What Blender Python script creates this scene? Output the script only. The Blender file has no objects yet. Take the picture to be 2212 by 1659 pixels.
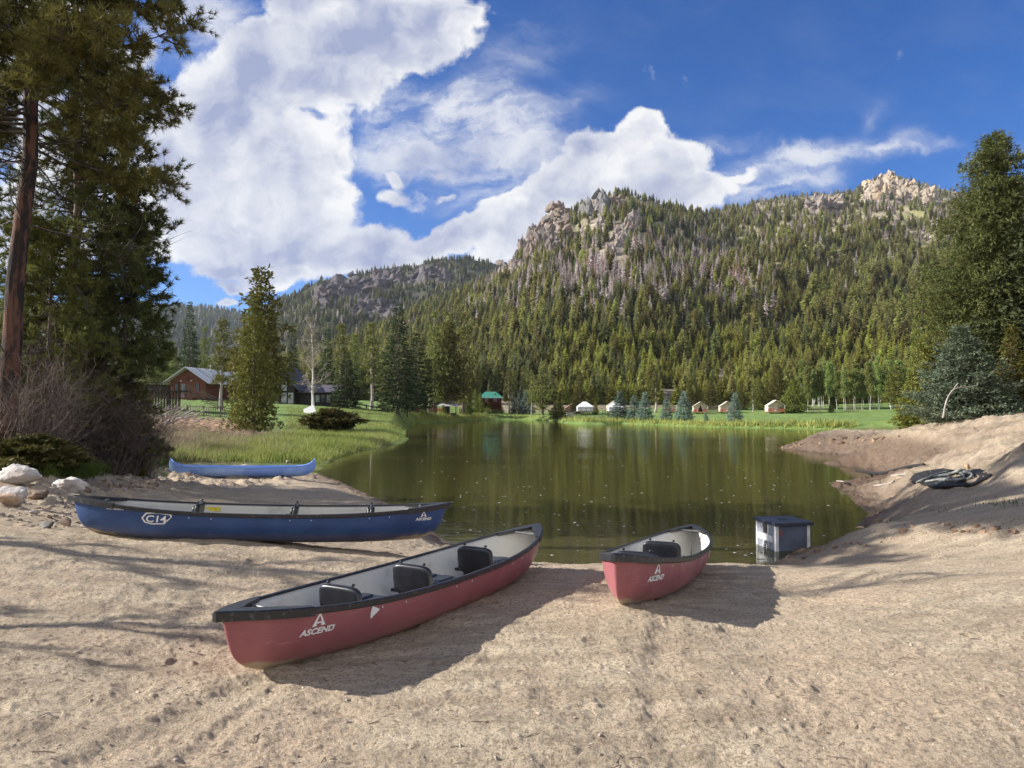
import bpy, bmesh, math, random
import numpy as np
from mathutils import Vector, Matrix
R0 = np.random.default_rng(7)
SC = bpy.context.scene
COL = SC.collection
F = 1534.0; CX = 1106.0; CY = 829.5; HOR = 885.0; HC = 2.5
PITCH = math.atan((HOR - CY) / F)
cP, sP = math.cos(PITCH), math.sin(PITCH)
rad = math.radians

# ------------------------------------------------------------ survey helpers
def ray(vx, vy):
    xu = (vx - CX) / F; yu = (CY - vy) / F
    return np.array([xu, cP - yu * sP, sP + yu * cP])
def atY(vx, vy, Y):
    d = ray(vx, vy); t = Y / d[1]
    return np.array([d[0] * t, Y, HC + d[2] * t])
def onz(vx, vy, z):
    d = ray(vx, vy); t = (z - HC) / d[2]
    return np.array([d[0] * t, d[1] * t, z])
def H2(ix, iy, seed):
    h = (ix.astype(np.int64) * 374761393 + iy.astype(np.int64) * 668265263 + seed * 974634777) & 0xffffffff
    h = ((h ^ (h >> 13)) * 1274126177) & 0xffffffff
    h = h ^ (h >> 16)
    return (h & 0xffff) / 65535.0
def pn(x, y, seed=0):
    x = np.asarray(x, float); y = np.asarray(y, float)
    ix = np.floor(x); iy = np.floor(y); fx = x - ix; fy = y - iy
    ux = fx * fx * fx * (fx * (fx * 6 - 15) + 10); uy = fy * fy * fy * (fy * (fy * 6 - 15) + 10)
    def g(dx, dy):
        a = H2(ix + dx, iy + dy, seed) * 2 * np.pi
        return np.cos(a) * (fx - dx) + np.sin(a) * (fy - dy)
    a = g(0, 0) * (1 - ux) + g(1, 0) * ux
    b = g(0, 1) * (1 - ux) + g(1, 1) * ux
    return (a * (1 - uy) + b * uy) * 1.5
def fbm(x, y, o=4, seed=0, g=.5):
    s = 0; a = 1; t = 0
    for i in range(o):
        s = s + a * pn(x * 2 ** i + 17.3 * i, y * 2 ** i - 9.1 * i, seed + i); t += a; a *= g
    return s / t
def ridged(x, y, o=4, seed=0):
    s = 0; a = 1; t = 0
    for i in range(o):
        s = s + a * (1 - np.abs(pn(x * 2 ** i + 5.1 * i, y * 2 ** i, seed + i)) * 1.6); t += a; a *= .5
    return s / t
def sst(a, b, x):
    t = np.clip((x - a) / (b - a), 0, 1); return t * t * (3 - 2 * t)

# ------------------------------------------------------------ mesh helpers
def mk(name, V, Fs, mats=(), mi=None, smooth=False, parent=None, loc=None):
    V = np.asarray(V, np.float32).reshape(-1, 3)
    if isinstance(Fs, np.ndarray): Fs = [Fs]
    Fs = [np.asarray(f, np.int32) for f in Fs if len(f)]
    me = bpy.data.meshes.new(name)
    me.vertices.add(len(V)); me.vertices.foreach_set('co', V.ravel())
    lv = np.concatenate([f.ravel() for f in Fs])
    tot = np.concatenate([np.full(len(f), f.shape[1], np.int32) for f in Fs])
    me.loops.add(len(lv)); me.loops.foreach_set('vertex_index', lv)
    me.polygons.add(len(tot))
    st = np.zeros(len(tot), np.int32); st[1:] = np.cumsum(tot)[:-1]
    me.polygons.foreach_set('loop_start', st); me.polygons.foreach_set('loop_total', tot)
    for m in mats: me.materials.append(m)
    if mi is not None: me.polygons.foreach_set('material_index', np.asarray(mi, np.int32))
    me.polygons.foreach_set('use_smooth', np.full(len(tot), bool(smooth)))
    me.update(calc_edges=True)
    o = bpy.data.objects.new(name, me); COL.objects.link(o)
    if parent is not None: o.parent = parent
    if loc is not None: o.location = loc
    return o
def tag(o, label=None, cat=None, group=None, kind=None):
    if label: o['label'] = label
    if cat: o['category'] = cat
    if group: o['group'] = group
    if kind: o['kind'] = kind
    return o
def empty(name, loc=(0, 0, 0), rz=0, label=None, cat=None, group=None):
    o = bpy.data.objects.new(name, None); COL.objects.link(o)
    o.empty_display_size = .2
    o.location = loc; o.rotation_euler = (0, 0, rz)
    return tag(o, label, cat, group)
class MB:
    """collects shapes for one mesh"""
    def __init__(s): s.V = []; s.Q = []; s.T = []; s.P = []; s.n = 0
    def add(s, V, faces):
        V = np.asarray(V, float).reshape(-1, 3)
        for f in faces:
            f = [int(i) + s.n for i in f]
            (s.Q if len(f) == 4 else s.T if len(f) == 3 else s.P).append(f)
        s.V.append(V); s.n += len(V); return s
    def box(s, x0, x1, y0, y1, z0, z1):
        return s.add([(x0, y0, z0), (x1, y0, z0), (x1, y1, z0), (x0, y1, z0), (x0, y0, z1), (x1, y0, z1), (x1, y1, z1), (x0, y1, z1)],
                     [(0, 3, 2, 1), (4, 5, 6, 7), (0, 1, 5, 4), (1, 2, 6, 5), (2, 3, 7, 6), (3, 0, 4, 7)])
    def beam(s, a, b, w, h):
        a = np.array(a, float); b = np.array(b, float); d = b - a; L = np.linalg.norm(d); d /= L
        up = np.array([0, 0, 1.]) if abs(d[2]) < .95 else np.array([0, 1., 0])
        sx = np.cross(d, up); sx /= np.linalg.norm(sx); uz = np.cross(sx, d)
        P = [p + i * sx * w / 2 + j * uz * h / 2 for p in (a, b) for i, j in ((-1, -1), (1, -1), (1, 1), (-1, 1))]
        return s.add(P, [(0, 3, 2, 1), (4, 5, 6, 7), (0, 1, 5, 4), (1, 2, 6, 5), (2, 3, 7, 6), (3, 0, 4, 7)])
    def tube(s, pts, r, n=6, cap=True):
        V, Fq = tube(pts, r, n)
        s.add(V, Fq)
        if cap:
            k = s.n - len(V)
            s.P.append([k + i for i in range(n)][::-1]); s.P.append([s.n - n + i for i in range(n)])
        return s
    def sup(s, c, h, e=.35, n=14, m=9, rx=0, ry=0, rz=0):
        """superellipsoid: rounded slab"""
        th = np.linspace(0, 2 * np.pi, n, endpoint=False); ph = np.linspace(-np.pi / 2, np.pi / 2, m)
        f = lambda w: np.sign(w) * np.abs(w) ** e
        P = np.array([[f(np.cos(p)) * f(np.cos(t)) * h[0], f(np.cos(p)) * f(np.sin(t)) * h[1], f(np.sin(p)) * h[2]] for p in ph for t in th])
        M = np.array((Matrix.Rotation(rz, 3, 'Z') @ Matrix.Rotation(ry, 3, 'Y') @ Matrix.Rotation(rx, 3, 'X')))
        P = P @ M.T + np.array(c)
        return s.add(P, [(j * n + i, j * n + (i + 1) % n, (j + 1) * n + (i + 1) % n, (j + 1) * n + i) for j in range(m - 1) for i in range(n)])
    def build(s, name, mat, parent=None, smooth=False, loc=None, bevel=0):
        V = np.concatenate(s.V)
        me = bpy.data.meshes.new(name)
        me.from_pydata(V.tolist(), [], s.Q + s.T + s.P); me.materials.append(mat)
        me.polygons.foreach_set('use_smooth', [smooth] * len(me.polygons)); me.update()
        o = bpy.data.objects.new(name, me); COL.objects.link(o)
        if parent is not None: o.parent = parent
        if loc is not None: o.location = loc
        if bevel:
            b = o.modifiers.new('b', 'BEVEL'); b.width = bevel; b.segments = 2; b.limit_method = 'ANGLE'
        return o
def tube(pts, r, n=6):
    pts = np.asarray(pts, float); r = np.broadcast_to(np.asarray(r, float), (len(pts),))
    V = []; prev = None
    for i, p in enumerate(pts):
        d = pts[min(i + 1, len(pts) - 1)] - pts[max(i - 1, 0)]; d = d / (np.linalg.norm(d) + 1e-9)
        if prev is None:
            up = np.array([0, 0, 1.]) if abs(d[2]) < .9 else np.array([1., 0, 0]); a = np.cross(d, up)
        else: a = prev - d * np.dot(prev, d)
        a /= np.linalg.norm(a) + 1e-9; prev = a; b = np.cross(d, a)
        for k in range(n):
            t = 2 * math.pi * k / n; V.append(p + r[i] * (math.cos(t) * a + math.sin(t) * b))
    Fq = [(j * n + i, j * n + (i + 1) % n, (j + 1) * n + (i + 1) % n, (j + 1) * n + i) for j in range(len(pts) - 1) for i in range(n)]
    return np.array(V), Fq

# ------------------------------------------------------------ materials
def nmat(name):
    m = bpy.data.materials.new(name); m.use_nodes = True; nt = m.node_tree; nt.nodes.clear()
    o = nt.nodes.new('ShaderNodeOutputMaterial'); return m, nt, o
def N(nt, typ, **kw):
    n = nt.nodes.new(typ)
    ins = kw.pop('ins', {})
    for k, v in kw.items(): setattr(n, k, v)
    for k, v in ins.items():
        if isinstance(v, bpy.types.NodeSocket): nt.links.new(v, n.inputs[k])
        else: n.inputs[k].default_value = v
    return n
def math_(nt, op, a, b=None, c=None, clamp=False):
    n = nt.nodes.new('ShaderNodeMath'); n.operation = op; n.use_clamp = clamp
    for i, v in enumerate((a, b, c)):
        if v is None: continue
        if isinstance(v, bpy.types.NodeSocket): nt.links.new(v, n.inputs[i])
        else: n.inputs[i].default_value = v
    return n.outputs[0]
def mixc(nt, f, a, b, typ='MIX'):
    n = nt.nodes.new('ShaderNodeMix'); n.data_type = 'RGBA'; n.blend_type = typ
    for i, v in ((0, f), (6, a), (7, b)):
        if isinstance(v, bpy.types.NodeSocket): nt.links.new(v, n.inputs[i])
        else: n.inputs[i].default_value = v if i == 0 else (*v[:3], 1)
    return n.outputs[2]
def mrange(nt, v, a, b, c=0, d=1):
    n = nt.nodes.new('ShaderNodeMapRange'); n.interpolation_type = 'SMOOTHSTEP'
    nt.links.new(v, n.inputs[0])
    for i, x in enumerate((a, b, c, d)): n.inputs[i + 1].default_value = x
    return n.outputs[0]
def noise(nt, vec, scale, detail=4, rough=.55, dist=0):
    n = nt.nodes.new('ShaderNodeTexNoise'); n.inputs['Scale'].default_value = scale
    n.inputs['Detail'].default_value = detail; n.inputs['Roughness'].default_value = rough; n.inputs['Distortion'].default_value = dist
    if vec is not None: nt.links.new(vec, n.inputs['Vector'])
    return n.outputs[0]
def mapping(nt, vec, scale=(1, 1, 1), rot=(0, 0, 0)):
    n = nt.nodes.new('ShaderNodeMapping'); nt.links.new(vec, n.inputs['Vector'])
    n.inputs['Scale'].default_value = scale; n.inputs['Rotation'].default_value = rot; return n.outputs[0]
def bump(nt, h, strength, dist, nrm=None):
    n = nt.nodes.new('ShaderNodeBump'); nt.links.new(h, n.inputs['Height'])
    n.inputs['Strength'].default_value = strength; n.inputs['Distance'].default_value = dist
    if nrm is not None: nt.links.new(nrm, n.inputs['Normal'])
    return n.outputs[0]
def prin(nt, out, col, rough=.6, nrm=None, metal=0, spec=.5):
    p = nt.nodes.new('ShaderNodeBsdfPrincipled')
    if isinstance(col, bpy.types.NodeSocket): nt.links.new(col, p.inputs['Base Color'])
    else: p.inputs['Base Color'].default_value = (*col[:3], 1)
    if isinstance(rough, bpy.types.NodeSocket): nt.links.new(rough, p.inputs['Roughness'])
    else: p.inputs['Roughness'].default_value = rough
    p.inputs['Metallic'].default_value = metal; p.inputs['Specular IOR Level'].default_value = spec
    if nrm is not None: nt.links.new(nrm, p.inputs['Normal'])
    if out is not None: nt.links.new(p.outputs[0], out.inputs[0])
    return p
def simple(name, c1, c2=None, scale=4, rough=.6, bs=0, bscale=30, bdist=.01, metal=0, spec=.5, stretch=(1, 1, 1), detail=5, lo=.35, hi=.65, world=False):
    m, nt, out = nmat(name)
    tc = nt.nodes.new('ShaderNodeTexCoord')
    v = mapping(nt, nt.nodes.new('ShaderNodeNewGeometry').outputs['Position'] if world else tc.outputs['Object'], stretch)
    col = c1
    if c2 is not None: col = mixc(nt, mrange(nt, noise(nt, v, scale, detail), lo, hi), c1, c2)
    nrm = bump(nt, noise(nt, v, bscale, 6, .65), bs, bdist) if bs else None
    prin(nt, out, col, rough, nrm, metal, spec); return m
def foliage(name, a, b, trans=.25, per='island', dead=False, clump=2.0, hue=0.5):
    """leaf material: colour differs leaf by leaf and tree by tree"""
    m, nt, out = nmat(name)
    geo = nt.nodes.new('ShaderNodeNewGeometry'); oi = nt.nodes.new('ShaderNodeObjectInfo')
    tc = nt.nodes.new('ShaderNodeTexCoord')
    r = geo.outputs['Random Per Island'] if per == 'island' else oi.outputs['Random']
    n = noise(nt, tc.outputs['Object'], clump, 2)
    f = math_(nt, 'ADD', math_(nt, 'MULTIPLY', r, .55), math_(nt, 'MULTIPLY', n, .55), clamp=True)
    c = mixc(nt, f, a, b)
    h = N(nt, 'ShaderNodeHueSaturation')
    nt.links.new(c, h.inputs['Color'])
    nt.links.new(math_(nt, 'MULTIPLY_ADD', oi.outputs['Random'], .05 * hue * 2, .5 - .025 * hue * 2), h.inputs['Hue'])
    nt.links.new(math_(nt, 'MULTIPLY_ADD', oi.outputs['Random'], .55, .72), h.inputs['Value'])
    d = prin(nt, None, h.outputs[0], .75, spec=.25)
    if trans > 0:
        t = nt.nodes.new('ShaderNodeBsdfTranslucent'); nt.links.new(h.outputs[0], t.inputs[0])
        mx = nt.nodes.new('ShaderNodeMixShader'); mx.inputs[0].default_value = trans
        nt.links.new(d.outputs[0], mx.inputs[1]); nt.links.new(t.outputs[0], mx.inputs[2]); nt.links.new(mx.outputs[0], out.inputs[0])
    else: nt.links.new(d.outputs[0], out.inputs[0])
    return m
# ============================================================ CANOE PLACEMENT (tips surveyed)
def tips(a, b): return atY(*a), atY(*b)
CANOES = {
    'red1': tips((467, 1322, 4.66), (1165, 1131, 8.8)),
    'red2': tips((1326, 1196, 5.85), (1498, 1133, 10.2)),
    'blue': tips((150, 1069, 8.8), (973, 1086, 9.8)),
}
# ============================================================ GROUND
SH = [(690,1030),(740,1046),(800,1070),(850,1092),(900,1115),(930,1140),(962,1170),(1040,1200),(1100,1212),(1165,1219),(1240,1221),(1300,1219),
      (1400,1219),(1500,1220),(1560,1222),(1600,1224),(1650,1222),(1685,1208),(1712,1190),(1740,1183),(1765,1184),(1820,1171),(1870,1163),(1850,1136),(1866,1109),
      (1846,1091),(1820,1065),(1790,1044),(1835,1038),(1892,1031),(1875,1018),(1866,1013),(1783,1001),(1845,993),(1800,981),(1716,972),(1677,969),(1706,960.5),(1783,950),(1870,942),(1950,934),(1990,931),(1920,929.5)]
SHF = [(1880,929),(1800,928),(1720,926.5),(1638,925),(1560,923.5),(1500,922),(1420,918.5),(1340,915.5),(1310,917),(1250,917),(1215,913.5),(1200,910),(1165,908),(1130,907),
      (1085,907),(1040,907.5),(1000,910),(960,912),(900,914),(885,919),(880,926),(872,940),(884,950),(868,958),(845,963),(800,971),(760,981),(725,989),(700,1000),(686,1014)]
_sh = sorted([(880, 93.5)] + [(x, F * HC / (y - HOR)) for x, y in SHF if x > 890])
def FY(vx, Y): return Y if (Y < 90 or vx < 885) else max(Y, 1.055 * float(np.interp(vx, [a for a, b in _sh], [b for a, b in _sh])) + 2)
def atF(vx, vy, Y): return atY(vx, vy, FY(vx, Y))
POND = np.array([onz(x, y, 0)[:2] for x, y in SH + SHF])
def sdist(P):
    """signed distance to the pond outline: + on land"""
    A = POND; B = np.roll(POND, -1, 0)
    best = np.full(len(P), 1e9); inside = np.zeros(len(P), bool)
    for a, b in zip(A, B):
        d = b - a; L = (d @ d) + 1e-12
        t = np.clip(((P - a) @ d) / L, 0, 1)
        q = P - a - t[:, None] * d
        best = np.minimum(best, (q * q).sum(1))
        c = ((a[1] > P[:, 1]) != (b[1] > P[:, 1]))
        with np.errstate(divide='ignore', invalid='ignore'):
            xi = (b[0] - a[0]) * (P[:, 1] - a[1]) / (b[1] - a[1] + 1e-12) + a[0]
        inside ^= c & (P[:, 0] < xi)
    return np.sqrt(best) * np.where(inside, -1, 1)
CP = []
def cz(vx, vy, z): CP.append(onz(vx, vy, z))
def cY(vx, vy, Y): CP.append(atF(vx, vy, Y))
for a in [(1106,1659,.70),(0,1659,.76),(2212,1659,.75),(500,1659,.70),(1700,1659,.72),(1500,1400,.75),(800,1500,.66),(1100,1400,.68),(2212,1400,.86),(1900,1400,.80),
          (1250,1225,.55),(1650,1300,.58),(1800,1200,.52),(1750,1240,.52),(2000,1200,.85),(2212,1250,.97),(1900,1130,.5),(2050,1130,.8),(2212,1110,1.0),(2000,1085,.62),(1900,1060,.35),
          (2212,1060,1.05),(2040,1038,.70),(2120,1050,.9),(2212,1000,1.45),(2100,985,1.25),(1990,1010,.62),(2212,960,1.75),(2100,945,1.65),(1950,985,.85),(1900,1000,.45),(1890,975,.85),
          (350,1042,.5),(250,1035,.9),(100,1080,1.12),(0,1045,1.35),(0,1150,1.08),(0,1250,.95),(0,1350,.85),(100,1165,1.02),(0,1000,1.5),(150,1000,1.3),(300,1002,.8),(0,960,1.6),(450,985,.5),(330,960,1.0),
          (520,1033,.3),(360,1033,.42),(680,1031,.22),(550,942,.8),(450,930,1.0),(330,930,1.2),(640,940,.55),(450,903,1.6),(620,1060,.55),(450,1075,.7),(300,1090,.85),(780,1080,.45)]: cz(*a)
for a in [(560,1462,4.95),(1350,1320,6.05),(1780,953,42.8),(1850,946,39.7),(1940,931,38),(2000,919,33),(2060,912,29),(2120,909,26),(2212,908,22),(2400,912,18),(1675,894,170),(1500,894,175),(1370,894,180),(1250,894,185),
          (1900,900,150),(1106,890,205),(1040,893,150),(1106,876,232),(1500,872,232),(1900,868,232),(2300,860,232),(1300,874,232),(700,882,100),(850,890,112),(950,893,132),(1000,895,142),(420,863,110),(500,868,112),(300,885,80),
          (200,900,60),(0,900,50),(640,915,75),(760,908,88),(650,873,115),(500,850,232),(0,840,232),(-600,820,232),(800,868,200),(900,880,180),(600,866,150)]: cY(*a)
for p in [(25,47,1.1),(20,56,.9),(32,40,1.7),(45,60,1.2),(35,90,.9),(60,150,1.2),(0,-5,.95),(10,-2,1.1),(-10,-3,1.2),(40,-30,2.5),(-50,-30,3),(0,-100,3.5),(-150,40,6),(150,60,6),(160,-60,6),(-160,-80,6),
          (-22,12,2.2),(-35,25,2.6),(14,5,1.3),(25,12,2.3),(12,12,1.2),(15.5,9,1.6),(-9,6,1.1)]: CP.append(np.array(p, float))
for k, (a, b) in CANOES.items():
    for s in (.12, .3, .5, .7, .88):
        p = a + (b - a) * s; z = p[2] - (.50 + .018 - .02) - .0
        CP.append(np.array([p[0], p[1], z]))
CP = np.array(CP)
def lp(X, Y):
    r = np.hypot(X, Y) + .3
    return np.stack([np.arctan2(X, Y) * 1.3, np.log(r)], -1)
_c = lp(CP[:, 0], CP[:, 1])
_D = np.linalg.norm(_c[:, None] - _c[None], axis=-1)
_w = np.linalg.solve(_D + np.eye(len(_c)) * 2e-3, CP[:, 2] - 1.0)
def land(X, Y):
    q = lp(X, Y); out = np.zeros(len(q))
    for i in range(0, len(q), 40000):
        out[i:i + 40000] = np.linalg.norm(q[i:i + 40000, None] - _c[None], axis=-1) @ _w
    return out + 1.0
def zones(X, Y):
    """1 = bare sandy earth, 0 = grassed"""
    u = X / np.maximum(Y, .5)
    n = fbm(X * .35, Y * .35, 3, 5)
    sand = np.ones(len(X))
    grass_left = sst(13.5, 17.5, Y + n * 3 + (X + 8) * .0) * sst(-.13, -.2, u + 0 * X)        # left bank beyond the boulders
    lim = np.interp(u, [-1.2, -.75, -.62, -.5, -.44, -.28, -.2], [9, 13, 14.5, 20, 25.5, 27.5, 29])
    grass_left = sst(-1.0, 1.2, Y - lim + n * 2.2) * (u < -.1)
    grass_far = sst(60, 68, Y)
    grass_r = sst(0, 4, Y - np.interp(u, [.3, .55, .62, .75, 1.2], [60, 46, 42, 36, 30]) + n * 2) * (u > 0)
    g = np.maximum(np.maximum(grass_left, grass_far), grass_r)
    dirt = sst(42, 45, Y) * sst(77, 72, Y) * sst(-.56, -.53, u) * sst(-.355, -.375, u)         # ploughed bed before the cabin
    return np.clip(sand - g, 0, 1), dirt
def gh(X, Y, detail=False, full=False):
    X = np.atleast_1d(np.asarray(X, float)); Y = np.atleast_1d(np.asarray(Y, float))
    P = np.stack([X, Y], -1); r = np.hypot(X, Y)
    d = sdist(P)
    dd = d + .05 * np.minimum(r, 40) * .25 * fbm(X * 12 / (r + 4), Y * 12 / (r + 4), 3, 3)
    L = np.maximum(land(X, Y), .12)
    w = np.clip(.075 * r, .5, 2.2)
    s = sst(0, 1, np.clip(dd / w, 0, 1)) * .55 + np.clip(dd / w, 0, 1) * .45
    cap = np.where(dd > 0, (.19 + sst(11, 19, r) * 1.2) * dd + .02, 9.); L = np.where(cap < L + .08, np.minimum(L, cap), L)
    bed = -np.minimum(1.7, .32 * np.abs(dd) ** .9)
    z = np.where(dd > 0, L * s, bed)
    if detail:
        sand, dirt = zones(X, Y)
        k = np.where(dd > 0, 1, .35) * np.clip(dd / .25 + .4, .2, 1)
        # rough, raked and trodden earth
        ca, sa = math.cos(rad(28)), math.sin(rad(28))
        a = X * ca + Y * sa; b = -X * sa + Y * ca
        big = fbm(X * .9, Y * .9, 3, 11) * .045
        streak = ridged(a * .8, b * 4.2, 3, 21) * .016
        clod = fbm(X * 7, Y * 7, 3, 31) * .014 + np.abs(pn(X * 16, Y * 16, 37)) * .008
        c2 = np.maximum(0, pn(X * 11, Y * 11, 44) - .40) * .035 * sst(-.1, .25, fbm(X * .8, Y * .8, 2, 9))
        foot = -np.maximum(0, pn(X * 2.3 + 4, Y * 2.9, 61) - .42) * .07 + ridged(a * 2.2, b * 14, 2, 63) * .006
        for (ax_, ay_, bx_, by_, w_, d_) in ((-1.6, 4.9, -2.6, 2.6, .11, .022), (-1.45, 4.9, -1.9, 2.8, .05, .014), (1.2, 5.9, .6, 2.9, .09, .018), (2.3, 8.6, 3.5, 5.6, .07, .02), (2.6, 8.4, 3.2, 6.6, .04, .018)):
            vx_, vy_ = bx_ - ax_, by_ - ay_; q_ = np.clip(((X - ax_) * vx_ + (Y - ay_) * vy_) / (vx_ ** 2 + vy_ ** 2), 0, 1); e_ = np.hypot(X - ax_ - q_ * vx_ + .05 * np.sin(Y * 3), Y - ay_ - q_ * vy_)
            z = z - .8 * sand * d_ * np.exp(-(e_ / w_) ** 2) + sand * d_ * .3 * np.exp(-((e_ - w_ * 1.7) / (w_ * .6)) ** 2)
        rp = np.random.default_rng(8)
        for _ in range(26):
            fx_, fy_, fa_ = rp.uniform(-5, 6), rp.uniform(3, 9), rp.uniform(-.7, .7); c_, s_ = math.cos(fa_), math.sin(fa_); near = (np.abs(X - fx_) < .4) & (np.abs(Y - fy_) < .4)
            if not near.any(): continue
            xx = X[near] - fx_; yy = Y[near] - fy_; a_ = (xx * c_ + yy * s_ + .02 * np.sin(yy * 25)) / .05; b_ = (-xx * s_ + yy * c_) / .15; rr_ = np.sqrt(a_ ** 2 + b_ ** 2)
            z[near] += (sand * k)[near] * (-.010 * np.exp(-rr_ ** 3) + .003 * np.exp(-((rr_ - 1.3) / .4) ** 2))
        berm = sst(5.5, 10, X) * sst(12, 16, Y)
        z = z + sand * k * (big + streak + clod + c2 + foot) + sand * berm * k * (fbm(X * 1.3, Y * 1.3, 5, 71, .65) * .20 + (ridged(X * .8 - Y * .5, Y * 1.6 + X, 4, 73) - .6) * .16)
        rough = sst(-6.0, -7.6, X) * sst(8.2, 9.6, Y) * sand
        z = z + rough * np.maximum(0, fbm(X * 1.7, Y * 1.7, 4, 81)) * .3
        edge = np.exp(-((dd - .25) / .3) ** 2) * sand * (r > 10)
        z = z + edge * np.maximum(0, fbm(X * 5, Y * 5, 3, 87)) * .1
        z = z + dirt * ridged(X * 1.4, Y * 1.4, 3, 90) * .25
        z = z + (1 - sand) * np.where(dd > 0, 1, 0) * fbm(X * .5, Y * .5, 3, 95) * np.clip(r / 120, .05, .12)
    return (z, dd, L) if full else z
GRID = {}
def gi(X, Y):
    """height of the finished ground sheet"""
    X = np.asarray(X, float); Y = np.asarray(Y, float); th, rr, Z = GRID['g']
    t = np.arctan2(X, Y); r = np.clip(np.hypot(X, Y), rr[0], rr[-1] - .01)
    i = np.clip(np.searchsorted(th, t) - 1, 0, len(th) - 2); j = np.clip(np.searchsorted(rr, r) - 1, 0, len(rr) - 2)
    a = np.clip((t - th[i]) / (th[i + 1] - th[i]), 0, 1); b = np.clip((r - rr[j]) / (rr[j + 1] - rr[j]), 0, 1)
    return (Z[j, i] * (1 - a) + Z[j, i + 1] * a) * (1 - b) + (Z[j + 1, i] * (1 - a) + Z[j + 1, i + 1] * a) * b
def g1(x, y): return float(gi([x], [y])[0])
def hit(vx, vy, n=420):
    """ground point under a line of sight"""
    vx = np.atleast_1d(np.asarray(vx, float)); vy = np.atleast_1d(np.asarray(vy, float))
    xu = (vx - CX) / F; yu = (CY - vy) / F
    D = np.stack([xu, cP - yu * sP, sP + yu * cP], -1)
    Ys = np.exp(np.linspace(math.log(2.2), math.log(235), n))
    out = np.full((len(vx), 3), np.nan); done = np.zeros(len(vx), bool)
    for Yv in Ys:
        t = Yv / D[:, 1]; x = D[:, 0] * t; z = HC + D[:, 2] * t
        i = np.where(~done)[0]
        if not len(i): break
        g = gi(x[i], np.full(len(i), Yv))
        h = i[z[i] <= g]
        out[h] = np.stack([x[h], np.full(len(h), Yv), z[h]], -1); done[h] = True
    return out
def build_ground():
    th1 = np.linspace(-rad(40), rad(40), 860)
    thL = np.linspace(-math.pi, -rad(40), 90)[:-1]; thR = np.linspace(rad(40), math.pi, 90)[1:]
    th = np.concatenate([thL, th1, thR])
    rr = np.concatenate([np.exp(np.linspace(math.log(.6), math.log(2.6), 10))[:-1], np.exp(np.linspace(math.log(2.6), math.log(15), 430))[:-1],
                         np.exp(np.linspace(math.log(15), math.log(60), 190))[:-1], np.exp(np.linspace(math.log(60), math.log(262), 90))])
    T, Rr = np.meshgrid(th, rr)
    X = (Rr * np.sin(T)).ravel(); Y = (Rr * np.cos(T)).ravel()
    Z, dd, L = gh(X, Y, True, True)
    nT = len(th); nR = len(rr); GRID['g'] = (th, rr, Z.reshape(nR, nT))
    i = np.arange(nR - 1)[:, None] * nT + np.arange(nT - 1)[None]
    q = np.stack([i, i + 1, i + 1 + nT, i + nT], -1).reshape(-1, 4)[:, ::-1]
    V = np.stack([X, Y, Z], -1)
    c = len(V); V = np.concatenate([V, [[0, 0, float(gh([0], [.1])[0])]]])
    fan = np.array([(c, k, k + 1) for k in range(nT - 1)])[:, ::-1]
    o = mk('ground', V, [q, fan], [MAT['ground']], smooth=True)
    sand, dirt = zones(X, Y)
    wet_shade = np.exp(-np.clip(dd, 0, None) / np.clip((.03 + .035 * sst(.4, .47, X / np.maximum(Y, 1))) * np.hypot(X, Y), .42, 1.5)) * sand
    wet_shade = np.maximum(wet_shade, .40 * sst(.42, .50, X / np.maximum(Y, 1)) * sst(13, 17, Y + 2.5 * fbm(X * .5, Y * .5, 3, 41)) * np.clip(.75 + 1.3 * fbm(X * .6, Y * .6, 4, 43), 0, 1.2) * sand)
    wet_shade = np.maximum(wet_shade, sst(12.5, 14, X) * sst(19, 22, Y) * sst(1.9, 1.0, Z) * sst(13, 4, X - 12 - (Y - 20) * .1) * .8 * (sand > .5))  # mound face, here and on the next line: damp earth with shade painted in
    uu = X / np.maximum(Y, 1); wet_shade = np.maximum(wet_shade, sst(.40, .46, uu) * sst(.62, .50, uu + (Y - 25) * .006) * sst(20.5, 23, Y) * sst(46, 40, Y) * sst(2.0, 1.5, Z) * (sand > .5))
    wet_shade = np.maximum(wet_shade, sst(-.05, -.5, dd) * 1.0)
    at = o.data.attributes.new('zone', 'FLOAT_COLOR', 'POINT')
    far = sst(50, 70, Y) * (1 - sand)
    C = np.stack([sand, wet_shade, dirt, far], -1); C = np.concatenate([C, [[1, 0, 0, 0]]])
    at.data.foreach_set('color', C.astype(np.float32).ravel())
    tag(o, None, None, kind='structure')
    return o
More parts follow.
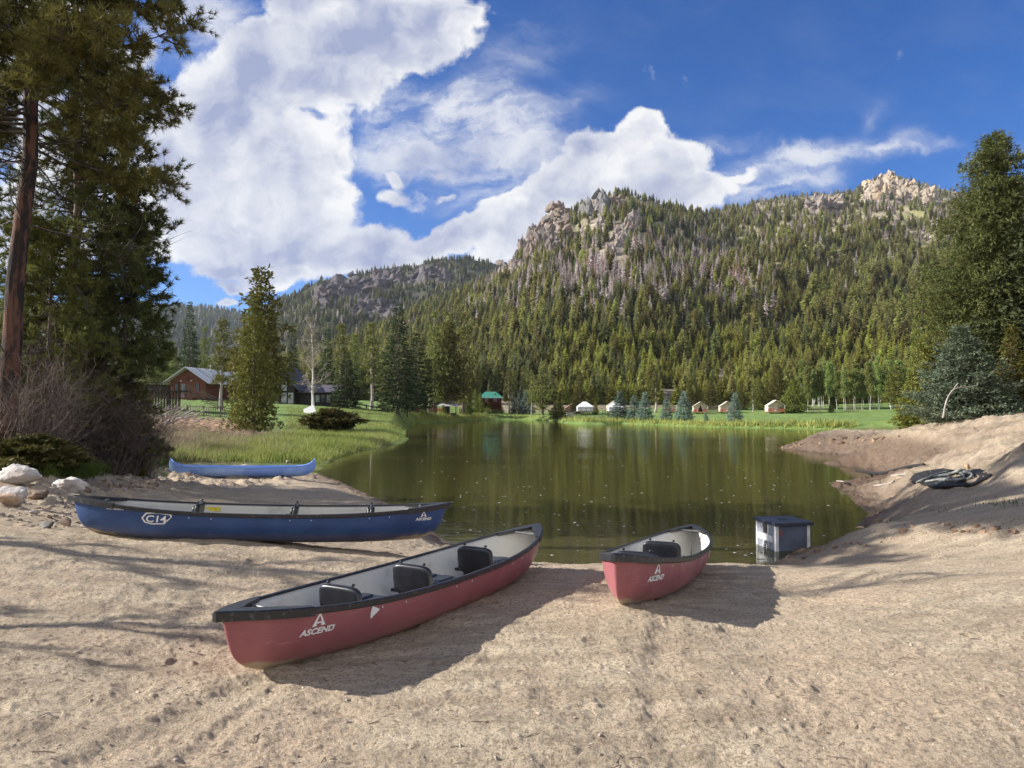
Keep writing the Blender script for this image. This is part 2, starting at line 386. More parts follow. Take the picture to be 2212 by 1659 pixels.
def ground_material():
    m, nt, out = nmat('ground_cover')
    P = nt.nodes.new('ShaderNodeNewGeometry').outputs['Position']
    at = N(nt, 'ShaderNodeAttribute', attribute_name='zone'); sp = N(nt, 'ShaderNodeSeparateColor', ins={0: at.outputs['Color']})
    sand, wet_shade, dirt, far = sp.outputs[0], sp.outputs[1], sp.outputs[2], at.outputs['Alpha']
    st = mapping(nt, P, (.6, 2.6, 1), (0, 0, rad(-28)))
    n1 = noise(nt, P, .7, 5); n2 = noise(nt, st, 1.6, 7, .62); n3 = noise(nt, P, 38, 3, .6); n4 = noise(nt, P, 9, 5, .6)
    s = mixc(nt, mrange(nt, n2, .3, .7), (.67, .56, .405), (.42, .335, .24))
    s = mixc(nt, mrange(nt, n1, .42, .7), s, (.62, .485, .345))
    s = mixc(nt, mrange(nt, n3, .48, .66, 0, .7), s, (.26, .185, .125))
    s = mixc(nt, mrange(nt, n4, .58, .74, 0, .45), s, (.68, .56, .45))
    s = mixc(nt, math_(nt, 'MULTIPLY', wet_shade, math_(nt, 'ADD', n4, .62), clamp=True), s, (.15, .10, .066))  # damp earth and the painted slope shade share this dark tone
    # grass
    g1_ = noise(nt, P, .11, 5); g2_ = noise(nt, P, 2.3, 5, .7)
    g = mixc(nt, mrange(nt, g2_, .3, .7), (.11, .15, .028), (.185, .225, .055))
    dry = mixc(nt, mrange(nt, g2_, .35, .65), (.30, .25, .15), (.14, .15, .05))
    g = mixc(nt, mrange(nt, g1_, .46, .60, 0, .8), g, dry)
    fg = mixc(nt, mrange(nt, noise(nt, mapping(nt, P, (1, .35, 1)), .5, 4, .6), .3, .7), (.13, .205, .05), (.21, .29, .085))
    g = mixc(nt, far, g, fg)
    d = mixc(nt, mrange(nt, noise(nt, P, 1.8, 4), .42, .58), (.50, .32, .20), (.10, .06, .038))
    g = mixc(nt, dirt, g, d)
    col = mixc(nt, mrange(nt, math_(nt, 'ADD', sand, math_(nt, 'MULTIPLY', math_(nt, 'SUBTRACT', n4, .5), .5)), .4, .6), g, s)
    h = math_(nt, 'ADD', math_(nt, 'MULTIPLY', noise(nt, P, 22, 8, .7), 1.0), math_(nt, 'MULTIPLY', noise(nt, st, 5, 6, .7), 1.2))
    h = math_(nt, 'ADD', h, math_(nt, 'MULTIPLY', noise(nt, P, 90, 4, .6), .35))
    prin(nt, out, col, mrange(nt, wet_shade, .2, 1, .93, .5), bump(nt, h, 1, .055), spec=.2)
    return m
# ============================================================ VEGETATION
def unit(v): return v / (np.linalg.norm(v, axis=-1, keepdims=True) + 1e-9)
def kites(P, D, ln, wd, rng, flat=.35, upb=None):
    """leaf sprays: kite from P along D"""
    n = len(P); D = unit(D)
    up = np.tile([0, 0, 1.], (n, 1)) + rng.normal(0, flat, (n, 3))
    s = unit(np.cross(D, up)); ln = np.broadcast_to(ln, (n,))[:, None]; wd = np.broadcast_to(wd, (n,))[:, None]
    nn = np.cross(s, D)
    V = np.stack([P, P + D * ln * .45 + s * wd - nn * wd * .3, P + D * ln, P + D * ln * .45 - s * wd - nn * wd * .3], 1).reshape(-1, 3)
    F_ = np.arange(n * 4).reshape(-1, 4)
    return V, F_
def blades(P, D, ln, wd, rng):
    n = len(P); D = unit(D); s = unit(np.cross(D, rng.normal(0, 1, (n, 3))))
    ln = np.broadcast_to(ln, (n,))[:, None]
    V = np.stack([P - s * wd, P + s * wd, P + D * ln], 1).reshape(-1, 3)
    return V, np.arange(n * 3).reshape(-1, 3)
def trunk(H, r0, rng, bend=.01, n=8, seg=9, top=.12):
    z = np.linspace(0, 1, seg); b = np.cumsum(rng.normal(0, bend, (seg, 2)), 0) * H; b -= b[0]
    pts = np.stack([b[:, 0], b[:, 1], z * H], -1); r = r0 * (1 - z * (1 - top)); r[0] *= 1.25
    V, Fq = tube(pts, r, n); return V, np.array(Fq), pts
def far_tree(name, seed, H, Rr, mats, zmin=.1, lev=20, nb=7, kind='g', droop=.35):
    """hillside conifer: bole plus whorls of sprays in one mesh"""
    rng = np.random.default_rng(seed)
    Vt, Ft, pts = trunk(H * .97, H * .013 * (1.3 if kind == 'd' else 1), rng, .003, 4, 4)
    lv = np.linspace(0, 1, lev); Ps = []; Ds = []; Ls = []; Ws = []
    for s in lv:
        z = (zmin + (1 - zmin) * s) * H
        r = Rr * (min(1, (1 - s) ** .8 * 1.05 + .03)) * (1 if s > .08 else .7)
        for k in range(nb if s < .85 else 4):
            a = rng.uniform(0, 2 * np.pi); L = r * rng.uniform(.55, 1.15)
            if kind != 'g' and rng.random() < .12: continue
            Ps.append((0, 0, z + rng.normal(0, .01 * H))); Ds.append((math.cos(a), math.sin(a), -droop * rng.uniform(.4, 1.5) + (.5 if s > .8 else 0)))
            Ls.append(L); Ws.append(L * (.27 if kind == 'g' else .21))
            if kind == 'g':
                Ps.append((math.cos(a) * L * .4, math.sin(a) * L * .4, z - droop * L * .3)); a2 = a + rng.uniform(-.7, .7)
                Ds.append((math.cos(a2), math.sin(a2), -droop * .6)); Ls.append(L * .62); Ws.append(L * .16)
                a3 = a + rng.uniform(-.5, .5); Ps.append((math.cos(a) * L * .3, math.sin(a) * L * .3, z - droop * L * .2)); Ds.append((math.cos(a3), math.sin(a3), .2)); Ls.append(L * .55); Ws.append(L * .15)
    Ps.append((0, 0, H * .93)); Ds.append((0, 0, 1)); Ls.append(H * .07); Ws.append(H * .006)
    V, Fk = kites(np.array(Ps, float), np.array(Ds, float), np.array(Ls), np.array(Ws), rng, .9)
    VV = np.concatenate([Vt, V]); FF = np.concatenate([Ft, Fk + len(Vt)])
    return VV, FF, [0] * len(Ft) + [1] * len(Fk)
PROF = {
    'spruce': lambda s: (1 - s) ** .85 * (1 - .25 * np.exp(-s * 14)),
    'column': lambda s: np.clip((1 - s) ** .55, 0, 1) * np.clip(.55 + s * 2.5, 0, 1) * .95,
    'pine': lambda s: np.clip(1.25 * (1 - s) ** .7, 0, 1) * np.clip(.35 + 1.6 * s, 0, 1),
    'open': lambda s: np.clip((1 - s) ** .5, 0, 1) * np.clip(.5 + s, 0, 1),
}
def conifer(name, seed, H, Rr, prof, mcrown, mtrunk, zmin=.06, nlev=34, nbr=9, nleaf=16, ll=.22, lw=.05, droop=.25, tuft=0, r0=None, flat=.4, gap=.0, sweep=.35, ragged=.25, layered=False):
    flat = max(flat, .75 if not layered else .5)
    """mid-distance conifer: Empty > trunk, crown (built of separate needle sprays)"""
    rng = np.random.default_rng(seed); root = empty(name)
    r0 = r0 or H * .016
    Vt, Ft, pts = trunk(H * .96, r0, rng, .004, 8, 8)
    TV = [Vt]; TF = [Ft]; off = len(Vt)
    P = []; D = []
    pr = PROF[prof]
    phase = rng.uniform(0, 10)
    lobes = rng.uniform(.8, 1.15, 64)
    for i in range(nlev):
        s = (i + rng.uniform(-.3, .3)) / nlev; s = min(max(s, 0), .985)
        z = (zmin + (1 - zmin) * s) * H; R_ = Rr * float(pr(s))
        if gap and rng.random() < gap: continue
        nb = max(4, int(nbr * (.45 + .55 * float(pr(s)))))
        for k in range(nb):
            a = 2 * np.pi * k / nb + rng.uniform(-.35, .35) + i * 2.4
            L = R_ * rng.uniform(1 - ragged * 1.6, 1 + ragged * .6) * lobes[int((a * 3 + s * 20)) % 64] + .04 * Rr
            d = np.array([math.cos(a), math.sin(a), 0]); lat = np.array([-math.sin(a), math.cos(a), 0])
            n = max(5, int(1.35 * nleaf * (L / Rr) ** .9))
            f = rng.uniform(.12, 1, n) ** .75
            dz = -droop * f * L + sweep * droop * (f ** 3) * L * 1.4 + (0.4 * L * f if s > .86 else 0)
            sp = (1 - f) * .42 + .08
            q = rng.uniform(-1, 1, n) * sp * L
            p = d * (f * L)[:, None] + lat * q[:, None]; p[:, 2] += z + dz + rng.normal(0, .012 * H * (.3 if layered else 1), n)
            sd = np.sign(q)[:, None]
            dv = d * rng.uniform(.5, 1, (n, 1)) + lat * sd * rng.uniform(.1, .9, (n, 1)); dv[:, 2] += rng.normal(-.12, .22, n) - (.0 if layered else 0)
            P.append(p); D.append(dv)
            if k % 2 == 0 and L > .3 * Rr:
                e = d * L * .75; e[2] = z - droop * L * .55
                Vb, Fb = tube([[0, 0, z], (np.array([0, 0, z]) + e * [1, 1, 0] * .5 + [0, 0, -droop * L * .3]), [e[0], e[1], e[2]]], [r0 * .22, r0 * .14, r0 * .05], 3)
                TV.append(Vb); TF.append(np.array(Fb) + off); off += len(Vb)
    P = np.concatenate(P); D = np.concatenate(D)
    if tuft:
        P = np.repeat(P, tuft, 0); D = np.repeat(unit(D), tuft, 0) + rng.normal(0, .75, (len(P), 3)); D[:, 2] += .25
    n = len(P)
    V, Fk = kites(P, D, ll * rng.uniform(.6, 1.3, n), 1.55 * lw * rng.uniform(.6, 1.3, n), rng, flat)
    mk('trunk', np.concatenate(TV), [np.concatenate(TF)], [mtrunk], smooth=True, parent=root)
    mk('crown', V, [Fk], [mcrown], parent=root)
    return root
def bare_tree(name, seed, H, mt, spread=.22, n1=34, leaf=None, leafn=0, zmin=.2, r0=None, up=.9, ll=.12, stems=1, twig=None):
    """leafless or thin-leaved broadleaf: trunk, branches (> leaves)"""
    rng = np.random.default_rng(seed); root = empty(name); r0 = r0 or H * .011
    TV = []; TF = []; off = 0; BV = []; BF = []; bo = 0; tips_ = []
    for st in range(stems):
        Vt, Ft, pts = trunk(H * (1 if st == 0 else rng.uniform(.6, .9)), r0, rng, .008, 7, 10, .1)
        sh = np.array([rng.normal(0, .02 * H), rng.normal(0, .02 * H), 0]) * (st > 0)
        TV.append(Vt + sh); TF.append(Ft + off); off += len(Vt); pts = pts + sh
        for i in range(n1):
            s = rng.uniform(zmin, .97); b = pts[0] + (0, 0, 0); k = s * (len(pts) - 1); a0 = pts[int(k)] + (pts[min(int(k) + 1, len(pts) - 1)] - pts[int(k)]) * (k % 1)
            a = rng.uniform(0, 2 * np.pi); L = H * spread * (1.05 - s) ** .6 * rng.uniform(.45, 1.3)
            d = np.array([math.cos(a), math.sin(a), up * rng.uniform(.3, 1.5)]); d /= np.linalg.norm(d)
            mid = a0 + d * L * .5 + rng.normal(0, .04 * L, 3); e = a0 + d * L + np.array([0, 0, L * .12]) + rng.normal(0, .06 * L, 3)
            Vb, Fb = tube([a0, mid, e], [r0 * .35, r0 * .2, r0 * .07], 3); BV.append(Vb); BF.append(np.array(Fb) + bo); bo += len(Vb)
            for j in range(7):
                f = rng.uniform(.25, 1); q = a0 + (e - a0) * f; dd = unit(d + rng.normal(0, .55, 3)); l2 = L * rng.uniform(.2, .45); m2 = q + dd * l2 * .5 + rng.normal(0, .05 * l2, 3)
                e2 = q + dd * l2
                Vb, Fb = tube([q, m2, e2], [r0 * .17, r0 * .12, r0 * .06], 3); BV.append(Vb); BF.append(np.array(Fb) + bo); bo += len(Vb)
                tips_ += [m2, e2]
                for _ in range(3):
                    dd3 = unit(dd + rng.normal(0, .7, 3)); e3 = q + (e2 - q) * rng.uniform(.3, 1); 
                    Vb, Fb = tube([e3, e3 + dd3 * l2 * .45], [r0 * .10, r0 * .05], 3); BV.append(Vb); BF.append(np.array(Fb) + bo); bo += len(Vb)
                    tips_.append(e3 + dd3 * l2 * .4)
    mk('trunk', np.concatenate(TV), [np.concatenate(TF)], [mt], smooth=True, parent=root)
    mk('branches', np.concatenate(BV), [np.concatenate(BF)], [twig or mt], smooth=True, parent=root)
    if leaf is not None:
        T = np.array(tips_); T = T[rng.integers(0, len(T), leafn)] + rng.normal(0, .02 * H, (leafn, 3))
        V, Fk = kites(T, rng.normal(0, 1, (leafn, 3)), ll, ll * .45, rng, 1)
        mk('leaves', V, [Fk], [leaf], parent=root)
    return root
def bare_shrub(name, seed, H, W, mt, stems=34, lean=(0, 0)):
    rng = np.random.default_rng(seed); root = empty(name); V_ = []; F_ = []; off = 0
    def br(p, d, L, r, dep):
        nonlocal off
        pts = [p]; 
        for i in range(3):
            d = unit(d + rng.normal(0, .16, 3) + np.array([0, 0, .06])); pts.append(pts[-1] + d * L / 3)
        V, Fq = tube(pts, np.linspace(r, r * .45, 4), 3); V_.append(V); F_.append(np.array(Fq) + off); off += len(V)
        if dep > 0:
            for i in range(3 if dep > 1 else 3):
                k = rng.integers(1, 4); br(pts[k], unit(d + rng.normal(0, .55, 3)), L * rng.uniform(.45, .75), r * .5, dep - 1)
    for i in range(stems):
        a = rng.uniform(0, 6.28); q = rng.uniform(0, 1) ** .5
        d = np.array([math.cos(a) * .55 * q + lean[0], math.sin(a) * .55 * q + lean[1], 1.])
        br(np.array([math.cos(a) * W * .25 * q, math.sin(a) * W * .25 * q, -.05]), unit(d), H * rng.uniform(.4, .62), .016 * rng.uniform(.6, 1.3), 3)
    mk('stems', np.concatenate(V_), [np.concatenate(F_)], [mt], smooth=True, parent=root)
    return root
def near_pine(name, seed, H, Rr, base, lean, mt, mn, mb, zmin=.28, r0=.3, nlimb=90, ntw=10, ntuft=6, nb=14, bl=.13, prof='pine', dead=12, dens=1., azr=None, bw=.006):
    """foreground pine: trunk, limbs, needles (long-needled tufts), dead_branches"""
    rng = np.random.default_rng(seed); root = empty(name, base)
    seg = 14; z = np.linspace(0, 1, seg); w = np.cumsum(rng.normal(0, .0025, (seg, 2)), 0)
    pts = np.stack([(lean[0] * z + w[:, 0]) * H, (lean[1] * z + w[:, 1]) * H, z * H], -1)
    Vt, Ft = tube(pts, r0 * (1 - z * .82) * np.where(z == 0, 1.3, 1), 16)
    mk('trunk', Vt, [np.array(Ft)], [mt], smooth=True, parent=root)
    LV = []; LF = []; lo = 0; TP = []; TD = []; DV = []; DF = []; do = 0
    for i in range(nlimb):
        s = zmin + (1 - zmin) * (i + rng.random()) / nlimb
        k = s * (seg - 1); a0 = pts[int(k)] + (pts[min(int(k) + 1, seg - 1)] - pts[int(k)]) * (k % 1)
        a = rng.uniform(0, 2 * np.pi) if azr is None else rng.uniform(*azr)
        L = Rr * float(PROF[prof]((s - zmin) / (1 - zmin))) * rng.uniform(.6, 1.15) + .3
        d = np.array([math.cos(a), math.sin(a), rng.uniform(-.25, .1)])
        P = [a0]; dd = d.copy(); nn = 6
        for j in range(nn):
            dd = unit(dd + rng.normal(0, .1, 3) + np.array([0, 0, .035])); P.append(P[-1] + dd * L / nn)
        V, Fq = tube(P, np.linspace(r0 * .17, r0 * .03, nn + 1), 4); LV.append(V); LF.append(np.array(Fq) + lo); lo += len(V)
        P = np.array(P)
        for j in range(int(ntw * (.4 + .6 * L / Rr) * dens)):
            f = rng.uniform(.28, 1) * nn * .999; p = P[int(f)] + (P[int(f) + 1] - P[int(f)]) * (f % 1)
            td = unit(unit(P[-1] - P[0]) * .6 + rng.normal(0, .55, 3) + np.array([0, 0, .1])); tl = rng.uniform(.25, .6) * (1 if L > 1.2 else .6)
            m = p + td * tl * .5 + rng.normal(0, .03, 3); e = p + td * tl + np.array([0, 0, .06])
            V, Fq = tube([p, m, e], [.012, .009, .006], 3); LV.append(V); LF.append(np.array(Fq) + lo); lo += len(V)
            for q in range(ntuft):
                g = rng.uniform(.25, 1.02); c = p + (m - p) * 2 * g if g < .5 else m + (e - m) * (g - .5) * 2
                TP.append(c + rng.normal(0, .035, 3)); TD.append(td + rng.normal(0, .3, 3) + np.array([0, 0, .35]))
    for i in range(dead):
        s = rng.uniform(.12, zmin + .25); k = s * (seg - 1); a0 = pts[int(k)]; a = rng.uniform(0, 6.28); L = rng.uniform(.5, .55 * Rr + .5)
        def bb(p, d, L, r, dep):
            nonlocal do
            q = [p]
            for _ in range(4):
                d = unit(d + rng.normal(0, .14, 3)); q.append(q[-1] + d * L / 4)
            V, Fq = tube(q, np.linspace(r, r * .3, 5), 3); DV.append(V); DF.append(np.array(Fq) + do); do += len(V)
            if dep:
                for _ in range(4): bb(q[rng.integers(1, 5)], unit(d + rng.normal(0, .7, 3)), L * .45, r * .5, dep - 1)
        bb(a0, np.array([math.cos(a), math.sin(a), rng.uniform(-.3, .2)]), L, .02, 2)
    mk('limbs', np.concatenate(LV), [np.concatenate(LF)], [mb], smooth=True, parent=root)
    if DV: mk('dead_branches', np.concatenate(DV), [np.concatenate(DF)], [mb], smooth=True, parent=root)
    TP = np.repeat(np.array(TP), nb, 0); TD = np.repeat(unit(np.array(TD)), nb, 0) + rng.normal(0, .62, (len(TP), 3))
    V, Fk = blades(TP, TD, bl * rng.uniform(.7, 1.2, len(TP)), bw, rng)
    mk('needles', V, [Fk], [mn], parent=root)
    return root
def copytree(o, parent=None):
    c = o.copy(); COL.objects.link(c)
    if parent is not None: c.parent = parent
    for ch in o.children: copytree(ch, c)
    return c
USED = set()
def place(proto, loc, H, W, label, cat='tree', group=None, rz=None, name=None):
    """first use moves the prototype, later uses copy it with its parts"""
    if proto['k'] in USED: r = copytree(proto['o'])
    else: r = proto['o']; USED.add(proto['k'])
    sc = H / proto['H']; sw = W / (2 * proto['R'])
    r.location = loc; r.scale = (sw, sw, sc); r.rotation_euler = (0, 0, R0.uniform(0, 6.28) if rz is None else rz)
    for k in ('label', 'category', 'group', 'kind'):
        if k in r: del r[k]
    return tag(r, label, cat, group)
def P_(o, H, R): return {'o': o, 'H': H, 'R': R, 'k': o.name}
def pxtree(proto, vx, vtop, vbase, w, Y, label, group=None, cat='tree', sink=.0):
    """tree given by its foot, its top and its width"""
    Y = FY(vx, Y); b = atY(vx, vbase, Y); t = atY(vx, vtop, Y); z = g1(b[0], b[1])
    return place(proto, (b[0], b[1], z - .05), t[2] - z, w / F * Y, label, cat, group)

# ============================================================ MOUNTAINS
def ridge_tab(T):
    T = np.array(T, float); return (T[:, 0] - CX) / F, (HOR - T[:, 1]) / F, T[:, 2]
M1 = ridge_tab([(-2500,700,420),(-700,850,380),(0,866,380),(300,858,380),(450,848,420),(600,812,520),(760,750,650),(900,676,800),(1050,604,950),(1100,572,980),(1140,518,1000),(1180,468,1000),(1205,452,1000),(1230,455,1000),
   (1260,440,1000),(1300,424,1000),(1350,418,1000),(1400,428,1000),(1470,446,1050),(1530,458,1150),(1600,443,1300),(1700,424,1450),(1800,420,1500),(1850,408,1550),(1880,385,1600),(1930,380,1600),(2040,402,1500),(2212,430,1400),(2600,520,1200),(3400,640,900),(5000,700,700)])
M3 = ridge_tab([(250,850,1300),(400,800,1300),(500,735,1400),(560,675,1500),(600,650,1500),(700,606,1500),(800,586,1550),(900,574,1600),(930,558,1600),(990,556,1600),(1050,566,1600),(1120,580,1600),(1300,640,1600)])
M4 = ridge_tab([(-2500,600,2600),(-900,620,2600),(-200,645,2600),(100,652,2600),(300,656,2600),(400,660,2600),(480,668,2600),(560,690,2700),(650,730,2700),(800,800,2700)])
def crag_near(vx, vy, only=None):
    m = np.zeros(np.shape(vx))
    for ky, _, spots, *_r in CRAGS:
        if only and ky != only: continue
        for (x, y, rx, ry, n) in spots: m = np.maximum(m, np.exp(-((np.abs(vx - x) / (rx * 1.0)) ** 2.5 + (np.abs(vy - y - 5) / (ry * 1.15)) ** 2.5)))
    return m
def mz(T, u, s, foot, fz, seed, amp, p=1.12):
    uu, vv, yy = T
    v = np.interp(u, uu, vv); Yr = np.interp(u, uu, yy); Yf = foot
    Y = Yf + (Yr - Yf) * s; zr = HC + v * Yr; zf = fz
    z = zf + (zr - zf) * np.where(s <= 1, np.clip(s, 0, None) ** p, 1 - (s - 1) * 1.3)
    X = u * Y
    env = np.clip(s * 4, 0, 1) * np.clip((1.12 - s) * 2.5, .12, 1)
    n = ridged(X * .006, Y * .004, 4, seed) - .55
    z = z + amp * env * (n * 46 * (zr - zf) / 300 + fbm(X * .03, Y * .03, 3, seed + 9) * 6)
    if seed < 400:
        c = crag_near(CX + F * u, HOR - F * (z - HC) / Y, 'm1' if seed < 300 else 'm3')
        r1 = ridged(X * .022 + .25 * np.sin(Y * .03), Y * .008, 4, 701); r2 = ridged(X * .07, Y * .03, 3, 702)
        z = z + c * (Y / 1000) * ((r1 - .45) * 20 + (r2 - .5) * 10)
    return X, Y, z
MZ = {'m1': dict(T=M1, foot=216, fz=4.0, seed=201, amp=.55), 'm3': dict(T=M3, foot=700, fz=20, seed=301, amp=.9), 'm4': dict(T=M4, foot=1200, fz=40, seed=401, amp=1.2)}
def mountain(key, name, u0, u1, nu, ns, mat):
    k = MZ[key]; u, s = np.meshgrid(np.linspace(u0, u1, nu), np.concatenate([[-.03], np.linspace(0, 1.25, ns - 1)]))
    X, Y, z = mz(k['T'], u.ravel(), s.ravel(), k['foot'], k['fz'], k['seed'], k['amp'])
    if key == 'm1': z = np.where(s.ravel() < 0, z - 3, z)
    i = np.arange(ns - 1)[:, None] * nu + np.arange(nu - 1)[None]
    q = np.stack([i, i + 1, i + 1 + nu, i + nu], -1).reshape(-1, 4)
    o = mk(name, np.stack([X, Y, z], -1), q, [mat], smooth=True)
    if key != 'm4':
        c = crag_near(CX + F * u.ravel(), HOR - F * (z - HC) / Y, key)
        a = o.data.attributes.new('rock', 'FLOAT', 'POINT'); a.data.foreach_set('value', c.astype(np.float32))
    return tag(o, kind='structure')
def mhit(key, vx, vy):
    """point of a mountain seen at a given place"""
    k = MZ[key]; vx = np.atleast_1d(vx).astype(float); vy = np.atleast_1d(vy).astype(float); u = (vx - CX) / F; v = (HOR - vy) / F
    S = np.linspace(0, 1.0, 240); out = np.full((len(u), 3), np.nan); done = np.zeros(len(u), bool)
    for s in S:
        X, Y, z = mz(k['T'], u, np.full(len(u), s), k['foot'], k['fz'], k['seed'], k['amp'])
        h = (~done) & ((z - HC) / Y >= v); out[h] = np.stack([X, Y, z], -1)[h]; done |= h
    return out
CRAGS = [  # (label, list of (vx, vy, rx, ry, n), block size px, material)
    ('m1', 'tan crag topped by a split block at the left shoulder of the main peak', [(1208,446,26,12,10),(1200,464,28,20,16),(1185,490,28,22,18),(1220,490,18,16,8)], 13, 'tan', (.9, 1.2)),
    ('m1', 'grey slab crag just under the top of the main peak', [(1290,442,20,20,9),(1272,455,12,14,4),(1308,440,8,16,4)], 17, 'grey', (.9, 1.3)),
    ('m1', 'tan pinnacles right of the grey slab near the top of the main peak', [(1330,432,10,12,6),(1345,438,14,10,6)], 10, 'tan', (.6, 1.4)),
    ('m1', 'broken grey and pink crags on the upper right face of the main peak', [(1372,470,16,18,10),(1355,500,20,22,16),(1330,520,18,18,12),(1315,545,16,10,6),(1300,480,10,12,4)], 11, 'tan2', (.7, 1.5)),
    ('m1', 'steep grey crag with dark clefts on the left face of the main peak', [(1160,515,24,24,20),(1135,535,20,16,14),(1195,530,20,22,14)], 13, 'grey2', (.7, 1.7)),
    ('m1', 'long pale crag low on the left shoulder of the main peak', [(1085,572,26,14,18),(1115,580,20,14,12),(1140,566,14,10,6)], 11, 'tan2', (1, 1)),
    ('m1', 'rounded pinkish crag halfway along the right ridge', [(1790,436,34,16,24),(1770,440,22,12,10),(1815,450,16,12,8)], 12, 'tan2', (.9, 1.1)),
    ('m1', 'great pale yellow cliff crowning the right ridge', [(1925,400,34,22,40),(1895,410,22,22,20),(1965,410,30,20,26),(2010,420,28,16,22),(1930,382,20,10,10)], 11, 'pale', (.8, 1.3)),
    ('m3', 'dark grey cliff on the shaded left ridge', [(740,612,34,24,30),(700,632,26,18,18),(780,622,22,20,14)], 13, 'dark', (1.0, .9)),
    ('m3', 'jagged brown cliff at the middle of the shaded left ridge', [(822,600,22,20,16),(850,592,16,14,9)], 12, 'dark', (.9, 1.0)),
    ('m3', 'brown cliff at the right end of the shaded left ridge', [(915,590,24,18,16),(950,592,22,16,14),(885,600,12,12,6)], 11, 'dark2', (1.0, .9)),
    ('m3', 'rounded grey slab low on the shaded left ridge', [(800,660,32,14,16),(835,664,26,12,12),(775,668,16,10,6)], 13, 'dark2', (1.1, 1.0)),
]
def crags():
    for ci, (key, label, spots, bs, mat, (ax, az)) in enumerate(CRAGS):
        rng = np.random.default_rng(500 + ci); V_ = []; F_ = []; SCs = []
        for (vx, vy, rx, ry, n) in spots:
            n = int(n * (1.3 if key == 'm1' else .5)); a = rng.uniform(0, 6.28, n); q = np.sqrt(rng.uniform(0, 1, n))
            pts = mhit(key, vx + np.cos(a) * q * rx, vy + np.sin(a) * q * ry)
            for p in pts:
                if np.isnan(p[0]): continue
                sc = bs / F * p[1] * rng.uniform(.25, 1.1) 
                w = unit(rng.normal(0, 1, (10, 3))) * [ax, .9, az] * rng.uniform(.7, 1.25, (10, 1))
                w[:, 0] += w[:, 2] * rng.uniform(-.25, .35)
                bm = bmesh.new(); vs = [bm.verts.new(tuple(c)) for c in (w * sc)]
                r = bmesh.ops.convex_hull(bm, input=vs); bmesh.ops.delete(bm, geom=list(set(r['geom_interior'] + r['geom_unused'])), context='VERTS') if (r['geom_interior'] or r['geom_unused']) else None
                bm.verts.index_update(); bm.verts.ensure_lookup_table()
                V = np.array([v.co for v in bm.verts]); Fc = np.array([[v.index for v in f.verts] for f in bm.faces if len(f.verts) == 3])
                bm.free(); V_.append(V + p + [0, -sc * .1, sc * .2]); F_.append(Fc); SCs.append(sc)
        C_ = np.array([v.mean(0) for v in V_]); n = len(C_); gid = list(range(n))
        lo = np.array([v.min(0) for v in V_]); hi = np.array([v.max(0) for v in V_])
        def fd(a):
            while gid[a] != a: a = gid[a]
            return a
        for a in range(n):
            for b in range(a):
                if np.linalg.norm(C_[a] - C_[b]) < .8 * (SCs[a] + SCs[b]): gid[fd(a)] = fd(b)
        gs = {}
        for a in range(n): gs.setdefault(fd(a), []).append(a)
        big = max(gs.values(), key=len); base = C_[big].mean(0)
        r = empty('rock_crag', tuple(base)); tag(r, label, 'crag')
        for g in gs.values():
            off = 0; VV = []; FF = []
            for a in g: VV.append(V_[a] - base); FF.append(F_[a] + off); off += len(V_[a])
            mk('outcrop', np.concatenate(VV), [np.concatenate(FF)], [MAT['rock_' + mat]], parent=r)
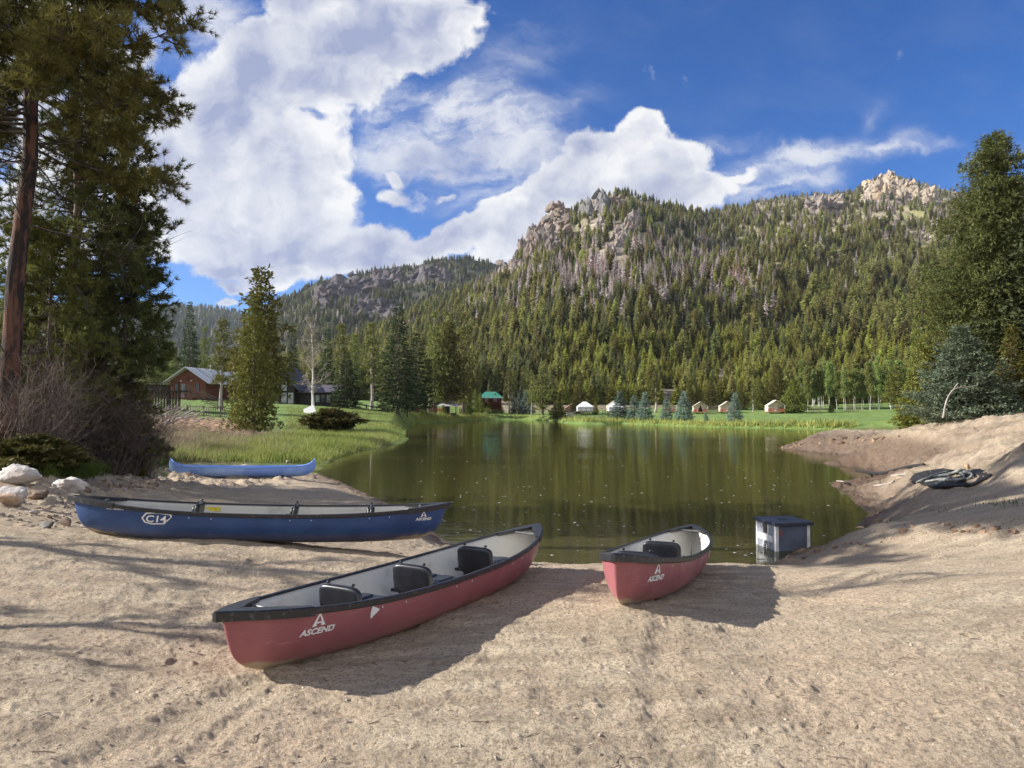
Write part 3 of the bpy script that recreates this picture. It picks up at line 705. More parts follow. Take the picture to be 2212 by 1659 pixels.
def forest():
    MG, MO, MD, MRd, MLi = MAT['fol_dark'], MAT['fol_olive'], MAT['fol_dead'], MAT['fol_red'], MAT['fol_lime']
    bark, gb = MAT['bark_far'], MAT['bark_grey']
    vari = []
    def add(label, *a, mats, **k):
        V, Fq, mi = far_tree(label, *a, mats, **k); vari.append((label, V, Fq, mi, mats))
    for i in range(3): add('dark green conifer', 10 + i, 1.0, .12 + .035 * i, mats=[bark, MG], lev=30, nb=9, zmin=.08)
    for i in range(3): add('olive green pine', 20 + i, 1.0, .13 + .04 * i, mats=[bark, MO], lev=27, nb=9, zmin=.16 + .06 * i, droop=.2)
    for i in range(2): add('yellow green young pine', 30 + i, 1.0, .16 + .02 * i, mats=[bark, MLi], lev=25, nb=9, zmin=.06, droop=.15)
    for i in range(3): add('grey dead conifer', 40 + i, 1.0, .11 + .015 * i, mats=[gb, MD], lev=26, nb=8, zmin=.16, kind='d', droop=.3)
    add('rusty brown dying conifer', 50, 1.0, .13, mats=[gb, MRd], lev=24, nb=8, zmin=.12, kind='d', droop=.3)
    nk = {'g': [0, 1, 2], 'o': [3, 4, 5], 'l': [6, 7], 'd': [8, 9, 10], 'r': [11]}
    rng = np.random.default_rng(99); rows = []
    def scatter(key, n, u0, u1, hmin, hmax, ymax):
        k = MZ[key]; Ym = ymax
        Y = k['foot'] + (Ym - k['foot']) * rng.uniform(0, 1, n) ** (1.55 if key == 'm1' else 1.1); u = rng.uniform(u0, u1, n)
        Yr = np.interp(u, k['T'][0], k['T'][2]); s = (Y - k['foot']) / (Yr - k['foot']); ok = (s > -.01) & (s < 1.03)
        Y, u, s = Y[ok], u[ok], s[ok]
        X, Y2, z = mz(k['T'], u, s, k['foot'], k['fz'], k['seed'], k['amp'])
        vx = CX + F * u; vy = HOR - F * (z - HC) / Y2
        c = crag_near(vx, vy); keep = rng.random(len(u)) > c * 2.2 - .1
        cl = fbm(X * .02, Y2 * .02, 3, 77)
        keep &= rng.random(len(u)) > sst(.04, .34, cl) * (.45 + .35 * sst(640, 520, vy)) - .0
        scree = np.exp(-((vx - 1985) / 60) ** 2 - ((vy - 466) / 14) ** 2) + np.exp(-((vx - 1825) / 30) ** 2 - ((vy - 500) / 12) ** 2) + np.exp(-((vx - 1335) / 22) ** 2 - ((vy - 566) / 8) ** 2) \
            + np.exp(-((vx - 1260 - (830 - vy) * .0) / 50) ** 2 - ((vy - 852) / 9) ** 2) + .8 * np.exp(-((vx - 1590 + (vy - 805) * 2.6) / 26) ** 2 - ((vy - 805) / 16) ** 2) + .8 * np.exp(-((vx - 1790) / 26) ** 2 - ((vy - 800) / 12) ** 2) + .9 * np.exp(-((vx - 1140) / 34) ** 2 - ((vy - 690) / 16) ** 2) + .8 * np.exp(-((vx - 1060) / 22) ** 2 - ((vy - 780) / 22) ** 2) + np.exp(-((vx - 1300) / 60) ** 2 - ((vy - 560) / 14) ** 2) + .8 * np.exp(-((vx - 1480) / 30) ** 2 - ((vy - 800) / 9) ** 2) + .8 * sst(.2, .42, fbm(X * .035, Y2 * .02, 3, 123))
        keep &= rng.random(len(u)) > scree * 1.2
        X, Y2, z, vx, vy, s = X[keep], Y2[keep], z[keep], vx[keep], vy[keep], s[keep]
        m = len(X); kind = np.full(m, 'g', dtype='<U1')
        wd = fbm(X * .011, Y2 * .007, 3, 55); r = rng.random(m)
        if key == 'm1':
            lime = sst(710, 775, vy) * sst(1080, 1250, vx)
            oli = np.clip(.50 + sst(1350, 1700, vx) * .35 + wd * .6, 0, 1)
            kind[r < oli] = 'o'
            zone = np.maximum(np.exp(-((vx - 1330) / 230) ** 2) * np.exp(-((vy - 610) / 85) ** 2), np.exp(-((vx - 1580) / 75) ** 2) * np.exp(-((vy - 640) / 50) ** 2))
            dead = np.clip(zone * .70 + sst(.05, .4, fbm(X * .016, Y2 * .01, 3, 66)) * (.22 + zone * .4) + .1 * sst(1500, 1800, vx) * sst(560, 480, vy) * 2.2 + .03, 0, .78) * sst(790, 720, vy)
            r2 = rng.random(m); kind[r2 < dead] = 'd'; kind[(r2 < dead) & (rng.random(m) < .16 * zone + .05)] = 'r'
            kind[(rng.random(m) < lime * .85) | ((kind == 'o') & (rng.random(m) < .25 * sst(1250, 1700, vx)))] = 'l'
            shade = sst(1050, 900, vx) 
            kind[(rng.random(m) < shade * .35) & (kind != 'd')] = 'g'
        else:
            kind[r < .1] = 'o'; kind[rng.random(m) < .13] = 'd'
        Ht = rng.uniform(hmin, hmax, m) * np.where(kind == 'l', .72, 1) * (1 - .25 * sst(760, 800, vy) * sst(1050, 1200, vx)) * (1 - .22 * sst(420, 230, Y2) * (key == 'm1')) * (1 - .25 * sst(.7, 1, s))
        rows.append((X, Y2, z, kind, Ht, vx, vy))
    scatter('m1', 42000, -.60, .84, 6, 20, 1620)
    scatter('m3', 9000, -.42, .1, 12, 20, 1650)
    scatter('m4', 7000, -.62, -.2, 18, 30, 2750)
    X, Y, Z, K, Ht, VX, VY = [np.concatenate([r[i] for r in rows]) for i in range(7)]
    idx = np.array([rng.choice(nk[k]) for k in K])
    # the 300 that show largest stand as trees of their own
    px = Ht / Y * F
    vis = (VX > 720) & (VX < 2150)
    sel = np.argsort(-(px * vis))[:300]
    first = {}
    zl = lambda v: 'left' if v < 1200 else 'middle' if v < 1560 else 'right'
    meshes = {}
    for vi in range(len(vari)):
        kind, V, Fq, mi, mats = vari[vi]
        o = mk('hillside_conifer' if vi < 8 else 'dead_conifer', V, [Fq], mats, mi); meshes[vi] = o.data; first[vi] = o
    usedf = set()
    for i in list(sel):
        vi = int(idx[i]); kind = vari[vi][0]
        if vi not in usedf: o = first[vi]; usedf.add(vi)
        else: o = first[vi].copy(); COL.objects.link(o)
        for q in ('label', 'category', 'group'):
            if q in o: del o[q]
        o.location = (X[i], Y[i], Z[i] - .2); o.scale = (Ht[i],) * 3; o.rotation_euler = (0, 0, rng.uniform(0, 6.28))
        zn = zl(VX[i]); rowl = 'nearest the lawn' if Y[i] < 232 else 'just up the slope'
        tag(o, '%s at the %s foot of the mountain, %s' % (kind, zn, rowl), 'tree', '%ss at the %s foot of the mountain, %s' % (kind, zn, rowl))
    for vi in range(len(vari)):
        if vi not in usedf:     # none among the largest: park the first of that kind on the slope
            c = np.where((idx == vi))[0]; c = c[np.argmax(px[c] * vis[c])]; o = first[vi]
            o.location = (X[c], Y[c], Z[c] - .2); o.scale = (Ht[c],) * 3; px[c] = -1; sel = np.append(sel, c)
            tag(o, '%s a little way up the %s of the slope' % (vari[vi][0], zl(VX[c])), 'tree', '%ss a little way up the %s of the slope' % (vari[vi][0], zl(VX[c])))
    rest = np.ones(len(X), bool); rest[sel] = False
    x, y, z, ii, h = X[rest], Y[rest], Z[rest], idx[rest], Ht[rest]
    print('forest', len(x))
    me = bpy.data.meshes.new('forest'); me.vertices.add(len(x))
    me.vertices.foreach_set('co', np.stack([x, y, z - .2], -1).astype(np.float32).ravel())
    for nm, ty, dat in (('pick', 'INT', ii.astype(np.int32)), ('size', 'FLOAT', h.astype(np.float32)), ('turn', 'FLOAT', rng.uniform(0, 6.28, len(x)).astype(np.float32)), ('fat', 'FLOAT', rng.uniform(.95, 1.6, len(x)).astype(np.float32))):
        a = me.attributes.new(nm, ty, 'POINT'); a.data.foreach_set('value', dat)
    o = bpy.data.objects.new('forest', me); COL.objects.link(o)
    tag(o, 'mixed green and grey dead conifer forest covering the mountain slopes', 'forest', kind='stuff')
    ng = bpy.data.node_groups.new('forest', 'GeometryNodeTree')
    ng.interface.new_socket('Geometry', in_out='INPUT', socket_type='NodeSocketGeometry'); ng.interface.new_socket('Geometry', in_out='OUTPUT', socket_type='NodeSocketGeometry')
    gi = ng.nodes.new('NodeGroupInput'); go = ng.nodes.new('NodeGroupOutput'); jn = ng.nodes.new('GeometryNodeJoinGeometry')
    def attr(nm, ty):
        n = ng.nodes.new('GeometryNodeInputNamedAttribute'); n.data_type = ty; n.inputs['Name'].default_value = nm; return n.outputs[0]
    cx = ng.nodes.new('ShaderNodeCombineXYZ'); ng.links.new(attr('turn', 'FLOAT'), cx.inputs[2])
    sz = attr('size', 'FLOAT'); ft = ng.nodes.new('ShaderNodeMath'); ft.operation = 'MULTIPLY'; ng.links.new(sz, ft.inputs[0]); ng.links.new(attr('fat', 'FLOAT'), ft.inputs[1])
    sc = ng.nodes.new('ShaderNodeCombineXYZ'); ng.links.new(ft.outputs[0], sc.inputs[0]); ng.links.new(ft.outputs[0], sc.inputs[1]); ng.links.new(sz, sc.inputs[2])
    pk = attr('pick', 'INT')
    for vi in range(len(vari)):
        oi = ng.nodes.new('GeometryNodeObjectInfo'); oi.inputs['Object'].default_value = first[vi]; oi.transform_space = 'ORIGINAL'
        cmp_ = ng.nodes.new('FunctionNodeCompare'); cmp_.data_type = 'INT'; cmp_.operation = 'EQUAL'
        ng.links.new(pk, cmp_.inputs['A'] if cmp_.inputs['A'].enabled else cmp_.inputs[2]); 
        ia = [s for s in cmp_.inputs if s.enabled]
        ng.links.new(pk, ia[0]); ia[1].default_value = vi
        ip = ng.nodes.new('GeometryNodeInstanceOnPoints')
        ng.links.new(gi.outputs[0], ip.inputs['Points']); ng.links.new(cmp_.outputs[0], ip.inputs['Selection'])
        ng.links.new(oi.outputs['Geometry'], ip.inputs['Instance']); ng.links.new(cx.outputs[0], ip.inputs['Rotation']); ng.links.new(sc.outputs[0], ip.inputs['Scale'])
        ng.links.new(ip.outputs[0], jn.inputs[0])
    ng.links.new(jn.outputs[0], go.inputs[0])
    md = o.modifiers.new('forest', 'NODES'); md.node_group = ng
# ============================================================ CANOES
class Hull:
    def __init__(s, L, B=.47, old=False): s.L = L; s.B = B; s.old = old
    def b(s, t): return s.B * np.maximum(0, 1 - np.abs(t) ** (2.6 if not s.old else 2.2)) ** (.80 if not s.old else .9) + .011
    def sh(s, t): return (.385 + .125 * np.abs(t) ** 2.4) if not s.old else (.33 + .05 * np.abs(t) ** 2 + .25 * np.abs(t) ** 16)
    def kl(s, t): return .04 * np.abs(t) ** 5
    def xe(s, zf):
        if s.old: return s.L / 2 - .02 - .34 * (1 - zf) ** 4 - .05 * zf ** 3
        return s.L / 2 - .13 * (1 - zf) - .24 * (1 - zf) ** 6
    def pt(s, t, ph):
        """t along, ph 0 keel .. 1 sheer -> x, half breadth, z"""
        zf = (1 - np.cos(ph * np.pi / 2)) ** 1.0
        p = .58 + .35 * np.abs(t) ** 3
        k = s.kl(t); z = k + (s.sh(t) - k) * zf
        return t * s.xe(zf), s.b(t) * np.sin(ph * np.pi / 2) ** p, z
    def at(s, x, zf):
        t = x / s.xe(zf); ph = np.arccos(np.clip(1 - zf, -1, 1)) * 2 / np.pi
        return s.pt(t, ph)
    def mesh(s, mats, parent, name='hull'):
        ts = np.sin(np.linspace(-1, 1, 81) * np.pi / 2) ; n = 13
        ph = np.linspace(0, 1, n); T, Pp = np.meshgrid(ts, ph, indexing='ij')
        x, y, z = s.pt(T, Pp)
        ring = np.concatenate([np.stack([x, y, z], -1)[:, ::-1], np.stack([x, -y, z], -1)[:, 1:]], 1)  # port sheer .. keel .. starboard sheer
        m = ring.shape[1]; i = np.arange(80)[:, None] * m + np.arange(m - 1)[None]
        q = np.stack([i, i + 1, i + 1 + m, i + m], -1).reshape(-1, 4)
        caps = []
        for st in (0, 80):
            for k in range(n - 1):
                f = [st * m + k, st * m + k + 1, st * m + m - 2 - k, st * m + m - 1 - k]
                if k == n - 2: f = [st * m + k, st * m + k + 1, st * m + m - 1 - k]; caps.append(('t', f if st == 0 else f[::-1]))
                else: caps.append(('q', f if st == 0 else f[::-1]))
        Q = np.concatenate([q, [c[1] for c in caps if c[0] == 'q']]); T3 = np.array([c[1] for c in caps if c[0] == 't'])
        o = mk(name, ring.reshape(-1, 3), [Q[:, ::-1], T3[:, ::-1]], mats, smooth=True, parent=parent)
        bm = bmesh.new(); bm.from_mesh(o.data); bmesh.ops.recalc_face_normals(bm, faces=bm.faces)
        # make normals point outward
        c = sum((f.normal.dot(f.calc_center_median() - Vector((f.calc_center_median().x, 0, .3))) for f in bm.faces))
        if c < 0: bmesh.ops.reverse_faces(bm, faces=bm.faces)
        bm.to_mesh(o.data); bm.free()
        sd = o.modifiers.new('shell', 'SOLIDIFY'); sd.thickness = .008; sd.offset = -1; sd.material_offset = 1; sd.material_offset_rim = 1
        return o
def font_mesh(txt, size, shear=0, bold=.0, sx=1.0):
    cu = bpy.data.curves.new('t', 'FONT'); cu.body = txt; cu.size = size; cu.shear = shear; cu.offset = bold; cu.resolution_u = 3
    cu.align_x = 'CENTER'
    o = bpy.data.objects.new('t', cu); COL.objects.link(o)
    me = bpy.data.meshes.new_from_object(o.evaluated_get(bpy.context.evaluated_depsgraph_get()))
    V = np.array([v.co[:2] for v in me.vertices]) * [sx, 1]; Fs = [list(p.vertices) for p in me.polygons]
    bpy.data.objects.remove(o); bpy.data.curves.remove(cu); bpy.data.meshes.remove(me)
    return V, Fs
def emblem():
    L_ = [(-.5, 0), (-.17, 0), (-.17, .18), (-.17, .30), (-.115, .48), (0, .74), (0, 1)]
    Vs = [(x, y) for x, y in L_] + [(-x, y) for x, y in L_] + [(-.17, .18), (.17, .18), (.17, .30), (-.17, .30)]
    return np.array(Vs, float), [[0, 1, 2, 3], [0, 3, 4, 6], [4, 5, 6], [10, 9, 8, 7], [13, 11, 10, 7], [13, 12, 11], [14, 15, 16, 17]]
def decal(hull, name, parts, xc, zc, mat, parent, side=-1, tilt=0):
    """parts: (V2d, faces, dx, dz, scale); laid on the outside of the hull on the given side"""
    Vs = []; Fs = []; off = 0
    for V, F_, dx, dz, s in parts:
        V = V * s; c, sn = math.cos(tilt), math.sin(tilt)
        px = (V[:, 0] + dx) * (1 if side < 0 else -1); pz = V[:, 1] + dz
        xx = xc + px * c - pz * sn; zz = zc + px * sn + pz * c
        t = xx / (hull.L / 2); k = hull.kl(t); zf = np.clip((zz - k) / (hull.sh(t) - k), .02, 1)
        x, y, z = hull.at(xx, zf)
        Vs.append(np.stack([xx, side * (y + .0045), zz], -1)); Fs += [[i + off for i in f] for f in F_]; off += len(V)
    me = bpy.data.meshes.new(name); me.from_pydata(np.concatenate(Vs).tolist(), [], Fs); me.materials.append(mat)
    bm = bmesh.new(); bm.from_mesh(me); bmesh.ops.triangulate(bm, faces=bm.faces); bm.to_mesh(me); bm.free()
    o = bpy.data.objects.new(name, me); COL.objects.link(o); o.parent = parent; return o
def brand(hull, xc, zc, h, parent, mat, side=-1, tilt=0):
    T, TF = font_mesh('ASCEND', h * .43, .14, h * .018, 1.1)
    E, EF = emblem(); R_, RF = font_mesh('-', h * .2, 0, h * .01)
    return decal(hull, 'logo', [(E, EF, 0, .0, h * .72), (T, TF, 0, -h * .40, 1), (R_, RF, h * .93, -h * .16, 1)], xc, zc, mat, parent, side, tilt)
def seat_unit(hull, parent, xs, facing=1, backs=True):
    """moulded seat: pan with ridges (> backrest)"""
    m = MB(); hw = min(float(hull.b(xs / (hull.L / 2))) - .06, .232)
    m.sup((facing * .24 + xs, 0, .262), (.25, hw, .03), .3)
    m.sup((facing * .30 + xs, hw * .42, .29), (.14, hw * .30, .018), .4); m.sup((facing * .30 + xs, -hw * .42, .29), (.14, hw * .30, .018), .4)
    m.sup((facing * .20 + xs, 0, .13), (.20, hw * .8, .12), .25)
    m.box(xs + facing * .05 - .03, xs + facing * .05 + .03, -hw - .05, hw + .05, .19, .215)
    p = m.build('seat', MAT['seat_plastic'], parent, True)
    if backs:
        m = MB(); m.sup((xs - facing * .02, 0, .33), (.034, hw * .92, .145), .42, 20, 11, ry=-facing * .16)
        for sy in (-1, 1):
            m.sup((xs + facing * .018, sy * hw * .48, .36), (.022, hw * .26, .085), .8, 14, 9, ry=-facing * .16)
            m.sup((xs + facing * .06, sy * hw * .80, .27), (.10, .035, .045), .7)
        m.sup((xs - facing * .03, hw * .55, .487), (.016, .016, .012), .8, 8, 6); m.sup((xs - facing * .03, -hw * .55, .487), (.016, .016, .012), .8, 8, 6)
        m.build('backrest', MAT['seat_plastic'], p, True)
    return p
def gunwales(hull, parent, mat):
    for sd in (-1, 1):
        ts = np.linspace(-.985, .985, 90); x, y, z = hull.pt(ts, np.ones_like(ts))
        prof = [(-.016, -.004), (-.016, .010), (-.008, .016), (.012, .016), (.020, .010), (.020, -.026), (.014, -.032), (.002, -.032), (.002, -.004)]
        n = len(prof); V = np.array([[x[i], sd * max(y[i] + a, .001), z[i] + b] for i in range(len(ts)) for a, b in prof])
        i = np.arange(len(ts) - 1)[:, None] * n + np.arange(n)[None]; j = np.arange(len(ts) - 1)[:, None] * n + (np.arange(n)[None] + 1) % n
        q = np.stack([i, j, j + n, i + n], -1).reshape(-1, 4)
        if sd > 0: q = q[:, ::-1]
        mk('gunwale', V, [q], [mat], smooth=False, parent=parent)
def deck_cap(hull, parent, mat, end):
    """black moulded bow cap: skirted wedge with a notch, overhanging beak and carry bar"""
    t0 = .765; ts = np.linspace(t0, 1.0, 9); x, y, z = hull.pt(ts, np.ones_like(ts)); yo = y + .027; yo[-1] = .028; zz = z + .022; x = x.copy(); x[-1] = hull.L / 2 + .06; yo[-1] = .016
    notch = np.interp(ts, [t0, .88, .93], [1, .55, 0]); yi = np.where(ts < .94, np.maximum(0, (yo - .05) * notch), 0)
    V = []; 
    for i in range(9):
        for sd in (1, -1):
            V += [(x[i], sd * yo[i], zz[i] - .065), (x[i], sd * yo[i], zz[i] - .008), (x[i], sd * (yo[i] - .012), zz[i]), (x[i], sd * max(yi[i], 0), zz[i] + .004), (x[i], sd * max(yi[i], 0), zz[i] - .03)]
    q = []
    for i in range(8):
        a, b = i * 10, (i + 1) * 10
        for o_ in (0, 5):
            for k in range(4): q.append((a + o_ + k, a + o_ + k + 1, b + o_ + k + 1, b + o_ + k))
            q.append((a + o_ + 4, a + o_, b + o_, b + o_ + 4))
    q += [(80, 81, 86, 85), (81, 82, 87, 86), (82, 83, 88, 87), (0, 1, 2, 3), (5, 6, 7, 8)]
    V = np.array(V) * [end, 1, 1]
    o = mk('deck_cap', V, [np.array(q)], [mat], parent=parent)
    bm = bmesh.new(); bm.from_mesh(o.data); bmesh.ops.remove_doubles(bm, verts=bm.verts, dist=.0008); bmesh.ops.recalc_face_normals(bm, faces=bm.faces); bm.to_mesh(o.data); bm.free()
    m = MB(); tx = end * float(hull.pt(.845, 1.)[0]); ty = float(hull.pt(.845, 1.)[1]); tz = float(hull.pt(.845, 1.)[2]) - .005
    m.tube([(tx, -ty, tz), (tx, -ty * .5, tz + .004), (tx, ty * .5, tz + .004), (tx, ty, tz)], .013, 8)
    m.build('carry_handle', MAT['handle'], parent, True)
def canoe(key, label, hull_mat, seats, facing=1, roll=0):
    a, b = CANOES[key]; L = float(np.linalg.norm(b - a)) - .09
    hull = Hull(L, .42 if key == 'red2' else .455); root = empty('canoe', label=label, cat='canoe', group='molded canoes beached on the sand')
    ex = Vector((b - a)).normalized(); ez = Vector((0, 0, 1)); ez = (ez - ex * ez.dot(ex)).normalized(); ez = Matrix.Rotation(roll, 3, ex) @ ez; ey = ez.cross(ex)
    M = Matrix((ex, ey, ez)).transposed()
    org = Vector((a + b) / 2) - M @ Vector((0, 0, .53))
    root.matrix_world = Matrix.Translation(org) @ M.to_4x4()
    hull.mesh([hull_mat, MAT['canoe_inner']], root)
    gunwales(hull, root, MAT['gunwale'])
    for e in (-1, 1): deck_cap(hull, root, MAT['gunwale'], e)
    for s in seats: seat_unit(hull, root, (s - .5) * L, facing)
    # rivets along both sides
    for s in [x + d for x in seats for d in (.0, .055)]:
        for sd in (-1, 1):
            xx = (s - .5) * L; t = xx / (L / 2); zz = float(hull.sh(t)) - .06; zf = (zz - hull.kl(t)) / (hull.sh(t) - hull.kl(t))
            y = float(hull.at(xx, zf)[1]); m = MB(); m.sup((xx, sd * (y + .002), zz), (.0075, .005, .0075), .9, 8, 6); m.build('rivet', MAT['rivet'], root, True)
    return root, hull
def all_canoes():
    r, h = canoe('red1', 'maroon canoe with three dark seats and a white triangle sticker, lying diagonally in the centre', MAT['hull_red'], (.25, .455, .69))
    L = h.L
    brand(h, -L / 2 + .60, .325, .138, r, MAT['decal_white'])
    decal(h, 'sticker', [(np.array([(-.5, .0), (-.44, -.42), (-.34, -.5), (.5, .1), (.5, .2), (-.32, .62), (-.42, .5)]) * 1., [[0, 1, 2, 3, 4, 5, 6]], 0, 0, .085)], -L / 2 + 1.08, .325, MAT['decal_white'], r)
    th = np.linspace(0, 2 * np.pi, 17)[:-1]; ring = np.concatenate([np.stack([np.cos(th), np.sin(th)], -1), np.stack([np.cos(th) * .8, np.sin(th) * .86], -1)])
    rf = [[i, (i + 1) % 16, 16 + (i + 1) % 16, 16 + i] for i in range(16)]
    T, TF = font_mesh('C', .09)
    decal(h, 'number_mark', [(ring * [1.5, 1], rf, 0, 0, .06), (T, TF, 0, -.03, 1)], L / 2 - .42, .33, MAT['decal_white'], r)
    r, h = canoe('red2', 'shorter looking maroon canoe beside the grey metal box, white lettering at its far end', MAT['hull_red'], (.19, .47), roll=rad(0)); L = h.L
    brand(h, -L / 2 + .56, .325, .150, r, MAT['decal_white'])
    for i, (dx, w) in enumerate(((0, .17), (.24, .14), (.42, .07))):
        decal(h, 'letter_sticker', [(np.array([(-.5, -.5), (.5, -.5), (.5, .5), (-.5, .5)]) * [w, .11], [[0, 1, 2, 3]], 0, 0, 1)], L / 2 - 1.60 + dx, .31, MAT['decal_worn'], r)
    r, h = canoe('blue', 'dark blue canoe lying broadside on the left, marked C14 in a white outline', MAT['hull_blue'], (.31, .565, .775), facing=-1); L = h.L
    brand(h, L / 2 - .33, .36, .115, r, MAT['decal_white'])
    hx = np.array([(-1, .05), (-.72, .62), (.05, .72), (.95, .55), (1.02, .28), (.5, -.55), (-.3, -.62), (-.8, -.45)]); hi = hx * [.90, .80]
    V = np.concatenate([hx, hi]); Fh = [[i, (i + 1) % 8, 8 + (i + 1) % 8, 8 + i] for i in range(8)]
    T, TF = font_mesh('C14', .115, .1, .002, 1.25)
    decal(h, 'number_mark', [(V * [1.55, 1], Fh, 0, 0, .115), (T, TF, -.01, -.04, 1)], -L / 2 + 1.06, .31, MAT['decal_white'], r)
    decal(h, 'plate', [(np.array([(-.5, -.5), (.5, -.5), (.5, .5), (-.5, .5)]) * [.21, .035], [[0, 1, 2, 3]], 0, 0, 1)], -L / 2 + .56, .415, MAT['decal_worn'], r)
    m = MB(); t = -.33; yy = float(h.at(t * L / 2, .86)[1]); xx = t * L / 2
    m.box(xx - .09, xx + .09, yy - .016, yy - .012, .30, .355); m.build('yellow_label', MAT['yellow'], r)
    # pale blue open canoe at the water's edge
    a = onz(361, 1029, .42); b = onz(684, 1028, .30); L = float(np.linalg.norm(b - a)); h = Hull(L, .42, True)
    r = empty('canoe', label='light blue canoe with upswept ends beached at the grassy edge of the pond', cat='canoe')
    ex = Vector(b - a).normalized(); ez = Vector((0, 0, 1)); ez = (ez - ex * ez.dot(ex)).normalized(); M = Matrix((ex, ez.cross(ex), ez)).transposed()
    r.matrix_world = Matrix.Translation(Vector((a + b) / 2) + Vector((0, 0, -.03))) @ M.to_4x4()
    h.mesh([MAT['hull_pale'], MAT['hull_pale_in']], r)
    for sd in (-1, 1):
        ts = np.linspace(-.98, .98, 70); x, y, z = h.pt(ts, np.ones_like(ts)); m = MB(); m.tube(np.stack([x, sd * (y + .006), z + .002], -1), .013, 6); m.build('gunwale', MAT['hull_pale_in'], r, True)
    for s in (-.45, .0, .45):
        m = MB(); y = float(h.b(s)) - .02; m.box(s * L / 2 - .1, s * L / 2 + .1, -y, y, .24, .265); m.build('seat', MAT['hull_pale_in'], r)
    m = MB(); x0 = L * .06; 
    for k in range(14):
        x = -.35 + k * .2; 
    decal(h, 'scuff_strip', [(np.array([(-.5, -.5), (.5, -.5), (.5, .5), (-.5, .5)]) * [.5, .012], [[0, 1, 2, 3]], 0, 0, 1)], -.25, .085, MAT['decal_worn'], r)

# ============================================================ BUILDINGS
def quad(name, P, mat, parent=None): return mk(name, np.array(P), [np.array([list(range(len(P)))])], [mat], parent=parent)
def railing(mb, a, b, h=.9, gap=.14, post=1.6, w=.05, lower=True):
    a = np.array(a, float); b = np.array(b, float); L = np.linalg.norm(b - a); up = np.array([0, 0, h])
    mb.beam(a + up, b + up, w * 1.8, w * .8)
    if lower: mb.beam(a + [0, 0, .1], b + [0, 0, .1], w, w)
    n = max(1, int(L / post))
    for i in range(n + 1): p = a + (b - a) * i / n; mb.beam(p, p + up, w * 1.6, w * 1.6)
    n = int(L / gap)
    for i in range(n): p = a + (b - a) * (i + .5) / n; mb.beam(p + [0, 0, .1], p + up, w * .5, w * .5)
def window(parent, x0, x1, z0, z1, y, mats, nx=1, nz=1, name='window', fr=.06):
    m = MB()
    m.box(x0 - fr, x0, y - .05, y + .04, z0 - fr, z1 + fr); m.box(x1, x1 + fr, y - .05, y + .04, z0 - fr, z1 + fr)
    m.box(x0, x1, y - .05, y + .04, z1, z1 + fr); m.box(x0, x1, y - .07, y + .04, z0 - fr, z0)
    for i in range(1, nx): x = x0 + (x1 - x0) * i / nx; m.box(x - .02, x + .02, y - .045, y + .03, z0, z1)
    for i in range(1, nz): z = z0 + (z1 - z0) * i / nz; m.box(x0, x1, y - .04, y + .03, z - .02, z + .02)
    w = m.build(name, mats[0], parent)
    quad('pane', [(x0, y - .02, z0), (x1, y - .02, z0), (x1, y - .02, z1), (x0, y - .02, z1)], mats[1], w); return w
def gable_walls(m, w, d, h, hr, y0=0):
    m.add([(-w, y0, 0), (w, y0, 0), (w, y0, h), (0, y0, hr), (-w, y0, h), (-w, y0 + d, 0), (w, y0 + d, 0), (w, y0 + d, h), (0, y0 + d, hr), (-w, y0 + d, h)],
          [(0, 1, 2, 3, 4), (9, 8, 7, 6, 5), (1, 6, 7, 2), (0, 4, 9, 5)])
def gable_roof(m, w, d, h, hr, over=.7, th=.14, y0=0, oy=.6):
    sl = (hr - h) / w
    for sx in (-1, 1):
        e = w + over; ze = h - sl * over
        P = [(0, y0 - oy, hr), (sx * e, y0 - oy, ze), (sx * e, y0 + d + oy, ze), (0, y0 + d + oy, hr)]
        P = P + [(p[0], p[1], p[2] + th) for p in P]
        f = [(0, 1, 2, 3), (7, 6, 5, 4), (0, 4, 5, 1), (1, 5, 6, 2), (2, 6, 7, 3)]
        m.add(P, f if sx < 0 else [t[::-1] for t in f])
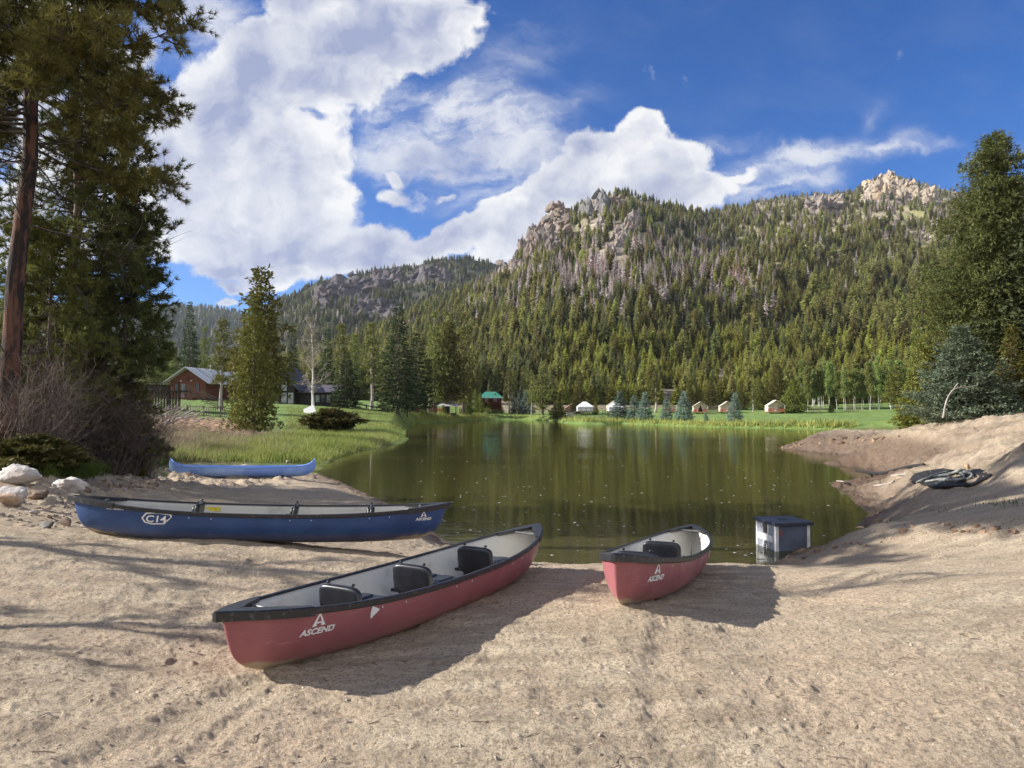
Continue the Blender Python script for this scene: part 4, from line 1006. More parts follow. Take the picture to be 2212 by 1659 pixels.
def buildings():
    W = MAT['log_wall']; D_ = MAT['dark_wood']
    # log cabin
    b = atF(406, 861, 110); r = empty('log_cabin', (b[0], b[1], b[2]), rad(-9), 'red brown log cabin with a pale grey metal roof above the pond', 'cabin')
    w = 2.95; k = 110 / F
    m = MB(); gable_walls(m, w, 12, 2.85, 4.6); m.build('wall', W, r)
    m = MB(); gable_roof(m, w, 12, 2.85, 4.75, .9, .12, 0, .9); ro = m.build('roof', MAT['metal_roof'], r)
    m = MB()
    for i in range(26):
        y = -.85 + i * .54
        for sx in (-1, 1): m.beam((0, y, 4.9), (sx * 3.83, y, 2.42), .05, .06)
    m.build('roof_ribs', MAT['metal_roof'], ro)
    m = MB(); m.tube([(.6, 5, 4.4), (.6, 5, 5.5)], .1, 8); m.build('flue', MAT['metal_roof'], ro)
    window(r, 1.35, 1.85, 1.15, 2.35, -.03, (MAT['red_trim'], MAT['glass_dark']), 2, 1)
    window(r, -2.2, -1.7, 1.15, 2.3, -.03, (MAT['red_trim'], MAT['glass_dark']))
    dr = window(r, -1.15, -.5, .15, 2.3, -.03, (MAT['red_trim'], MAT['glass_pale']), 2, 4, 'door')
    m = MB(); m.sup((-.1, -.25, 3.15), (.3, .2, .12), .5); m.build('wall_lamp', MAT['red_trim'], r)
    for px in (-1.9, 1.0): m = MB(); m.sup((px * .6, -.12, 2.75), (.12, .12, .1), .8); m.build('porch_light', MAT['white_paint'], r)
    m = MB(); m.box(-7.6, 1.6, -2.6, -.02, -.2, 0.02); dk = m.build('porch_deck', D_, r)
    m = MB(); railing(m, (-7.6, -2.6, 0), (-3.8, -2.6, 0), 1, .16); railing(m, (-3.6, -2.6, 0), (1.2, -2.6, 0), 1, .16); railing(m, (1.2, -2.6, 0), (2.4, -2.6, -1.0), 1, .16); m.build('railing', MAT['red_trim'], dk)
    m = MB(); m.box(-8, -3.9, 1.5, 6, 0, 2.2); m.build('side_shed', MAT['black_wood'], r)
    m = MB(); m.add([(-8.6, 1, 2.35), (-3.7, 1, 2.6), (-3.7, 6.4, 2.9), (-8.6, 6.4, 2.7), (-8.6, 1, 2.2), (-3.7, 1, 2.45), (-3.7, 6.4, 2.75), (-8.6, 6.4, 2.55)], [(0, 1, 2, 3), (7, 6, 5, 4), (0, 4, 5, 1), (1, 5, 6, 2), (3, 7, 4, 0)]); m.build('shed_roof', MAT['blue_black_roof'], r)
    # stair and walkway in front of the cabin
    st = empty('stairway', tuple(atF(372, 900, 84)), 0, 'dark wooden stairway with handrails climbing from the lawn to the cabin deck', 'stairs')
    bz = g1(*atF(372, 900, 84)[:2]); st.location.z = bz
    m = MB()
    for i in range(10): m.box(1.2 + i * -.0 + 4.2 - i * .42, 1.7 + 4.2 - i * .42, -1, .4, .05 + i * .22, .10 + i * .22)
    m.build('steps', D_, st)
    m = MB()
    for y in (-1, .4): railing(m, (5.8, y, .1), (1.4, y, 2.2), .9, .25, 3, .06)
    m.build('handrail', MAT['grey_wood'], st)
    m = MB(); m.box(-6.5, 1.5, -1.2, 1.6, 2.1, 2.28); 
    for x in (-6, -4, -2, 0, 1.3): m.beam((x, -1, -.5), (x, -1, 2.1), .18, .18)
    m.build('walkway', D_, st)
    m = MB()
    for x in np.arange(-6.3, 1.3, .34): m.beam((x, -.9, -.4), (x, -.9, 2.1), .24, .04)
    m.build('skirting', MAT['black_wood'], st)
    m = MB(); railing(m, (-6.5, -1.2, 2.28), (1.3, -1.2, 2.28), .9, .22, 2, .06); m.build('walkway_railing', D_, st)
    # fence to the right of the stair
    a = atF(404, 900, 78); b = atF(512, 901, 78); f = empty('picket_fence', (a[0], a[1], g1(a[0], a[1])), 0, 'brown picket fence below the cabin beside the ploughed bed', 'fence')
    m = MB(); e = (b[0] - a[0], b[1] - a[1], g1(b[0], b[1]) - g1(a[0], a[1])); railing(m, (0, 0, 0), e, 1.05, .24, 50, .09); m.build('pickets', MAT['grey_wood'], f)
    for i in range(4):
        m = MB(); p = np.array(e) * i / 3; m.beam(p, p + [0, 0, 1.15], .13, .13); m.build('post', MAT['grey_wood'], f)
    # dark lodge
    b = atF(700, 873, 112); r = empty('lodge', (b[0] - 2.5, b[1], g1(b[0], b[1]) - .1), rad(-6), 'dark timber lodge with a glazed gable behind the bare white tree', 'lodge')
    m = MB(); m.box(-1.6, 4.0, 0, 7, 0, 2.2); m.build('wall', MAT['black_wood'], r)
    m = MB(); m.add([(-2.0, -.6, 2.35), (4.5, -.6, 2.35), (4.5, 4, 3.6), (-2.0, 4, 3.6), (-2.0, -.6, 2.2), (4.5, -.6, 2.2), (4.5, 4, 3.45), (-2.0, 4, 3.45)], [(3, 2, 1, 0), (4, 5, 6, 7), (0, 1, 5, 4), (1, 2, 6, 5), (3, 0, 4, 7)]); m.build('wing_roof', MAT['plum_roof'], r)
    for i in range(4): window(r, .3 + i * .9, .95 + i * .9, .7, 1.85, -.02, (MAT['black_wood'], MAT['glass_pale' if i % 2 else 'glass_dark']), 1, 1)
    m = MB(); m.add([(-8.5, -1.2, 0), (-1.7, -1.2, 0), (-1.7, -1.2, 3.2), (-5.1, -1.2, 6.2), (-8.5, -1.2, 3.2), (-8.5, 7, 0), (-1.7, 7, 0), (-1.7, 7, 3.2), (-5.1, 7, 6.2), (-8.5, 7, 3.2)], [(0, 1, 2, 3, 4), (9, 8, 7, 6, 5), (1, 6, 7, 2), (0, 4, 9, 5)]); m.build('gable_wall', MAT['black_wood'], r)
    m = MB()
    for sx in (-1, 1): m.add([(-5.1, -2, 6.5), (-5.1 + sx * 4.6, -2, 2.5), (-5.1 + sx * 4.6, 7.5, 2.5), (-5.1, 7.5, 6.5), (-5.1, -2, 6.3), (-5.1 + sx * 4.6, -2, 2.3), (-5.1 + sx * 4.6, 7.5, 2.3), (-5.1, 7.5, 6.3)], [(0, 1, 2, 3), (7, 6, 5, 4), (0, 4, 5, 1), (1, 5, 6, 2)])
    m.build('gable_roof', MAT['blue_black_roof'], r)
    for i, x in enumerate((-7.9, -6.6, -5.3, -4.0, -2.9)):
        window(r, x + .1, x + 1.0, .5, 2.2, -1.22, (MAT['black_wood'], MAT['glass_pale']), 1, 1)
        if 0 < i < 4: window(r, x + .1, x + 1.0, 2.5, 3.9, -1.22, (MAT['black_wood'], MAT['glass_pale']), 1, 1)
    # white board on the lawn
    b = atF(671, 893, 92); o = MB(); o.box(-.75, .75, -.04, .04, 0, 1.0); o = o.build('board', MAT['white_paint'], None); o.location = (b[0], b[1], g1(b[0], b[1]) - .05); o.rotation_euler = (rad(-20), rad(-25), 0)
    tag(o, 'small white board propped on the lawn in front of the lodge', 'board')
    # rail fence right of the lodge
    a = atF(722, 884, 118); c = atF(880, 885, 124); f = empty('rail_fence', (a[0], a[1], g1(a[0], a[1])), 0, 'dark rail fence in the shade under the pines right of the lodge', 'fence')
    m = MB(); e = np.array([c[0] - a[0], c[1] - a[1], g1(c[0], c[1]) - g1(a[0], a[1])])
    for h in (.45, 1.05): m.beam([0, 0, h], e + [0, 0, h], .08, .16)
    m.build('rail', MAT['black_wood'], f)
    for i in range(8): m = MB(); p = e * i / 7; m.beam(p - [0, 0, .2], p + [0, 0, 1.25], .16, .16); m.build('post', MAT['black_wood'], f)
    a = atF(878, 891, 133); c = atF(945, 892, 138); f = empty('board_fence', (a[0], a[1], g1(a[0], a[1])), 0, 'red brown board fence between the spruces and the gazebo', 'fence')
    m = MB(); e = np.array([c[0] - a[0], c[1] - a[1], 0])
    for i in range(30): p = e * (i + .5) / 30; m.beam(p - [0, 0, .3], p + [0, 0, 1.15], .17, .03)
    m.beam([0, 0, .9], e + [0, 0, .9], .04, .12); m.build('boards', MAT['red_trim'], f)
    a = atF(993, 893, 140); c = atF(1022, 901, 134); f = empty('board_fence', (a[0], a[1], g1(a[0], a[1])), 0, 'low brown fence running down from the gazebo to the water', 'fence')
    m = MB(); e = np.array([c[0] - a[0], c[1] - a[1], g1(c[0], c[1]) - g1(a[0], a[1])]); railing(m, (0, 0, 0), e, 1.2, .25, 1.5, .07); m.build('boards', MAT['dark_wood'], f)
    # gazebo
    b = atF(966, 894, 138); r = empty('gazebo', (b[0], b[1], g1(b[0], b[1])), 0, 'white roofed open gazebo behind the tall red-trunked pine at the shore', 'gazebo')
    w = 1.95
    for x, y in ((-w, -w), (w, -w), (-w, w), (w, w), (-w * .35, -w), (w * .35, -w)): m = MB(); m.beam((x, y, 0), (x, y, 1.75), .13, .13); m.build('post', MAT['grey_wood'], r)
    m = MB(); o_ = w + .45; m.add([(-o_, -o_, 1.7), (o_, -o_, 1.7), (o_, o_, 1.7), (-o_, o_, 1.7), (0, 0, 2.6)], [(0, 1, 4), (1, 2, 4), (2, 3, 4), (3, 0, 4), (3, 2, 1, 0)]); m.build('roof', MAT['pale_roof'], r)
    m = MB(); m.box(-o_ , o_ , -o_ - .02, -o_ + .1, 1.58, 1.72); m.build('fascia', MAT['white_paint'], r)
    m = MB(); m.box(-w, w, -w, w, -.1, .12); m.build('floor_deck', MAT['dark_wood'], r)
    m = MB(); m.box(-1.2, 1.2, .4, .9, .5, .56); m.box(-1.2, 1.2, 1.0, 1.5, .85, .9); m.build('table', MAT['grey_wood'], r)
    # green roofed pavilion
    b = atF(1061, 884, 172); r = empty('pavilion', (b[0], b[1], b[2]), rad(4), 'dark red building under a teal green hipped roof among young pines', 'pavilion')
    w, d = 2.55, 3.2
    m = MB(); m.box(-w, w, 0, d * 2, 0, 3.1); m.build('wall', MAT['barn_red'], r)
    m = MB(); o_ = 3.05; m.add([(-o_, -.9, 3.05), (o_, -.9, 3.05), (o_, 7.2, 3.05), (-o_, 7.2, 3.05), (-1.5, 2.4, 4.6), (1.2, 2.4, 4.6), (1.2, 4, 4.6), (-1.5, 4, 4.6)], [(0, 1, 5, 4), (1, 2, 6, 5), (2, 3, 7, 6), (3, 0, 4, 7), (4, 5, 6, 7), (3, 2, 1, 0)]); m.build('roof', MAT['green_roof'], r)
    m = MB(); m.box(-o_, o_, -.95, -.88, 2.85, 3.1); m.build('fascia', MAT['pale_green_trim'], r)
    m = MB(); m.box(-w - .1, w + .1, -1.0, 0, 1.35, 1.5); railing(m, (-w, -.95, 1.5), (w, -.95, 1.5), .8, .25, 1.7); m.build('balcony', MAT['barn_red'], r)
    for x in (-1.6, .6): window(r, x, x + .9, 1.9, 2.75, -.02, (MAT['barn_red'], MAT['glass_dark']))
    # tents
    def wall_tent(vx, Y, vb, wpx, label, open_=False, rz=-12, nodeck=False):
        b = atF(vx, vb, Y); W_ = wpx / F * FY(vx, Y); s = W_ / 4.4
        r = empty('wall_tent', (b[0], b[1], g1(b[0], b[1])), rad(rz), label, 'tent', 'canvas wall tents on the far lawn'); r.scale = (s, s, s)
        w = 2.0; z0 = .55
        m = MB(); m.add([(-w, 0, z0), (w, 0, z0), (w, 0, z0 + 1.5), (0, 0, z0 + 2.6), (-w, 0, z0 + 1.5), (-w, 5, z0), (w, 5, z0), (w, 5, z0 + 1.5), (0, 5, z0 + 2.6), (-w, 5, z0 + 1.5)], [(0, 1, 2, 3, 4), (9, 8, 7, 6, 5), (1, 6, 7, 2), (0, 4, 9, 5)]); m.build('canvas_body', MAT['canvas'], r)
        m = MB(); gable_roof(m, w + .15, 5.2, z0 + 1.45, z0 + 2.85, .1, .05, -1.4, .05); m.build('canvas_fly', MAT['canvas'], r)
        m = MB()
        if open_: m.add([(-.75, -.03, z0), (.75, -.03, z0), (.0, -.03, z0 + 1.95)], [(0, 1, 2)]); m.build('door_opening', MAT['tent_dark'], r)
        else:
            for x in (-.75, .75): m.beam((x, -.03, z0), (x * .8, -.03, z0 + 1.7), .06, .03)
            m.build('door_seam', MAT['grey_wood'], r)
        for x in (-w, w): m = MB(); m.beam((x, -1.35, 0), (x, -1.35, z0 + 1.5), .12, .12); m.build('post', MAT['white_paint'], r)
        m = MB(); m.box(-w - .1, w + .1, -1.5, 5, .4, .54); m.build('deck', MAT['tent_deck'], r)
        m = MB()
        for x0, x1 in ((-w, -.6), (.6, w)):
            for h in (.75, .95, 1.15): m.beam((x0, -1.45, h), (x1, -1.45, h), .04, .13)
            for x in (x0, x1): m.beam((x, -1.45, .1), (x, -1.45, 1.25), .09, .09)
        m.build('railing', MAT['tent_deck'], r)
        m = MB()
        for x in (-1.4, 1.3): m.box(x - .3, x + .3, -1.1, -.5, .54, .95); m.box(x - .3, x + .3, -.6, -.5, .95, 1.4)
        m.build('chairs', MAT['tent_deck'], r); return r
    wall_tent(1676, 172, 894, 37, 'rightmost cream wall tent with a red brown porch, beside the bushy pine')
    wall_tent(1571, 176, 893, 33, 'cream wall tent half hidden behind a young blue spruce, second from the right')
    wall_tent(1513, 176, 893, 33, 'cream wall tent with its dark door flap standing open', True)
    wall_tent(1447, 182, 892, 28, 'cream wall tent mostly hidden behind two blue spruces')
    def dome(vx, Y, vb, wpx, label):
        b = atF(vx, vb, Y); W_ = wpx / F * FY(vx, Y); s = W_ / 5.0
        r = empty('canopy_tent', (b[0], b[1], g1(b[0], b[1])), 0, label, 'tent'); r.scale = (s, s, s)
        m = MB(); w = 1.9; m.add([(-w, 0, 1.9), (w, 0, 1.9), (w, 4, 1.9), (-w, 4, 1.9), (-.35, 1.6, 3.1), (.35, 1.6, 3.1), (.35, 2.4, 3.1), (-.35, 2.4, 3.1)], [(0, 1, 5, 4), (1, 2, 6, 5), (2, 3, 7, 6), (3, 0, 4, 7), (4, 5, 6, 7)]); m.build('canopy', MAT['tent_white'], r)
        m = MB(); m.box(-w + .05, w - .05, .1, 3.9, .8, 1.9); m.build('tent_wall', MAT['tent_white'], r)
        m = MB(); m.box(-2.3, 2.3, -.8, 4.2, .62, .78); m.build('deck', MAT['grey_wood'], r)
        m = MB(); railing(m, (-2.3, -.8, .78), (2.3, -.8, .78), .75, 3, 1.1, .07); railing(m, (-2.3, -.8, .78), (-3.6, -.8, .1), .75, 3, .7, .07); m.build('railing', MAT['grey_wood'], r)
        for x in (-2.2, -.7, .8, 2.2): m = MB(); m.beam((x, -.7, -.2), (x, -.7, .65), .12, .12); m.build('post', MAT['dark_wood'], r)
    dome(1265, 178, 893, 46, 'white peaked canopy tent on a raised deck, left end of the tent row')
    dome(1332, 176, 894, 44, 'white peaked canopy tent partly behind the first blue spruce')
    wall_tent(1327, 190, 889, 32, 'tan roofed wall tent standing behind the white canopy tents', rz=-5)
    b = atF(1236, 887, 186); r = empty('wall_tent', (b[0], b[1], g1(b[0], b[1])), 0, 'reddish brown tent at the far left of the tent row', 'tent'); m = MB(); gable_walls(m, 1.7, 3, 1.5, 2.5); m.build('canvas_body', MAT['tan_canvas'], r); m = MB(); gable_roof(m, 1.75, 3, 1.5, 2.6, .2, .05, 0, .1); m.build('canvas_fly', MAT['tan_canvas'], r)
    # stone fire ring and picnic tables
    for vx, vb, Y, lb in ((1232, 897, 165, 'grey block fire pit on the lawn below the left canopy tent'), (1201, 896, 168, 'pale square planter beside the round dark pine')):
        b = atF(vx, vb, Y); m = MB(); m.box(-.85, .85, -.6, .6, 0, .9); m.box(-.95, .95, -.7, .7, .9, 1.02); o = m.build(lb.split(' ')[2] if 'planter' in lb else 'fire_pit', MAT['concrete'], None, bevel=.04); o.location = (b[0], b[1], g1(b[0], b[1])); tag(o, lb, 'planter' if 'planter' in lb else 'fire pit')
    for vx, vb, Y, lb in ((1322, 899, 150, 'wooden picnic table on the lawn in front of the white canopy tents'),):
        b = atF(vx, vb, Y); r = empty('picnic_table', (b[0], b[1], g1(b[0], b[1])), 0, lb, 'table')
        m = MB(); m.box(-1.1, 1.1, -.4, .4, .72, .78); m.build('tabletop', MAT['grey_wood'], r)
        for y in (-.75, .75): m = MB(); m.box(-1.1, 1.1, y - .14, y + .14, .42, .47); m.build('bench', MAT['grey_wood'], r)
        for x in (-.8, .8): m = MB(); m.beam((x, -.75, 0), (x, .2, .72), .08, .08); m.beam((x, .75, 0), (x, -.2, .72), .08, .08); m.box(x - .04, x + .04, -.8, .8, .36, .42); m.build('leg', MAT['grey_wood'], r)
    # orange boards and bench by the gazebo
    b = atF(946, 894, 133); m = MB(); m.box(-.9, .9, -.3, .3, .42, .5)
    for x in (-.8, .8): m.box(x - .07, x + .07, -.28, .28, 0, .42)
    m.box(-.9, .9, .25, .32, .55, .95); o = m.build('bench', MAT['orange_wood'], None); o.location = (b[0], b[1], g1(b[0], b[1])); tag(o, 'orange wooden bench in front of the gazebo', 'bench')
# ============================================================ SMALL THINGS
def rock(name, seed, size, mat, loc, label=None, cat='rock', group=None, rough=.18, sub=4, rz=0, flat=False):
    rng = np.random.default_rng(seed); bm = bmesh.new()
    for c in unit(rng.normal(0, 1, (13, 3))) * rng.uniform(.85, 1.1, (13, 1)): bm.verts.new(tuple(c))
    bmesh.ops.convex_hull(bm, input=list(bm.verts))
    loose = [v for v in bm.verts if not v.link_faces]; bmesh.ops.delete(bm, geom=loose, context='VERTS')
    me = bpy.data.meshes.new(name)
    if sub:
        bmesh.ops.subdivide_edges(bm, edges=bm.edges, cuts=1, use_grid_fill=True); bmesh.ops.triangulate(bm, faces=bm.faces)
        for _ in range(2): bmesh.ops.smooth_vert(bm, verts=bm.verts, factor=.25, use_axis_x=True, use_axis_y=True, use_axis_z=True)
        for _ in range(sub - 2): bmesh.ops.subdivide_edges(bm, edges=bm.edges, cuts=1, use_grid_fill=True)
        bmesh.ops.triangulate(bm, faces=bm.faces)
        V = np.array([v.co for v in bm.verts]); n = V / np.linalg.norm(V, axis=1, keepdims=True)
        d = fbm(V[:, 0] * 2.1 + seed + V[:, 2] * 1.7, V[:, 1] * 2.1 + V[:, 2] * 1.3, 5, seed) * rough + (ridged(V[:, 2] * 3 + V[:, 0], V[:, 1] * 1.5 + V[:, 0], 3, seed + 5) - .5) * rough * .5
        V = V + n * d[:, None]
        for v, c in zip(bm.verts, V): v.co = c
    for v in bm.verts: v.co = (v.co.x * size[0], v.co.y * size[1], v.co.z * size[2])
    bmesh.ops.recalc_face_normals(bm, faces=bm.faces); bm.to_mesh(me); bm.free(); me.materials.append(mat)
    if sub: me.polygons.foreach_set('use_smooth', [not flat] * len(me.polygons))
    o = bpy.data.objects.new(name, me); COL.objects.link(o); o.location = loc; o.rotation_euler = (0, 0, rz)
    if label: tag(o, label, cat, group)
    return o
def rocks():
    def R(vx, vb, z, w, h, d, seed, mat, label, name='boulder', rz=0, rough=.22, sub=4):
        p = onz(vx, vb, z); k = p[1] / F
        rock(name, seed, (w * k / 2, d * k / 2, h * k * .55), MAT[mat], (p[0], p[1], g1(p[0], p[1]) + h * k * .32), label, 'rock', None, rough, sub, rz)
    R(42, 1062, 1.2, 100, 54, 70, 3, 'boulder', 'large white and pink boulder at the left edge in front of the grass')
    R(148, 1066, 1.1, 86, 44, 60, 8, 'boulder', 'white boulder with an orange lower side, right of the largest boulder')
    R(14, 1096, 1.15, 96, 52, 60, 15, 'boulder2', 'grey and orange boulder cut by the left edge, lowest of the pile')
    R(78, 1090, 1.1, 50, 36, 40, 21, 'soil_rock', 'soil covered rock between the white boulders')
    R(104, 1150, 1.0, 52, 21, 26, 31, 'rock_black', 'dark grey stone on the sand left of the blue canoe', 'stone', rough=.12)
    R(143, 1139, 1.0, 32, 24, 20, 37, 'rock_brown', 'brown pointed stone touching the dark stone beside the blue canoe', 'stone', rough=.12)
    R(72, 1124, 1.02, 26, 12, 16, 41, 'rock_pale', 'pale flat stone between the boulders and the dark stone', 'stone', rough=.1)
    R(47, 1104, 1.05, 22, 15, 16, 43, 'rock_pale', 'small rounded grey stone against the grey and orange boulder', 'stone', rough=.1)
    R(350, 1036, .5, 20, 14, 14, 51, 'rock_pale', 'pinkish grey stone near the left end of the light blue canoe', 'stone', rough=.1)
    R(328, 1046, .55, 24, 13, 14, 52, 'rock_pale', 'grey stone in the rubble below the light blue canoe', 'stone', rough=.1)
    R(216, 1056, .8, 14, 8, 9, 53, 'rock_white', 'small bright white stone at the foot of the rubble bank', 'stone', rough=.06)
    R(622, 1001, .2, 13, 9, 9, 54, 'rock_pale', 'small pale stone behind the right end of the light blue canoe', 'stone', rough=.1)
    R(1858, 1172, .25, 22, 12, 12, 55, 'rock_tan', 'tan rock at the water edge behind the sandy point', 'stone', rough=.15)
    R(1990, 1178, .5, 0.1, .1, .1, 55, 'rock_tan', 'x') if False else None
    R(2090, 1052, .72, 24, 13, 12, 56, 'rock_tan', 'pale rock in front of the tangled hose', 'stone', rough=.15)
    R(1836, 1168, .2, 13, 9, 8, 57, 'rock_tan', 'tiny tan rock at the shore right of the metal box', 'stone', rough=.15)
    # rubble bank and loose gravel: uncountable
    def scatter(name, n, poly, smin, smax, mat, label, seed, pick=None, sink=.25, flat=.6):
        rng = np.random.default_rng(seed); vx = rng.uniform(poly[0], poly[1], n); vy = poly[2] + (poly[3] - poly[2]) * rng.uniform(0, 1, n) ** (poly[4] if len(poly) > 4 else 1)
        if pick is not None: k = pick(vx, vy, rng); vx, vy = vx[k], vy[k]
        P = hit(vx, vy); ok = ~np.isnan(P[:, 0]) & (P[:, 2] > .02); P = P[ok]; n = len(P)
        base = []
        for i in range(6):
            bm = bmesh.new(); [bm.verts.new(tuple(c)) for c in unit(rng.normal(0, 1, (9, 3)))]; bmesh.ops.convex_hull(bm, input=list(bm.verts)); bmesh.ops.triangulate(bm, faces=bm.faces); bm.verts.index_update()
            base.append((np.array([v.co for v in bm.verts]), np.array([[v.index for v in f.verts] for f in bm.faces]))); bm.free()
        V_ = []; F_ = []; off = 0
        for p in P:
            b, f = base[rng.integers(6)]; s = smin * (smax / smin) ** (rng.random() ** 2.2); a = rng.uniform(0, 6.28); c, q = math.cos(a), math.sin(a)
            v = b * [s, s * rng.uniform(.5, .9), s * flat]; v = np.stack([v[:, 0] * c - v[:, 1] * q, v[:, 0] * q + v[:, 1] * c, v[:, 2]], -1)
            V_.append(v + p + [0, 0, s * flat * (.5 - sink)]); F_.append(f + off); off += len(b)
        tag(mk(name, np.concatenate(V_), [np.concatenate(F_)], [MAT[mat]]), label, 'gravel', kind='stuff')
    scatter('gravel', 7000, (-150, 2360, 1170, 1659, .8), .003, .020, 'gravel', 'fine pale gravel and clods strewn over the sand', 1)
    scatter('rubble', 900, (185, 420, 1008, 1062), .02, .14, 'rubble', 'grey rubble and clods on the bank behind the blue canoe', 2, lambda x, y, r: (np.abs(y - (1075 - (x - 185) * .25)) < 22) & (r.random(len(x)) < .9), flat=.7)
    scatter('rubble', 420, (0, 190, 1062, 1140), .015, .07, 'rubble', 'grey rubble and clods among the boulders at the left edge', 3)
    scatter('shore_clods', 1500, (1690, 2212, 1030, 1215), .015, .085, 'clods', 'brown clods along the right hand shore', 4,
            lambda x, y, r: np.exp(-((y - np.interp(x, [1690, 1760, 1880, 1960], [1212, 1188, 1172, 1150])) / 9) ** 2) + np.exp(-((y - np.interp(x, [1790, 1830, 1860, 1900], [1048, 1075, 1100, 1112])) / 12) ** 2) * (x < 1930) > r.random(len(x)), flat=.8)
    scatter('shore_clods', 900, (1690, 1960, 945, 975), .03, .20, 'clods', 'orange clods along the tip of the earth spit', 5, lambda x, y, r: np.abs(y - np.interp(x, [1690, 1780, 1860, 1960], [967, 956, 950, 938])) < 7, flat=.8)
    scatter('shore_clods', 800, (690, 960, 1020, 1165), .01, .05, 'rubble', 'dark clods along the waterline behind the blue canoe', 6, lambda x, y, r: np.abs(y - np.interp(x, [690, 800, 850, 930, 960], [1032, 1070, 1092, 1142, 1165])) < 6, flat=.8)
def metal_box():
    # corners surveyed on the water: near, left, right
    A = onz(1676.5, 1191.5, 0); B = onz(1633, 1175.3, 0); Hh = 1.0
    ex = np.array([.985, .17, 0]); 
    eL = (B - A); wl = np.linalg.norm(eL); eL /= wl
    ey = np.array([eL[0], eL[1], 0]); Cc = onz(1751, 1188.5, 0); ex = Cc - A; wr = np.linalg.norm(ex[:2]); ex = ex / wr
    top = (HOR - 1132) / F * A[1] + HC
    r = empty('metal_box', tuple(A), 0, 'grey metal box with a dark lid standing half in the water', 'box')
    M = np.stack([ex, ey, [0, 0, 1]])
    def bx(m, x0, x1, y0, y1, z0, z1, dz=(0, 0, 0, 0)):
        c = np.array([(x0, y0, z0), (x1, y0, z0), (x1, y1, z0), (x0, y1, z0), (x0, y0, z1), (x1, y0, z1), (x1, y1, z1), (x0, y1, z1)], float)
        m.add(c @ M, [(0, 1, 2, 3), (7, 6, 5, 4), (4, 5, 1, 0), (5, 6, 2, 1), (6, 7, 3, 2), (7, 4, 0, 3)]); return m
    zt = top; d = .03
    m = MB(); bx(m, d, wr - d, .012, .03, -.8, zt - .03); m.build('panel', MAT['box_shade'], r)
    m = MB(); bx(m, .012, .03, d, wl - d, -.8, zt - .03); m.build('panel', MAT['box_lit'], r)
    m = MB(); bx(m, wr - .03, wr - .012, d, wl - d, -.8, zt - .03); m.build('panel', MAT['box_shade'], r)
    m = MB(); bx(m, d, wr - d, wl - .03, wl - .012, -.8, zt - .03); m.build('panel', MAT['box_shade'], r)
    for x, y in ((0, 0), (wr - .06, 0), (0, wl - .06), (wr - .06, wl - .06)): m = MB(); bx(m, x, x + .055, y, y + .055, -.9, zt - .02); m.build('corner_post', MAT['box_post'], r)
    m = MB(); bx(m, -.04, wr + .05, -.04, wl + .04, zt - .02, zt + .035); ld = m.build('lid', MAT['box_lid'], r, bevel=.006)
    m = MB(); bx(m, wr * .42, wr * .60, wl * .42, wl * .60, zt + .036, zt + .042); m.build('lid_handle', MAT['seat_plastic'], ld)
    m = MB(); bx(m, -.012, .008, wl * .16, wl * .84, zt - .33, zt - .22); m.build('name_board', MAT['white_paint'], r)
    m = MB(); bx(m, -.006, .010, wl * .46, wl * .60, zt - .20, zt - .04); m.build('control_slot', MAT['black_wood'], r)
    m = MB(); m.add(np.array([(-.012, wl * .66, zt - .06)]) @ M, []); m = MB(); c = np.array([-.01, wl * .66, zt - .07]) @ M; m.sup(c, (.018, .018, .018), .9, 8, 6); m.build('knob', MAT['white_paint'], r, True)
    m = MB(); m.tube([np.array(q) @ M for q in ((-.02, wl * .50, zt - .33), (-.05, wl * .40, zt - .5), (-.06, wl * .22, zt - .8), (-.06, wl * .12, -.12))], .022, 8); m.build('hose', MAT['pipe_grey'], r, True)
    m = MB(); m.tube([np.array(q) @ M for q in ((-.02, wl * .55, zt - .33), (-.02, wl * .56, zt - .50))], .012, 6); m.build('pipe', MAT['white_paint'], r, True)
    m = MB(); bx(m, wr * .03, wr * .19, .006, .0105, zt - .20, zt - .10); m.build('sticker', MAT['sticker'], r)
def curve_tube(pts, n=60):
    P = np.array(pts, float); k = np.linspace(0, len(P) - 1, n); i = np.clip(k.astype(int), 0, len(P) - 2); t = (k - i)[:, None]
    p0 = P[np.clip(i - 1, 0, None)]; p1 = P[i]; p2 = P[i + 1]; p3 = P[np.clip(i + 2, None, len(P) - 1)]
    return .5 * (2 * p1 + (p2 - p0) * t + (2 * p0 - 5 * p1 + 4 * p2 - p3) * t ** 2 + (3 * p1 - p0 - 3 * p2 + p3) * t ** 3)
